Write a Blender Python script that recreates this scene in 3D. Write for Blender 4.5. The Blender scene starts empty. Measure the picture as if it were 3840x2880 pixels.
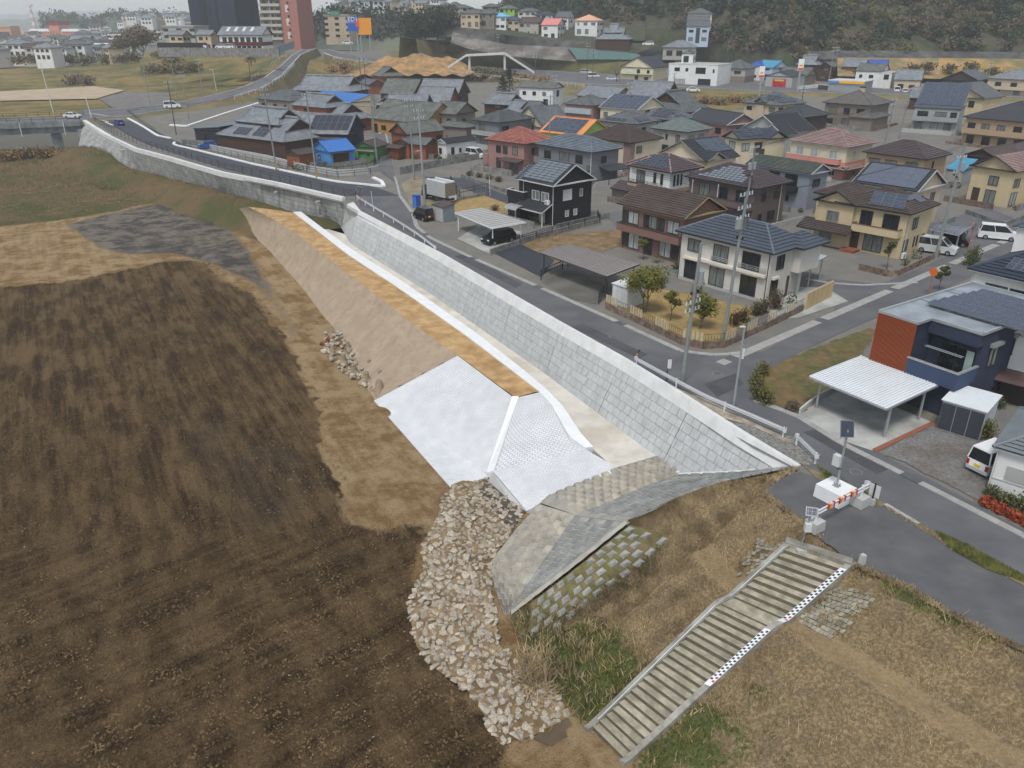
import bpy,bmesh,math,random
import numpy as np
from mathutils import Vector,Matrix
VV = Vector
random.seed(7); rng = np.random.default_rng(7)
SC = bpy.context.scene
COL = SC.collection
# ------------------------------------------------------------------ camera, sky, sun, exposure
FPX,VH,CAMH = 2950.0,70.0,26.0
TH = math.atan((1440 - VH) / FPX)
cam = bpy.data.cameras.new('camera'); camo = bpy.data.objects.new('camera',cam); COL.objects.link(camo)
cam.sensor_width = 36; cam.lens = 36 * FPX / 3840; cam.clip_start = .5; cam.clip_end = 20000
camo.location = (0,0,CAMH); camo.rotation_euler = (math.pi / 2 - TH,0,0)
SC.camera = camo
W = bpy.data.worlds.new('World'); SC.world = W; W.use_nodes = True
wn,wl = W.node_tree.nodes,W.node_tree.links
bg = wn['Background']; sk = wn.new('ShaderNodeTexSky'); sk.sky_type = 'NISHITA'; sk.sun_disc = False
SUN_EL,SUN_AZ = math.radians(62),math.radians(200)
sk.sun_elevation = SUN_EL; sk.sun_rotation = SUN_AZ; sk.air_density = 1.0; sk.dust_density = 1.0; sk.ozone_density = 1.0
hs = wn.new('ShaderNodeHueSaturation'); hs.inputs['Saturation'].default_value = .5
wl.new(sk.outputs[0],hs.inputs['Color']); tn = wn.new('ShaderNodeMix'); tn.data_type = 'RGBA'; tn.blend_type = 'MULTIPLY'; tn.inputs[0].default_value = 1; tn.inputs[7].default_value = (1.0,1.0,.98,1); wl.new(hs.outputs[0],tn.inputs[6]); wl.new(tn.outputs[2],bg.inputs[0]); bg.inputs[1].default_value = .1
sl = bpy.data.lights.new('sun','SUN'); so = bpy.data.objects.new('sun',sl); COL.objects.link(so)
sl.energy = 1.5; sl.angle = math.radians(16); sl.color = (1,.98,.95)
so.rotation_euler = (math.pi / 2 - SUN_EL,0,math.pi - SUN_AZ)
VS = SC.view_settings; VS.view_transform = 'Standard'; VS.look = 'None'; VS.gamma = 1; VS.exposure = .62; VS.use_curve_mapping = False
SC.cycles.use_denoising = True; SC.cycles.adaptive_threshold = .03; SC.cycles.max_bounces = 4; SC.cycles.diffuse_bounces = 1; SC.cycles.glossy_bounces = 2
SC.cycles.volume_bounces = 1; SC.cycles.transparent_max_bounces = 6
# ------------------------------------------------------------------ where things stand
CT,ST = math.cos(TH),math.sin(TH)
def at(u,v,z=0.0):
 x,y = (u - 1920) / FPX,(1440 - v) / FPX
 dz = -ST + y * CT
 t = (z - CAMH) / dz
 return VV((x * t,(CT + y * ST) * t,z))
def atd(u,v,Y):
 x,y = (u - 1920) / FPX,(1440 - v) / FPX
 t = Y / (CT + y * ST)
 return VV((x * t,Y,CAMH + (-ST + y * CT) * t))
CROPS = {'c1': (0,0,.5877),'c2': (900,0,.5877),'c3': (1900,0,.4973),'c4': (2800,0,.4702),'m1': (1400,500,.4521),
         'm2': (2200,450,.4069),'m3': (2950,500,.4024),'m4': (2000,900,.5425),'m5': (2700,1000,.5154),'m6': (2800,1400,.4822),
         'n1': (0,400,.5425),'n2': (900,1000,.5424),'n3': (1500,1700,.5425),'n4': (2400,1900,.651),'n5': (1400,2300,.4973),
         'k1': (1150,700,.29385),'k2': (1800,1400,.40687),'k3': (2350,1350,.33906),'k4': (1300,250,.3315),'q3': (3200,1000,.3013),'q2': (2500,850,.2712),'q5': (1800,600,.226),'q6': (3350,850,.2215),'p': (0,0,1)}
def c(k,x,y):
 a = CROPS[k]; return (a[0] + x * a[2],a[1] + y * a[2])
def cat(k,x,y,z=0.0): return at(*c(k,x,y),z)
# lower ground behind the river front: heights read from the sizes of the things on it
CTRL = [(330,450,1),(520,415,1),(0,430,1.5),(0,330,2),(300,300,2),(600,300,3),(700,400,1.5),(100,240,2),(815,185,12.5),(1000,190,12.5),(620,180,11),
  (700,250,7),(600,230,5),(450,230,3),(850,300,4),(900,345,3.4),(1060,270,7),(1120,210,11.5),(1180,330,2.4),(1250,300,3),(1400,300,3.5),(1200,230,9),
  (1300,215,9.6),(1500,235,7.6),(1700,255,6),(2000,275,5),(2200,310,4.6),(1400,370,2),(1350,450,.8),(1000,420,1.2),(800,480,.4),(1800,340,2.6),
  (2100,370,2.6),(2400,400,2.2),(2700,370,3.2),(3000,360,3.6),(3500,380,3.2),(3800,420,2.6),(2600,310,5),(3000,300,5.6),(3400,300,6),(3840,300,6.6),
  (2450,230,8.5),(2700,200,11),(1500,200,8.5),(2100,228,6.6),(2900,220,9),(3500,235,9)]
_P = np.array([at(*q)[:] for q in CTRL] + [(-40,130,0),(40,130,0),(120,130,0),(0,100,0),(-100,170,0),(200,150,0),(60,170,.6),(110,190,1.2),
              (0,900,2),(-600,900,0),(700,900,10),(-300,500,5),(-600,500,1)])
_D = np.linalg.norm(_P[:,None,:2] - _P[None,:,:2],axis=2)
_Wt = np.linalg.solve(_D + np.eye(len(_P)) * .5,_P[:,2])
def TT(X,Y):
 X = np.asarray(X,float); Y = np.asarray(Y,float)
 d = np.sqrt((X[...,None] - _P[:,0]) ** 2 + (Y[...,None] - _P[:,1]) ** 2)
 z = np.clip(d @ _Wt,0,16)
 k = np.clip((Y - 125) / 50,0,1); k = k * k * (3 - 2 * k)
 f = np.clip((900 - Y) / 350,0,1)
 return z * k * f
def T(x,y): return float(TT(np.array([x]),np.array([y]))[0])
def atT(u,v,h=0.0,zmax=None):
 z = h
 for i in range(14):
  p = at(u,v,min(z,23)); z = z * .4 + .6 * (T(p.x,p.y) + h)
 return at(u,v,min(z,23))
# ------------------------------------------------------------------ mesh building
class MB:
 def __init__(s): s.v = []; s.f = []; s.m = []
 def add(s,vs,fs,m=0):
  o = len(s.v); s.v += [tuple(x) for x in vs]; s.f += [tuple(o + i for i in f) for f in fs]; s.m += [m] * len(fs); return s
 def quad(s,*p,m=0): return s.add(p,[tuple(range(len(p)))],m)
 def box(s,x,y,z,sx,sy,sz,rz=0,m=0,bev=0):
  a,b = sx / 2,sy / 2; cr,sr = math.cos(rz),math.sin(rz); vs = []
  for zz,k in ((z,0),(z + sz,bev)):
   for dx,dy in ((-a + k,-b + k),(a - k,-b + k),(a - k,b - k),(-a + k,b - k)):
    vs.append((x + dx * cr - dy * sr,y + dx * sr + dy * cr,zz))
  return s.add(vs,[(3,2,1,0),(4,5,6,7),(0,1,5,4),(1,2,6,5),(2,3,7,6),(3,0,4,7)],m)
 def prism(s,pts,z0,z1,m=0):
  n = len(pts)
  a0 = z0 if hasattr(z0,'__len__') else [z0] * n; a1 = z1 if hasattr(z1,'__len__') else [z1] * n
  ar = sum(pts[i][0] * pts[(i + 1) % n][1] - pts[(i + 1) % n][0] * pts[i][1] for i in range(n))
  if ar < 0: pts = pts[::-1]; a0 = list(a0)[::-1]; a1 = list(a1)[::-1]
  vs = [(p[0],p[1],a0[i]) for i,p in enumerate(pts)] + [(p[0],p[1],a1[i]) for i,p in enumerate(pts)]
  return s.add(vs,[tuple(range(n - 1,-1,-1)),tuple(range(n,2 * n))] + [(i,(i + 1) % n,n + (i + 1) % n,n + i) for i in range(n)],m)
 def slab(s,q,th,m=0):
  q = [Vector(p) for p in q]; n = len(q)
  nn = (q[1] - q[0]).cross(q[2] - q[0]).normalized()
  if nn.z < -1e-6: q = q[::-1]; nn = -nn
  b = [p - nn * th for p in q]
  return s.add(q + b,[tuple(range(n)),tuple(range(2 * n - 1,n - 1,-1))] + [(i,n + i,n + (i + 1) % n,(i + 1) % n) for i in range(n)],m)
 def tube(s,p0,p1,r0,r1=None,n=6,m=0,cap=True):
  p0,p1 = Vector(p0),Vector(p1); r1 = r0 if r1 is None else r1
  d = (p1 - p0); d = d.normalized() if d.length > 1e-9 else VV((0,0,1))
  a = d.orthogonal().normalized(); b = d.cross(a); vs = []
  for p,r in ((p0,r0),(p1,r1)):
   for i in range(n):
    t = 2 * math.pi * i / n; vs.append(p + (a * math.cos(t) + b * math.sin(t)) * r)
  fs = [(i,(i + 1) % n,n + (i + 1) % n,n + i) for i in range(n)]
  if cap: fs += [tuple(range(n - 1,-1,-1)),tuple(range(n,2 * n))]
  return s.add(vs,fs,m)
 def path(s,pts,r,n=5,m=0):
  for a,b in zip(pts[:-1],pts[1:]): s.tube(a,b,r,r,n,m)
  return s
 def ball(s,p,r,m=0,sub=1,sq=(1,1,1),jit=0):
  bm = bmesh.new(); bmesh.ops.create_icosphere(bm,subdivisions=sub,radius=1)
  vs = [(p[0] + v.co.x * r * sq[0] * (1 + random.uniform(-jit,jit)),p[1] + v.co.y * r * sq[1] * (1 + random.uniform(-jit,jit)),p[2] + v.co.z * r * sq[2] * (1 + random.uniform(-jit,jit))) for v in bm.verts]
  fs = [[v.index for v in f.verts] for f in bm.faces]; bm.free(); return s.add(vs,fs,m)
 def mesh(s,name,mats,smooth=False):
  me = bpy.data.meshes.new(name); me.from_pydata(s.v,[],s.f); me.update()
  for mm in (mats if isinstance(mats,(list,tuple)) else [mats]): me.materials.append(mm)
  if isinstance(mats,(list,tuple)) and len(mats) > 1: me.polygons.foreach_set('material_index',s.m)
  if smooth: me.polygons.foreach_set('use_smooth',[True] * len(me.polygons))
  return me
 def build(s,name,mats,parent=None,smooth=False,**k): return link(name,s.mesh(name,mats,smooth),parent,**k)
def tag(o,label=None,cat=None,group=None,kind=None):
 if label: o['label'] = label
 if cat: o['category'] = cat
 if group: o['group'] = group
 if kind: o['kind'] = kind
 return o
def link(name,data,parent=None,loc=None,rz=None,label=None,cat=None,group=None,kind=None,mw=None):
 o = bpy.data.objects.new(name,data); COL.objects.link(o)
 if parent is not None: o.parent = parent
 if loc is not None: o.location = loc
 if rz is not None: o.rotation_euler = (0,0,rz)
 if mw is not None: o.matrix_basis = mw
 return tag(o,label,cat,group,kind)
def thing(name,label,cat,loc=(0,0,0),rz=0,group=None):
 o = bpy.data.objects.new(name,None); COL.objects.link(o); o.location = loc; o.rotation_euler = (0,0,rz); o.empty_display_size = .2
 return tag(o,label,cat,group)
# ------------------------------------------------------------------ materials
_M = {}
def node(nt,t,**k):
 n = nt.nodes.new(t)
 for a,b in k.items(): setattr(n,a,b)
 return n
def mat(name,col,rough=.8,var=.12,sc=1.5,bump=0.,bsc=20.,col2=None,csc=.4,cw=(.4,.6),metal=0.,spec=.4,stretch=(1,1,1),streak=None):
 if name in _M: return _M[name]
 m = bpy.data.materials.new(name); m.use_nodes = True; nt = m.node_tree; L = nt.links
 b = nt.nodes['Principled BSDF']; b.inputs['Roughness'].default_value = rough; b.inputs['Metallic'].default_value = metal
 b.inputs['Specular IOR Level'].default_value = spec
 tc = node(nt,'ShaderNodeTexCoord'); mp = node(nt,'ShaderNodeMapping'); mp.inputs['Scale'].default_value = stretch
 L.new(tc.outputs['Object'],mp.inputs[0]); co = mp.outputs[0]
 cur = None
 rgb = node(nt,'ShaderNodeRGB'); rgb.outputs[0].default_value = (*col,1); cur = rgb.outputs[0]
 if col2 is not None:
  n2 = node(nt,'ShaderNodeTexNoise'); n2.inputs['Scale'].default_value = csc; n2.inputs['Detail'].default_value = 4; n2.inputs['Roughness'].default_value = .62
  L.new(co,n2.inputs['Vector'])
  rp = node(nt,'ShaderNodeMapRange'); rp.inputs[1].default_value = cw[0]; rp.inputs[2].default_value = cw[1]; L.new(n2.outputs[0],rp.inputs[0])
  mx = node(nt,'ShaderNodeMix',data_type='RGBA'); L.new(rp.outputs[0],mx.inputs[0]); L.new(cur,mx.inputs[6]); mx.inputs[7].default_value = (*col2,1); cur = mx.outputs[2]
 if streak is not None:
  ms = node(nt,'ShaderNodeMapping'); ms.inputs['Scale'].default_value = (streak[1],streak[1],.12); L.new(tc.outputs['Object'],ms.inputs[0])
  n3 = node(nt,'ShaderNodeTexNoise'); n3.inputs['Scale'].default_value = 1; n3.inputs['Detail'].default_value = 2; L.new(ms.outputs[0],n3.inputs['Vector'])
  r3 = node(nt,'ShaderNodeMapRange'); r3.inputs[1].default_value = .5; r3.inputs[2].default_value = .75; r3.inputs[4].default_value = streak[0]; L.new(n3.outputs[0],r3.inputs[0])
  m3 = node(nt,'ShaderNodeMix',data_type='RGBA'); L.new(r3.outputs[0],m3.inputs[0]); L.new(cur,m3.inputs[6]); m3.inputs[7].default_value = (*[x * .3 for x in col],1); cur = m3.outputs[2]
 if var:
  n1 = node(nt,'ShaderNodeTexNoise'); n1.inputs['Scale'].default_value = sc; n1.inputs['Detail'].default_value = 3; L.new(co,n1.inputs['Vector'])
  r1 = node(nt,'ShaderNodeMapRange'); r1.inputs[1].default_value = .3; r1.inputs[2].default_value = .7; r1.inputs[3].default_value = 1 - var; r1.inputs[4].default_value = 1 + var
  L.new(n1.outputs[0],r1.inputs[0])
  oi = node(nt,'ShaderNodeObjectInfo'); rr = node(nt,'ShaderNodeMapRange'); rr.inputs[3].default_value = 1 - var * .45; rr.inputs[4].default_value = 1 + var * .45; L.new(oi.outputs['Random'],rr.inputs[0])
  mu = node(nt,'ShaderNodeMath',operation='MULTIPLY'); L.new(r1.outputs[0],mu.inputs[0]); L.new(rr.outputs[0],mu.inputs[1])
  vm = node(nt,'ShaderNodeVectorMath',operation='SCALE'); L.new(cur,vm.inputs[0]); L.new(mu.outputs[0],vm.inputs['Scale']); cur = vm.outputs[0]
 L.new(cur,b.inputs['Base Color'])
 if bump:
  n4 = node(nt,'ShaderNodeTexNoise'); n4.inputs['Scale'].default_value = bsc; n4.inputs['Detail'].default_value = 2; L.new(co,n4.inputs['Vector'])
  bp = node(nt,'ShaderNodeBump'); bp.inputs['Strength'].default_value = min(1,bump); bp.inputs['Distance'].default_value = .05; L.new(n4.outputs[0],bp.inputs['Height']); L.new(bp.outputs[0],b.inputs['Normal'])
 _M[name] = m; return m
def s2l(*c): return tuple(((x / 255) / 12.92 if x / 255 < .04045 else ((x / 255 + .055) / 1.055) ** 2.4) for x in c)
# ------------------------------------------------------------------ the ground: river field
FZ,DZ,CZ = -7.0,-3.0,-4.2
def inside(X,Y,poly):
 r = np.zeros(X.shape,bool); n = len(poly)
 for i in range(n):
  x0,y0 = poly[i][0],poly[i][1]; x1,y1 = poly[(i + 1) % n][0],poly[(i + 1) % n][1]
  cnd = ((y0 > Y) != (y1 > Y)); r ^= cnd & (X < (x1 - x0) * (Y - y0) / ((y1 - y0) if y1 != y0 else 1e-9) + x0)
 return r
def pdist(X,Y,pl):
 best = np.full(X.shape,1e9); pos = np.zeros(X.shape)
 for i in range(len(pl) - 1):
  ax,ay = pl[i][0],pl[i][1]; bx,by = pl[i + 1][0] - ax,pl[i + 1][1] - ay
  t = np.clip(((X - ax) * bx + (Y - ay) * by) / (bx * bx + by * by),0,1)
  d = np.hypot(X - ax - t * bx,Y - ay - t * by); k = d < best; best[k] = d[k]; pos[k] = i + t[k]
 return best,pos
def blur(a,n):
 for _ in range(n):
  a = (a + np.roll(a,1,0) + np.roll(a,-1,0) + np.roll(a,1,1) + np.roll(a,-1,1)) / 5
 return a
def grid_mesh(X,Y,Z,keep=None):
 ny,nx = X.shape
 co = np.stack([X,Y,Z],-1).reshape(-1,3); idx = np.arange(ny * nx).reshape(ny,nx)
 q = np.stack([idx[:-1,:-1],idx[:-1,1:],idx[1:,1:],idx[1:,:-1]],-1).reshape(-1,4)
 if keep is not None: q = q[keep.reshape(-1)]
 me = bpy.data.meshes.new('grid'); me.vertices.add(len(co)); me.vertices.foreach_set('co',co.ravel())
 me.loops.add(q.size); me.loops.foreach_set('vertex_index',q.ravel()); me.polygons.add(len(q))
 me.polygons.foreach_set('loop_start',np.arange(0,q.size,4)); me.update(); me.validate()
 me.polygons.foreach_set('use_smooth',np.ones(len(me.polygons),bool))
 return me
def set_mask(me,name,arrs):
 a = me.attributes.new(name,'FLOAT_COLOR','POINT'); z = np.ones((arrs[0].size,4))
 for i,q in enumerate(arrs): z[:,i] = q.ravel()
 a.data.foreach_set('color',z.ravel())
W1BASE = [at(*q) for q in ((300,596,-4.8),(504,636,-4.7),(629,666,-4.2),(825,715,-3.6),(1025,770,-3.6),(1118,799,-3.6),(1235,840,-3.9))]
W1TOP = [at(*q) for q in ((310,452,1.3),(390,503,.7),(504,557,.45),(629,590,.4),(825,647,.4),(1025,685,.4),(1200,725,.4),(1306,749,.4))]
gx,gy = np.arange(-175,26,.55),np.arange(14,222,.55)
X,Y = np.meshgrid(gx,gy)
Z = np.full(X.shape,FZ)
d,pos = pdist(X,Y,W1BASE)
hb = np.interp(pos,range(len(W1BASE)),[p.z for p in W1BASE])
bank = np.clip(1 - (d - .6) / 7.5,0,1)
nz = sum(np.sin(X * a + Y * b + p) * s for a,b,p,s in [(.31,.17,1,.05),(.13,-.27,2,.07),(.9,.5,3,.025),(-.6,1.1,5,.025),(1.9,-1.3,2,.02),(1.1,2.3,4,.02)])
Z = np.maximum(Z,FZ + (hb + .05 - FZ) * bank * bank * (3 - 2 * bank))
def hump(u,v,r,h,ry=None):
 p = at(u,v,FZ); return h * np.exp(-((X - p.x) / r) ** 2 - ((Y - p.y) / (ry or r)) ** 2)
Z = Z + hump(330,640,14,2.6,9) + hump(120,660,18,1.2,9) + hump(20,600,16,1.6) + nz * .9
SOILP = [at(u,v,FZ) for u,v in ((-300,1080),(0,1075),(300,1052),(480,1010),(660,972),(770,985),(840,1060),(960,1110),(1010,1200),(1080,1300),(1165,1500),(1200,1600),(1185,1700),(1235,1800),(1290,1930),(1345,1990),(1440,1985),(1570,1960),(1600,2010),(1560,2100),(1545,2230),(1555,2330),(1600,2430),(1700,2560),(1830,2700),(1900,2860),(2000,3000),(-300,3000))]; soil = inside(X,Y,SOILP).astype(float)
grav = inside(X,Y,[at(u,v,FZ) for u,v in ((250,840),(420,800),(560,770),(680,742),(780,775),(850,850),(930,940),(990,1040),(1060,1150),(1150,1290),(1100,1280),(1010,1130),(930,1050),(780,985),(640,950),(480,955),(380,930),(300,880))]).astype(float)
gras = inside(X,Y,[at(u,v,FZ) for u,v in ((-400,870),(0,850),(250,822),(420,795),(560,762),(680,735),(800,775),(900,800),(1100,790),(1200,700),(900,560),(-400,500))]).astype(float)
gras = np.maximum(gras,(bank > .03) * 1.0)
deep = inside(X,Y,[at(u,v,FZ) for u,v in ((620,1580),(700,1480),(860,1560),(1000,1640),(1190,1680),(1200,1850),(1080,1990),(900,2030),(780,1900))]).astype(float)
stre = np.clip((2080 - (1440 + FPX * (-(Y * ST - (CAMH - FZ) * CT)) / (Y * CT + (CAMH - FZ) * ST)) + (CAMH - FZ) * 0) / 120,0,1)
keep = None
FGX,FGY,FGZ = gx,gy,Z; me = grid_mesh(X,Y,Z,keep)
set_mask(me,'zones',[blur(soil,9),blur(grav,9),blur(gras,5)])
set_mask(me,'zones2',[blur(deep,14),blur(stre,6),np.zeros(X.shape)])
def ngroup_noise(nt,co,scale,detail=5,rough=.6,mapping=None,rot=0):
 L = nt.links
 if mapping is not None:
  mp = node(nt,'ShaderNodeMapping'); mp.inputs['Rotation'].default_value = (0,0,-rot);
  m2 = node(nt,'ShaderNodeMapping'); m2.inputs['Scale'].default_value = mapping
  L.new(co,mp.inputs[0]); L.new(mp.outputs[0],m2.inputs[0]); co = m2.outputs[0]
 n = node(nt,'ShaderNodeTexNoise'); n.inputs['Scale'].default_value = scale; n.inputs['Detail'].default_value = detail; n.inputs['Roughness'].default_value = rough
 L.new(co,n.inputs['Vector']); return n.outputs[0]
def ramp(nt,x,a,b,lo=0.,hi=1.):
 r = node(nt,'ShaderNodeMapRange'); r.inputs[1].default_value = a; r.inputs[2].default_value = b; r.inputs[3].default_value = lo; r.inputs[4].default_value = hi
 nt.links.new(x,r.inputs[0]); return r.outputs[0]
def mixc(nt,f,a,b):
 mx = node(nt,'ShaderNodeMix',data_type='RGBA'); L = nt.links
 for k,q in ((0,f),(6,a),(7,b)):
  if isinstance(q,tuple): mx.inputs[k].default_value = (*q,1)
  elif isinstance(q,float): mx.inputs[k].default_value = q
  else: L.new(q,mx.inputs[k])
 return mx.outputs[2]
def mth(nt,op,a,b):
 n = node(nt,'ShaderNodeMath',operation=op)
 for i,q in enumerate((a,b)):
  if isinstance(q,(int,float)): n.inputs[i].default_value = q
  else: nt.links.new(q,n.inputs[i])
 return n.outputs[0]
def shader(name,rough=.95):
 m = bpy.data.materials.new(name); m.use_nodes = True; nt = m.node_tree; b = nt.nodes['Principled BSDF']; b.inputs['Roughness'].default_value = rough; b.inputs['Specular IOR Level'].default_value = .15
 tc = node(nt,'ShaderNodeTexCoord'); return m,nt,b,tc.outputs['Object']
def bumpn(nt,b,h,strength,dist):
 bp = node(nt,'ShaderNodeBump'); bp.inputs['Strength'].default_value = strength; bp.inputs['Distance'].default_value = dist; nt.links.new(h,bp.inputs['Height']); nt.links.new(bp.outputs[0],b.inputs['Normal'])
def attr(nt,name):
 a = node(nt,'ShaderNodeAttribute',attribute_name=name); s = node(nt,'ShaderNodeSeparateColor'); nt.links.new(a.outputs['Color'],s.inputs[0]); return s.outputs
m,nt,b,co = shader('river_field_earth')
z1,z2 = attr(nt,'zones'),attr(nt,'zones2')
nA = ngroup_noise(nt,co,.35,5,.7); edge = ramp(nt,nA,.25,.75,-.42,.42)
edgeS = ramp(nt,ngroup_noise(nt,co,.5,3,.6,(2.2,.25,1),math.radians(29)),.25,.75,-.14,.14)
s1 = ngroup_noise(nt,co,1.,4,.65,(1.25,.09,1),math.radians(29))
s2 = ngroup_noise(nt,co,1.,4,.65,(.07,1.0,1),math.radians(40))
st = node(nt,'ShaderNodeMix'); nt.links.new(z2[1],st.inputs[0]); nt.links.new(s2,st.inputs[2]); nt.links.new(s1,st.inputs[3])
big = ngroup_noise(nt,co,.11,3,.6); mixv = None
fine = ngroup_noise(nt,co,5.,4,.75); grit = ngroup_noise(nt,co,22.,2,.6)
p1 = ramp(nt,ngroup_noise(nt,co,.3,5,.72,(1.4,.5,1),math.radians(29)),.45,.57)
p2 = ramp(nt,st.outputs[0],.42,.58); p3 = ramp(nt,fine,.36,.64)
mixv = mth(nt,'ADD',mth(nt,'MULTIPLY',p1,.42),mth(nt,'ADD',mth(nt,'MULTIPLY',p2,.36),mth(nt,'MULTIPLY',p3,.34)))
soilc = mixc(nt,ramp(nt,mixv,.12,1.0),s2l(62,45,28),s2l(130,107,74))
soilc = mixc(nt,ramp(nt,mth(nt,'ADD',z2[0],edge),.5,1.3,0.,.5),soilc,s2l(72,66,60))
tan = mixc(nt,ramp(nt,mth(nt,'ADD',mth(nt,'MULTIPLY',nA,.75),mth(nt,'MULTIPLY',st.outputs[0],.25)),.42,.56),s2l(148,118,78),s2l(190,162,122))
gravc = mixc(nt,ramp(nt,nA,.42,.58),s2l(86,83,80),s2l(142,132,118))
grasc = mixc(nt,ramp(nt,big,.42,.6),s2l(132,112,80),s2l(98,102,62))
grasc = mixc(nt,ramp(nt,fine,.45,.75,0.,.8),grasc,s2l(92,78,56))
colr = mixc(nt,ramp(nt,mth(nt,'ADD',z1[1],edge),.42,.62),tan,gravc)
colr = mixc(nt,ramp(nt,mth(nt,'ADD',z1[2],edge),.42,.6),colr,grasc)
colr = mixc(nt,ramp(nt,mth(nt,'ADD',mth(nt,'ADD',z1[0],edge),edgeS),.4,.6),colr,soilc)
colr = mixc(nt,ramp(nt,grit,.62,.75,0.,.6),colr,s2l(156,136,104))
colr = mixc(nt,ramp(nt,grit,.3,.45,.8,0.),colr,s2l(44,33,22))
nt.links.new(colr,b.inputs['Base Color'])
hh = mth(nt,'ADD',fine,mth(nt,'MULTIPLY',grit,.5))
bumpn(nt,b,hh,1.,.3)
me.materials.append(m); link('river_field',me,kind='structure')
# ------------------------------------------------------------------ town ground sheet
XL = [(10,36),(18,30),(27.27,23.2),(31.7,19.9),(36.5,16.7),(40.6,15.2),(43,18.2),(46.4,15.9),(54.9,12.1),(68.4,4.6),(90.9,-8.0),(118.8,-25.1),(123.6,-26.5),(136.7,-41.8),(148,-53.6),(168.8,-73.1),(199,-98.8),(222,-113),(226,-300),(240,-900)]
rows = np.concatenate([np.arange(10,60,1.),np.arange(60,130,1.5),130 * 1.02 ** np.arange(0,215)])
nx = 150; tt = np.linspace(0,1,nx)
yl = np.array([p[0] for p in XL]); xl = np.array([p[1] for p in XL])
X = np.zeros((len(rows),nx)); Y = np.repeat(rows[:,None],nx,1)
for i,y in enumerate(rows):
 x0 = np.interp(y,yl,xl) if y < 226 else max(-1.1 * y - 60,-9000); x1 = 1.0 * y + 60; X[i] = x0 + (x1 - x0) * (tt if y > 226 else tt ** 1.4)
Z = TT(X,Y) - .03
Z = Z - np.clip((Y - 1200) / 800,0,1) * 4
me = grid_mesh(X,Y,Z)
grs = np.zeros(X.shape)
PX = 1920 + FPX * X / (Y * CT - (Z - CAMH) * ST); PY = 1440 - FPX * (Y * ST + (Z - CAMH) * CT) / (Y * CT - (Z - CAMH) * ST)
for poly in (((-500,235),(0,232),(300,250),(420,225),(560,195),(640,180),(1050,186),(1090,215),(960,330),(700,385),(640,420),(0,440),(-500,450)),((1130,345),(1120,250),(1180,215),(1500,245),(1900,262),(2150,300),(2230,360),(2130,370),(2050,300),(1830,290),(1560,290),(1400,330),(1330,290),(1200,350)),((2400,330),(2900,350),(3000,385),(2900,400),(2700,420),(2500,370)),((3100,200),(3840,200),(3840,260),(3100,250)),((1450,200),(1400,150),(1700,150),(2050,228),(1900,240),(1500,235))):
 grs = np.maximum(grs,inside(PX,PY,poly) * ((Y > 150) & (Y < 900)))
far = np.clip((Y - 550) / 200,0,1)
set_mask(me,'zones',[blur(grs,2),far,np.zeros(X.shape)])
m,nt,b,co = shader('town_ground_mix')
z1 = attr(nt,'zones'); edge = ramp(nt,ngroup_noise(nt,co,.12,3,.7),.25,.75,-.35,.35)
base = mixc(nt,ramp(nt,ngroup_noise(nt,co,.25,4,.65),.4,.62),s2l(110,109,107),s2l(124,119,108))
base = mixc(nt,ramp(nt,ngroup_noise(nt,co,9.,4,.7),.5,.75,0.,.5),base,s2l(160,152,138))
gr = mixc(nt,ramp(nt,ngroup_noise(nt,co,.07,4,.7),.42,.6),s2l(136,118,76),s2l(88,92,54))
gr = mixc(nt,ramp(nt,ngroup_noise(nt,co,.5,4,.7),.48,.7,0.,.7),gr,s2l(92,74,50))
farc = mixc(nt,ramp(nt,ngroup_noise(nt,co,.012,5,.7),.42,.6),s2l(96,104,88),s2l(130,126,120))
colr = mixc(nt,z1[1],base,farc)
colr = mixc(nt,ramp(nt,mth(nt,'ADD',z1[0],edge),.4,.6),colr,gr)
nt.links.new(colr,b.inputs['Base Color']); pass
me.materials.append(m); link('town_ground',me,kind='structure')
# ------------------------------------------------------------------ shared materials of the river works
M_CONC = mat('concrete_new',(.50,.50,.475),.85,.07,.8,.25,30,col2=(.42,.42,.4),csc=.5)
M_COPE = mat('concrete_coping',(.70,.70,.68),.85,.05,.6,.2,30,col2=(.64,.64,.62),csc=.7,streak=(.12,3.))
M_BLK = mat('precast_block',(.47,.48,.47),.88,.07,1.2,.4,14,col2=(.52,.53,.52),csc=.9,streak=(.22,2.5))
M_JNT = mat('block_joint',(.24,.245,.24),.95,.2,2)
M_W1 = mat('split_face_block',(.36,.365,.345),.95,.18,1.0,1.,6,col2=(.27,.27,.255),csc=.35,streak=(.45,1.2))
M_FLOOR = mat('channel_floor',(.66,.62,.54),.8,.08,.7,.15,20,col2=(.55,.50,.41),csc=.16,cw=(.5,.6))
M_WHITE = mat('revetment_white',(.70,.705,.71),.85,.05,1.2,.2,25,col2=(.64,.65,.66),csc=.5)
M_WHJ = mat('revetment_joint',(.46,.47,.48),.9,.08,2)
M_CURB = mat('curb_white',(.78,.78,.765),.8,.05,1,.15,30)
M_TANB = mat('crest_tan_earth',s2l(182,150,106),.95,.2,.8,.8,9,col2=s2l(160,126,82),csc=.5)
M_SLOPE = mat('bank_grey_earth',s2l(166,148,126),.95,.1,.6,.6,5,col2=s2l(146,128,106),csc=1.2,cw=(.45,.7))
M_OLD = mat('old_concrete_tan',(.40,.36,.29),.9,.2,1.3,.5,14,col2=(.33,.305,.26),csc=.5)
M_OLDG = mat('old_concrete_grey',(.30,.30,.28),.9,.2,1.3,.5,14,col2=(.22,.225,.21),csc=.6)
M_OLDP = mat('old_concrete_plain',(.40,.37,.31),.9,.15,1.3,.4,14,col2=(.33,.32,.28),csc=.5)
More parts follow.
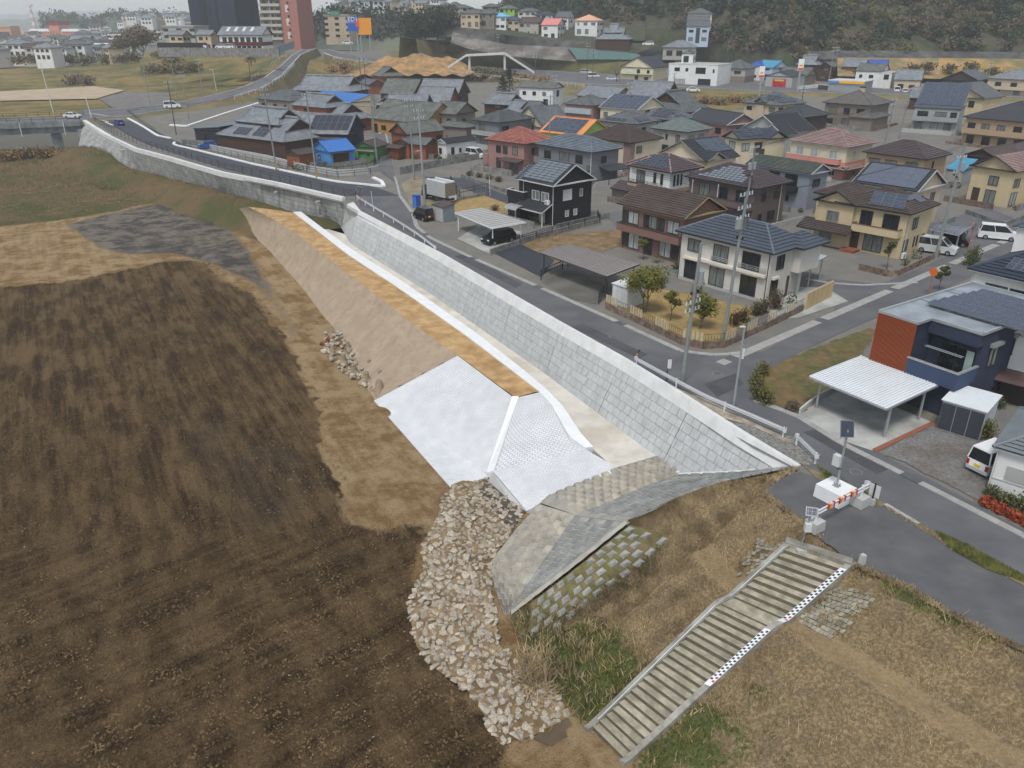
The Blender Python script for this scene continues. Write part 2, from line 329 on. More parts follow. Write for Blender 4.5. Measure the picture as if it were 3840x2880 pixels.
M_ASPH = mat('asphalt_street',(.112,.112,.118),.9,.12,.35,.35,60,col2=(.14,.138,.14),csc=.22)
M_ASPN = mat('asphalt_new',(.062,.065,.075),.9,.1,.5,.3,60)
M_ASPP = mat('asphalt_path',(.098,.1,.105),.9,.1,.5,.4,50,col2=(.125,.122,.12),csc=.25)
# channel floor, dike crest, bank: one solid body each
W2B = [at(*q) for q in ((1277,852,CZ),(1295,887,CZ),(1700,1155,CZ),(2090,1435,CZ),(2200,1522,CZ),(2430,1690,CZ),(2541,1777,CZ))]
CURB_R = [at(*q) for q in ((1128,795,DZ),(1200,850,DZ),(1330,945,DZ),(1500,1050,DZ),(1800,1262,DZ),(2040,1450,DZ),(2050,1463,DZ))]
CURB_L = [at(*q) for q in ((1100,797,DZ),(1150,835,DZ),(1300,953,DZ),(1500,1085,DZ),(1750,1262,DZ),(1990,1445,DZ),(2020,1469,DZ))]
CRL = [at(*q) for q in ((930,775,DZ),(1040,830,DZ),(1150,905,DZ),(1350,1060,DZ),(1560,1222,DZ),(1716,1332,DZ),(1931,1490,DZ))]
BASE = [at(*q) for q in ((845,790,FZ),(920,860,FZ),(1010,940,FZ),(1150,1100,FZ),(1290,1290,FZ),(1398,1503,FZ),(1692,1832,FZ))]
def strip(mb,A,B,m=0,n=1):
 for i in range(min(len(A),len(B)) - 1): mb.quad(B[i],B[i + 1],A[i + 1],A[i],m=m)
def resample(pl,step=None,n=None):
 pl = [Vector(p) for p in pl]; ds = [0]
 for a,bb in zip(pl[:-1],pl[1:]): ds.append(ds[-1] + (bb - a).length)
 n = n or max(2,int(ds[-1] / step) + 1)
 out = []
 for t in np.linspace(0,ds[-1],n):
  i = min(len(pl) - 2,max(0,int(np.searchsorted(ds,t)) - 1)); k = (t - ds[i]) / max(1e-9,ds[i + 1] - ds[i]); out.append(pl[i].lerp(pl[i + 1],min(1,max(0,k))))
 return out
dk = thing('earth_dike','low earth dike with bare grey bank and tan crest beside the concrete channel','dike',CRL[3])
def local(o,mb):
 l = o.location; mb.v = [(p[0] - l.x,p[1] - l.y,p[2] - l.z) for p in mb.v]; return mb
# rough bank
n = 60; A = resample(CRL[:6],n=n); B = resample(BASE[:6],n=n); mb = MB(); k = 22
pts = [[a.lerp(bb,j / k) for j in range(k + 1)] for a,bb in zip(A,B)]
for i in range(n):
 for j in range(k + 1):
  if 0 < j < k: pts[i][j] = pts[i][j] + VV((0,0,.05 * math.sin(i * 1.7 + j * 2.3) + random.uniform(-.07,.07)))
flat = [p for r in pts for p in r]
mb.add(flat,[(i * (k + 1) + j,i * (k + 1) + j + 1,(i + 1) * (k + 1) + j + 1,(i + 1) * (k + 1) + j) for i in range(n - 1) for j in range(k)])
local(dk,mb).build('bank',M_SLOPE,dk,smooth=True)
mb = MB(); A = resample(CURB_L,n=80); B = resample(CRL,n=80)
pts = [[a.lerp(bb,j / 6) + VV((0,0,(random.uniform(-.04,.05) if 0 < j < 6 else -.01))) for j in range(7)] for a,bb in zip(A,B)]
mb.add([p for r in pts for p in r],[(i * 7 + j,i * 7 + j + 1,(i + 1) * 7 + j + 1,(i + 1) * 7 + j) for i in range(79) for j in range(6)])
local(dk,mb).build('crest',M_TANB,dk,smooth=True)
# curb of the channel, cast in lengths
cb = thing('channel_curb','white concrete curb running between the tan dike crest and the channel','curb',CURB_R[3])
EXT = [at(*q) for q in ((2050,1463,DZ),(2110,1525,-3.25),(2180,1630,-3.75),(2225,1680,CZ + .12))]
EXTL = [at(*q) for q in ((2020,1469,DZ),(2070,1525,-3.25),(2135,1640,-3.75),(2195,1683,CZ + .12))]
R_ = resample(CURB_R,n=17) + EXT[1:]; L_ = resample(CURB_L,n=17) + EXTL[1:]
for i in range(len(R_) - 1):
 a,b2,c2,d2 = L_[i],R_[i],R_[i + 1],L_[i + 1]; g = (c2 - b2).normalized() * .012
 up = VV((0,0,.1)); q = [a + g + up,b2 + g + up,c2 - g + up,d2 - g + up]
 mb = MB(); mb.add(q + [VV((p.x,p.y,min(p.z - .5,CZ - .1))) for p in q],[(3,2,1,0),(4,5,6,7),(0,1,5,4),(1,2,6,5),(2,3,7,6),(3,0,4,7)])
 local(cb,mb).build('curb_length',M_CURB,cb)
# floor
fl = thing('channel_floor_slab','pale stained concrete floor of the narrow drainage channel','channel',at(1900,1330,CZ))
CW = [p + VV((.25,.15,0)) for p in resample(W2B,n=15)]
CC = [VV((p.x,p.y,CZ)) + VV((-.2,-.1,0)) for p in resample([at(1105,812,CZ)] + [VV((q.x,q.y,CZ)) for q in CURB_R[1:]] + [at(2185,1640,CZ),at(2312,1754,CZ)],n=15)]
for i in range(14):
 q = [CC[i],CW[i],CW[i + 1],CC[i + 1]]
 if i == 13: q = [CC[i],CW[i],at(2500,1700,CZ),CC[14]]; local(fl,MB().slab([VV((p.x,p.y,CZ + .03)) for p in (CW[13],CW[14],at(2500,1700,CZ))],.3)).build('floor_panel',M_FLOOR,fl)
 q = [VV((p.x,p.y,CZ + .002 * i)) for p in q]
 local(fl,MB().slab(q,.3)).build('floor_panel',M_FLOOR,fl)
mb = MB(); mb.slab([at(1105,812,CZ),at(1120,795,CZ),at(1290,850,CZ),at(1300,880,CZ),at(1200,850,CZ)],.3)
local(fl,mb).build('floor_panel',M_FLOOR,fl)
# ------------------------------------------------------------------ block faces
def face_blocks(root,quadpts,nu,nv,mats,stagger=.5,gap=.03,proud=.06,parts=300,jointm=None,name='block',near=None,jit=.01,inset=.0,skipf=None,bevel=.25):
 a,b2,c2,d2 = [Vector(p) for p in quadpts]
 def S(u,v): return a.lerp(b2,u).lerp(d2.lerp(c2,u),v)
 nn = (b2 - a).cross(d2 - a).normalized()
 if nn.z < 0: nn = -nn
 jm = MB(); N = 8
 g = [[S(i / N,j / N) for j in range(N + 1)] for i in range(N + 1)]
 jm.add([p for r in g for p in r],[(i * (N + 1) + j,i * (N + 1) + j + 1,(i + 1) * (N + 1) + j + 1,(i + 1) * (N + 1) + j) for i in range(N) for j in range(N)])
 local(root,jm).build('bedding',jointm or M_JNT,root)
 cells = []
 for j in range(nv):
  off = stagger * (j % 2)
  i = -1
  while i < nu:
   u0,u1 = max(0,(i + off) / nu),min(1,(i + 1 + off) / nu); i += 1
   if u1 - u0 < .25 / nu: continue
   v0,v1 = j / nv,(j + 1) / nv
   if skipf and skipf((u0 + u1) / 2,(v0 + v1) / 2): continue
   gu,gv = gap / max(.01,(b2 - a).length),gap / max(.01,(d2 - a).length)
   cells.append((u0 + gu,u1 - gu,v0 + gv,v1 - gv))
 out = []
 for u0,u1,v0,v1 in cells:
  h = proud + random.uniform(-jit,jit); q = [S(u0,v0),S(u1,v0),S(u1,v1),S(u0,v1)]; cen = sum(q,Vector()) / 4
  top = [p.lerp(cen,bevel * .2) + nn * h for p in q]; bot = [p - nn * .04 for p in q]
  out.append((cen,bot + top))
 cp = VV((0,0,CAMH)); out.sort(key=lambda x: (x[0] - cp).length)
 F = [(4,5,6,7),(0,1,5,4),(1,2,6,5),(2,3,7,6),(3,0,4,7)]
 F = F if nn.dot((b2 - a).cross(d2 - a)) > 0 else [f[::-1] for f in F]
 rest = MB()
 for i,(cen,vs) in enumerate(out):
  if i < parts: local(root,MB().add(vs,F)).build(name,mats[i % len(mats)] if isinstance(mats,list) else mats,root)
  else: rest.add(vs,F)
 if rest.v: local(root,rest).build(name + 's_beyond',mats[0] if isinstance(mats,list) else mats,root,kind='stuff')
 return len(out)
# retaining wall 2: sloped precast block wall with coping
W2T = [at(*q) for q in ((1320,758,.45),(1352,790,.45),(1660,950,.45),(1855,1062,.45),(2100,1203,.45),(2360,1348,.45),(2560,1470,.4),(2790,1615,.35),(3003,1742,.12))]
rw = thing('retaining_wall','long sloped retaining wall of pale precast blocks with white coping below the street','wall',at(2100,1400,CZ))
nseg = 8
TOP = resample(W2T,n=nseg * 8 + 1); BOT = resample(W2B[1:] + [at(2985,1748,-.2)],n=nseg * 8 + 1)
# foot of the wall follows the floor, then climbs along the levee
foot = resample(W2B[1:],n=200)
def foot_at(p,dirn):
 best = min(foot,key=lambda q: abs((q - p).dot(dirn))); return best
wd = (at(2560,1470,0) - at(1660,950,0)).normalized(); wn_ = VV((-wd.y,wd.x,0)); wn_ = wn_ if wn_.x < 0 else -wn_
def up_faces(o):
 bm = bmesh.new(); bm.from_mesh(o.data); bmesh.ops.recalc_face_normals(bm,faces=bm.faces)
 if sum(f.normal.z for f in bm.faces) < 0: bmesh.ops.reverse_faces(bm,faces=bm.faces)
 bm.to_mesh(o.data); bm.free(); return o
def poly_ribbon(A,B,n):
 return resample(A,n=n),resample(B,n=n)
st_top = resample(W2T[1:],step=1.0); n = len(st_top); prof = []
for p in st_top:
 i = st_top.index(p); d = ((st_top[min(n - 1,i + 1)] - st_top[max(0,i - 1)])).normalized(); nn = VV((-d.y,d.x,0)).normalized(); nn = nn if nn.x < 0 else -nn
 f = min(foot,key=lambda q: abs((q - p).dot(wd))); off = (f - p).dot(nn)
 if (p - foot[-1]).dot(wd) > 0 or off < 2.0 or off > 3.6: off = max(2.0,min(2.9,off)) if (p - foot[-1]).dot(wd) <= 0 else 2.35
 prof.append((p,nn,off))
for i in range(2,n - 2):
 pass
offs = [q[2] for q in prof]
for _ in range(8): offs = [offs[0]] + [(offs[i - 1] + offs[i] + offs[i + 1]) / 3 for i in range(1,n - 1)] + [offs[-1]]
def wpt(i,off,z): p,nn,_ = prof[i]; q = p + nn * off; return VV((q.x,q.y,z))
# coping, one cast length after another
i = 0
while i < n - 1:
 j = min(n - 1,i + 9); mb = MB(); ring = []
 for k in range(i,j + 1):
  zt = prof[k][0].z; ring.append([wpt(k,0,-.6),wpt(k,0,zt),wpt(k,.34,zt),wpt(k,.72,zt - .85),wpt(k,.60,zt - .87),wpt(k,.55,-1.1)])
 g = .008
 flat = [p for r in ring for p in r]; w = 6
 mb.add(flat,[(a * w + e,a * w + e + 1,(a + 1) * w + e + 1,(a + 1) * w + e) for a in range(len(ring) - 1) for e in range(w - 1)] + [tuple(range(w)),tuple((len(ring) - 1) * w + e for e in range(w - 1,-1,-1))])
 mb.v = [tuple(Vector(p) + (VV((0,0,0)))) for p in mb.v]
 local(rw,mb).build('coping_length',M_COPE,rw); i = j
# face panels between the vertical expansion joints
i = 0; left = 300; segs = []
while i < n - 1: segs.append((i,min(n - 1,i + 9))); i += 9
for (i,j) in segs[::-1]:
 zt0,zt1 = prof[i][0].z,prof[j][0].z
 q = [wpt(i,.66,zt0 - .86),wpt(j,.66,zt1 - .86),wpt(j,offs[j],CZ - .05),wpt(i,offs[i],CZ - .05)]
 ln = (q[1] - q[0]).length; nu = max(2,round(ln / .85)); nv = 6
 a,b2,c2,d2 = q; e = (b2 - a) * (.02 / ln)
 k = face_blocks(rw,[a + e,b2 - e,c2 - e,d2 + e],nu,nv,M_BLK,stagger=.0 if 0 else .33,gap=.012,proud=.03,parts=min(left,400),name='wall_block',jit=.014,bevel=.12)
 left = max(0,left - k)
# corner pier where the two walls meet
mb = MB(); a,b2,c2,d2 = at(1302,768,.4),wpt(0,.3,.45),wpt(0,offs[0],CZ),at(1279,853,CZ)
mb.slab([a,b2,c2,d2],.5); a2 = at(1300,755,.45)
local(rw,mb).build('corner_pier',M_CONC,rw)
mb = MB(); mb.slab([at(1325,757,.46),wpt(0,-.02,.46),wpt(0,.4,.46),at(1300,766,.46)],.6); local(rw,mb).build('corner_cap',M_COPE,rw)
# retaining wall 1: coursed split-face blocks up to the bridge
r1 = thing('retaining_wall','tall older retaining wall of coursed split-face blocks curving to the bridge','wall',W1BASE[3])
T1 = resample(W1TOP,n=90); B1 = resample([at(300,596,-4.8) + VV((-5,8,0))] + W1BASE[:-1] + [at(1262,830,-4.0),at(1282,856,CZ)],n=90)
# match stations by direction of the wall
B1 = [min(resample(B1,n=400),key=lambda q: (VV((q.x,q.y)) - VV((p.x,p.y))).length) for p in T1]
mb = MB()
for i in range(89): mb.quad(B1[i] + VV((0,0,-1.2)),B1[i + 1] + VV((0,0,-1.2)),T1[i + 1] - VV((0,0,.7)),T1[i] - VV((0,0,.7)))
local(r1,mb).build('bedding',mat('wall_joint_grey',(.17,.17,.16),.95,.1),r1)
blocks = []
for i in range(89):
 d = (T1[i + 1] - T1[i]); ln = d.length; rowh = .72; nr = 9; nu = max(1,round(ln / 1.1))
 nrm = VV((d.y,-d.x,0)).normalized(); nrm = nrm if nrm.y < 0 else -nrm
 for r in range(nr):
  for k in range(nu):
   u0,u1 = k / nu,(k + 1) / nu
   if r % 2 and 0: pass
   def S(u,rr):
    t = T1[i].lerp(T1[i + 1],u) - VV((0,0,.75)); bb = B1[i].lerp(B1[i + 1],u); h = t.z - (bb.z - .8); f = min(1,rr * rowh / h); q = t.lerp(VV((bb.x,bb.y,bb.z - .8)),f); return q,f
   (a,f0),(b2,_),(c2,f1),(d2,_) = S(u0 + .012,r + .03),S(u1 - .012,r + .03),S(u1 - .012,r + .97),S(u0 + .012,r + .97)
   if f1 - f0 < .03: continue
   h = random.uniform(.05,.1); q = [a,b2,c2,d2]; cen = (a + b2 + c2 + d2) / 4
   blocks.append((cen,q + [p.lerp(cen,.06) + nrm * h for p in q]))
blocks.sort(key=lambda x: x[0].y); F = [(4,5,6,7),(0,1,5,4),(1,2,6,5),(2,3,7,6),(3,0,4,7)]; F = [f[::-1] for f in F]
rest = MB()
for i,(cen,vs) in enumerate(blocks):
 if i < 300: local(r1,MB().add(vs,F)).build('wall_block',M_W1,r1)
 else: rest.add(vs,F)
local(r1,rest).build('wall_blocks_beyond',M_W1,r1,kind='stuff')
for i in range(0,88,4):
 j = min(89,i + 4); mb = MB(); ring = []
 for k in range(i,j + 1):
  d = (T1[min(89,k + 1)] - T1[max(0,k - 1)]); nn = VV((d.y,-d.x,0)).normalized(); nn = nn if nn.y < 0 else -nn
  t = T1[k]; z = t.z + .15; wdt = 1.4 if k < 22 else .55
  q0 = t - nn * .05; q1 = t - nn * (wdt * (.6 if k < 22 else 1)) + VV((0,0,0)); o = nn * .16
  ring.append([VV((q1.x,q1.y,z - .8)),VV((q1.x,q1.y,z)),VV((q0.x + o.x,q0.y + o.y,z)),VV((q0.x + o.x,q0.y + o.y,z - .85)),VV((q0.x,q0.y,z - .9))])
 flat = [p for r in ring for p in r]; w = 5
 mb.add(flat,[(a * w + e,a * w + e + 1,(a + 1) * w + e + 1,(a + 1) * w + e) for a in range(len(ring) - 1) for e in range(w - 1)] + [tuple(range(w)),tuple((len(ring) - 1) * w + e for e in range(w - 1,-1,-1))])
 local(r1,mb).build('coping_length',M_COPE,r1)
for u,v in ((1058,720),(475,560),(1190,760)):
 p = at(u,v,-.9); k = min(range(90),key=lambda q: abs(T1[q].x - p.x)); d = T1[min(89,k + 1)] - T1[k - 1]; nn = VV((d.y,-d.x,0)).normalized(); nn = nn if nn.y < 0 else -nn
 q = VV((T1[k].x,T1[k].y,-.9)); local(r1,MB().tube(q,q + nn * .9,.22,.22,10)).build('drain_pipe',M_CONC,r1)
# ------------------------------------------------------------------ white block revetment at the head of the dike
rv = thing('block_revetment','new white concrete block revetment wrapping the end of the dike','revetment',at(1900,1600,FZ))
# left face, pointed at its foot: bilinear patch between crest edge and foot
D = [at(1716,1334,DZ),at(1925,1487,DZ),at(1829,1786,FZ + .05),at(1399,1505,FZ + .05)]
q1 = at(1690,1828,FZ + .05)
face_blocks(rv,[at(1716,1334,DZ + .02),at(1922,1488,DZ + .02),at(1828,1776,FZ + .35),at(1402,1503,FZ + .05)],40,42,M_WHITE,gap=.012,proud=.03,parts=120,jointm=M_WHJ,name='revetment_block',jit=.004,bevel=.06)
face_blocks(rv,[at(1402,1503,FZ + .05),at(1828,1776,FZ + .35),at(1836,1790,FZ + .05),at(1690,1829,FZ + .02)],32,14,M_WHITE,gap=.012,proud=.03,parts=40,jointm=M_WHJ,name='revetment_block',jit=.004,bevel=.06)
# end face and the flat apron below it
face_blocks(rv,[at(1943,1490,DZ + .02),at(2030,1470,DZ + .02),at(2195,1684,CZ + .05),at(1848,1768,FZ + .9)],16,34,M_WHITE,gap=.012,proud=.035,parts=100,jointm=M_WHJ,name='revetment_block',jit=.006,bevel=.08)
face_blocks(rv,[at(1848,1768,FZ + .9),at(2195,1684,CZ + .05),at(2312,1753,CZ + .02),at(1975,1917,FZ + .15)],26,30,M_WHITE,gap=.01,proud=.025,parts=40,jointm=M_WHJ,name='revetment_block',jit=.004,bevel=.06)
mb = MB()
for a,b2,c2,d2 in (((1921,1489,DZ),(1945,1489,DZ),(1853,1768,FZ + .95),(1825,1776,FZ + .4)),((1825,1776,FZ + .4),(1853,1768,FZ + .95),(1846,1790,FZ + .5),(1834,1793,FZ + .1))):
 mb.slab([at(*q) + VV((0,0,.09)) for q in (a,b2,c2,d2)],.3)
local(rv,mb).build('hip_strip',M_CURB,rv)
mb = MB(); mb.slab([at(1975,1919,FZ + .2),at(2312,1754,CZ + .07),at(2330,1765,CZ + .1),at(2075,1853,-5.25),at(2026,1886,-5.9)],.4)
local(rv,mb).build('edge_strip',M_CURB,rv)
a,b2 = at(1846,1768,FZ + .92),at(1974,1918,FZ + .17); e = at(1690,1829,FZ); mb = MB(); mb.quad(a,b2,VV((b2.x - .5,b2.y - .1,FZ - .3)),VV((a.x - .5,a.y - .3,FZ - .3))); up_faces(local(rv,mb).build('toe_beam',M_CONC,rv))
# ------------------------------------------------------------------ old levee head faced with faceted blocks
ol = thing('old_levee_facing','old levee head faced with raised diamond concrete blocks, weeds on one side','levee',at(2150,2050,FZ))
A1b = [at(*q) for q in ((2062,1856,-5.1),(2160,1815,-4.85),(2312,1757,CZ),(2500,1702,CZ))]
A1t = [at(*q) for q in ((2165,1926,-4.3),(2243,1900,-4.0),(2402,1831,-3.7),(2552,1778,CZ + .05))]
RID = [at(*q) for q in ((2361,1949,-1.8),(2431,1921,-1.5),(2573,1851,-1.0),(2700,1807,-.6),(2985,1746,.03))]
A2b = A1t + [at(2770,1770,-2.05),at(2985,1748,-.15)]
B1b = [at(*q) for q in ((2022,1890,-5.9),(1930,1990,-6.6),(1832,2115,FZ),(1850,2190,FZ),(1893,2312,FZ))]
B1t = resample([at(2156,1931,-4.3),at(1901,2306,-6.9)],n=6)
B2t = resample([at(2345,1957,-1.85),at(2130,2130,-4.05),at(1915,2296,-6.75)],n=6)
def surf(mb,A,B,n=14,k=4,sag=0):
 A,B = resample(A,n=n),resample(B,n=n)
 pts = [[a.lerp(bb,j / k) for j in range(k + 1)] for a,bb in zip(A,B)]
 mb.add([p for r in pts for p in r],[(i * (k + 1) + j,i * (k + 1) + j + 1,(i + 1) * (k + 1) + j + 1,(i + 1) * (k + 1) + j) for i in range(n - 1) for j in range(k)])
 return pts
# one shared diamond block per face: a skewed cell with an off-centre raised facet
def diamonds(root,A,B,nu,nv,m,name,h=.2,skew=.5,drop=0.,parts=150,under=True,um=None,g=.05):
 A,B = resample(A,n=61),resample(B,n=61)
 def S(u,v):
  x = min(max(u,0),1) * 60; i = min(59,int(x)); f = x - i; return A[i].lerp(A[i + 1],f).lerp(B[i].lerp(B[i + 1],f),v)
 if under:
  mb = MB(); surf(mb,A,B,30,6); up_faces(local(root,mb).build('bedding',um or M_OLDP,root))
 for j in range(nv):
  for i in range(nu):
   if random.random() < drop: continue
   o = skew * (j % 2)
   u0,u1,v0,v1 = (i + o + g) / (nu + .5),(i + 1 + o - g) / (nu + .5),(j + g * .6) / nv,(j + 1 - g * .6) / nv
   q = [S(u0,v0),S(u1,v0),S(u1,v1),S(u0,v1)]
   nn = (q[1] - q[0]).cross(q[3] - q[0]).normalized(); nn = nn if nn.z > 0 else -nn
   e0,e1 = S(u0 + (u1 - u0) * .22,v0 + (v1 - v0) * .62) + nn * h,S(u0 + (u1 - u0) * .6,v0 + (v1 - v0) * .5) + nn * h
   t = [S(u0 + (u1 - u0) * x,v0 + (v1 - v0) * y) + nn * .035 for x,y in ((.04,.04),(.96,.04),(.96,.96),(.04,.96))]
   vs = [p - nn * .05 for p in q] + t + [e0,e1]
   F = [(0,1,5,4),(1,2,6,5),(2,3,7,6),(3,0,4,7),(4,5,8),(5,6,9,8),(6,7,9),(7,4,8,9)]
   up_faces(local(root,MB().add(vs,F)).build(name,m,root))
diamonds(ol,A1t,A1b,13,6,M_OLD,'faceted_block',h=.26)
diamonds(ol,RID,A2b,17,6,M_OLDG,'faceted_block',h=.07)
diamonds(ol,B1b,B1t,10,6,M_OLD,'faceted_block',h=.26,drop=.03)
diamonds(ol,B1t,B2t,10,6,M_OLDG,'faceted_block',h=.07)
for q in (((2024,1887,-5.95),(2062,1854,-5.15),(2166,1925,-4.25),(2156,1933,-4.3)),((2156,1934,-4.3),(2166,1924,-4.25),(2362,1942,-1.8),(2345,1960,-1.85))):
 mb = MB(); mb.slab([at(*p) + VV((0,0,.05)) for p in q],.25); local(ol,mb).build('concrete_strip',M_OLDP,ol)
mb = MB(); mb.slab([at(2480,1710,CZ + .04),at(2500,1700,CZ + .04),at(2554,1770,CZ + .08),at(2525,1776,CZ + .06)],.2)
mb.slab([at(2540,1779,CZ + .1),at(2548,1772,CZ + .1),at(2770,1764,-1.95),at(2985,1743,-.05),at(2990,1748,-.02),at(2770,1774,-1.95)],.2)
local(ol,mb).build('concrete_strip',M_COPE,ol)
# ridge beam between the two faces
pr = resample(B2t,n=26); mb = MB(); r0 = []
for i,p in enumerate(pr):
 d = (pr[min(25,i + 1)] - pr[max(0,i - 1)]).normalized(); s = VV((d.y,-d.x,0)).normalized() * (.2 + .02 * math.sin(i * 2.1)); r0.append([p - s,p + VV((0,0,.12)),p + s])
mb.add([p for r in r0 for p in r],[(i * 3 + j,i * 3 + j + 1,i * 3 + j + 4,i * 3 + j + 3) for i in range(25) for j in range(2)]); up_faces(local(ol,mb).build('ridge_beam',M_OLDP,ol))
# ------------------------------------------------------------------ grass levee, ruled from its top edge to its foot, with a bench halfway
LT = [at(*q) for q in ((2361,1952,-1.85),(2573,1854,-1.0),(2700,1810,-.6),(2860,1786,-.15),(2985,1752,-.05))]
TOPL = resample(LT,n=14) + [at(2862,1842,-.02),at(2930,1915,-.02),at(3010,1968,-.02),at(3100,2030,-.02),at(3220,2105,-.02),at(3400,2200,-.02),at(3840,2440,-.02),VV((30,18.2,-.02)),VV((37,9,0))]
FOOT = resample([at(*q) for q in ((1905,2302,FZ),(2100,2625,FZ))],n=16)[:15] + [at(*q) for q in ((2130,2655,FZ),(2170,2700,FZ),(2205,2740,FZ),(2300,2830,FZ),(2400,2930,FZ))] + [VV((12.2,19.8,FZ)),VV((18.6,10.5,FZ)),VV((26,1,FZ))]
k = min(len(TOPL),len(FOOT)); TOPL,FOOT = TOPL[:k],FOOT[:k]
BEN = (.30,.37)
def lev(a,b2,t,fan=False):
 p = a.lerp(b2,t); f = t if fan or t < BEN[0] else (BEN[0] if t < BEN[1] else BEN[0] + (t - BEN[1]) * (1 - BEN[0]) / (1 - BEN[1]))
 return VV((p.x,p.y,a.z + (b2.z - a.z) * f))
TA,TB = [],[]
for i in range(k - 1):
 for s in range(6): TA.append(TOPL[i].lerp(TOPL[i + 1],s / 6)); TB.append(FOOT[i].lerp(FOOT[i + 1],s / 6))
J = 48; LEV = [[lev(a,b2,j / J * 1.04,ii < 78) + VV((0,0,(random.uniform(-.05,.05) if 2 < j < J else 0))) for j in range(J + 1)] for ii,(a,b2) in enumerate(zip(TA,TB))]
mb = MB(); mb.add([p for r in LEV for p in r],[(i * (J + 1) + j,i * (J + 1) + j + 1,(i + 1) * (J + 1) + j + 1,(i + 1) * (J + 1) + j) for i in range(len(LEV) - 1) for j in range(J)])
m,nt,b,co = shader('levee_dry_grass')
z1 = attr(nt,'zones')
n1,n2,n3 = ngroup_noise(nt,co,.28,4,.75),ngroup_noise(nt,co,.9,4,.75),ngroup_noise(nt,co,6.,4,.75)
dry = mixc(nt,ramp(nt,n1,.38,.62),s2l(148,130,100),s2l(126,114,94))
dry = mixc(nt,ramp(nt,n2,.4,.68,0.,.9),dry,s2l(166,146,110))
dry = mixc(nt,ramp(nt,n3,.42,.62,.75,0.),dry,s2l(98,80,54))
dry = mixc(nt,ramp(nt,n3,.58,.75,0.,.55),dry,s2l(176,156,122))
grn = mixc(nt,ramp(nt,n3,.36,.62),s2l(54,62,34),s2l(98,102,60))
edge = ramp(nt,n2,.25,.75,-.5,.5)
colr = mixc(nt,ramp(nt,mth(nt,'ADD',z1[0],edge),.42,.62),dry,grn)
colr = mixc(nt,ramp(nt,mth(nt,'ADD',z1[1],edge),.5,.9,0.,.5),colr,s2l(160,138,104))
nt.links.new(colr,b.inputs['Base Color']); bumpn(nt,b,n3,.9,.12)
lo = mb.build('levee_grass_slope',m,smooth=True,label='wide dry grass levee slope around the concrete stairs',cat='levee'); up_faces(lo)
VX = np.array([p[0] for p in mb.v]); VY = np.array([p[1] for p in mb.v]); VZ = np.array([p[2] for p in mb.v]); dep = VY * CT - (VZ - CAMH) * ST
PX,PY = 1920 + FPX * VX / dep,1440 - FPX * (VY * ST + (VZ - CAMH) * CT) / dep
gm = np.zeros(len(VX)); bmk = np.zeros(len(VX))
for poly,w in ((((1990,2480),(2060,2380),(2190,2330),(2320,2380),(2330,2560),(2260,2720),(2180,2740),(2090,2620)),1.),(((2330,2880),(2420,2790),(2620,2660),(2720,2700),(2700,2880)),1.),(((3200,2090),(3330,2150),(3600,2300),(3760,2440),(3700,2440),(3450,2290),(3220,2150)),.8),(((2240,2330),(2330,2380),(2430,2500),(2420,2600),(2300,2600)),.6),(((2600,2650),(2900,2520),(3000,2640),(2950,2800),(2640,2880)),.42),(((1900,2300),(2120,2160),(2350,2100),(2200,2250),(2000,2440)),.45),(((2980,2200),(3100,2200),(3300,2350),(3600,2500),(3300,2400)),.35)):
 gm = np.maximum(gm,inside(PX,PY,poly) * w)
for i in range(len(LEV)):
 for j in range(J + 1):
  t = j / J * 1.04
  if i >= 84 and BEN[0] - .04 < t < BEN[1] + .02: bmk[i * (J + 1) + j] = 1
gm = blur(gm.reshape(len(LEV),J + 1),3); set_mask(lo.data,'zones',[gm,bmk,gm * 0])
# ------------------------------------------------------------------ roads and paved lots, each sheet a little above the one below
def sheet(name,pts,m,z=None,dz=0,kind='structure',th=0,jag=0,**k):
 pts = [Vector(p) for p in pts]
 if jag:
  ps = resample(pts + [pts[0]],step=.35)[:-1]; rj = random.Random(5); w = [0,0]; pts = []
  for p in ps: w = [w[0] * .7 + rj.gauss(0,jag * .5),w[1] * .7 + rj.gauss(0,jag * .5)]; pts.append(p + VV((w[0],w[1],0)))
 if z is not None: pts = [VV((p.x,p.y,z)) for p in pts]
 pts = [p + VV((0,0,dz)) for p in pts]
 ar = sum(pts[i].x * pts[(i + 1) % len(pts)].y - pts[(i + 1) % len(pts)].x * pts[i].y for i in range(len(pts)))
 if ar < 0: pts = pts[::-1]
 from mathutils.geometry import tessellate_polygon
 tr = tessellate_polygon([[VV((p.x,p.y,0)) for p in pts]]); me = bpy.data.meshes.new(name)
 fs = []
 for t in tr:
  q = [pts[i] for i in t]; up = (q[1] - q[0]).cross(q[2] - q[0]).z; fs.append(tuple(t) if up > 0 else tuple(t[::-1]))
 vs = [tuple(p) for p in pts]; n = len(pts)
 if th: vs = [(p.x,p.y,p.z + th) for p in pts] + [tuple(p) for p in pts]; fs += [(i,n + i,n + (i + 1) % n,(i + 1) % n) for i in range(n)]
 me.from_pydata(vs,[],fs); me.update(); me.materials.append(m)
 return link(name,me,kind=kind,**k)
def px(z,*pts): return [at(u,v,z) for u,v in pts]
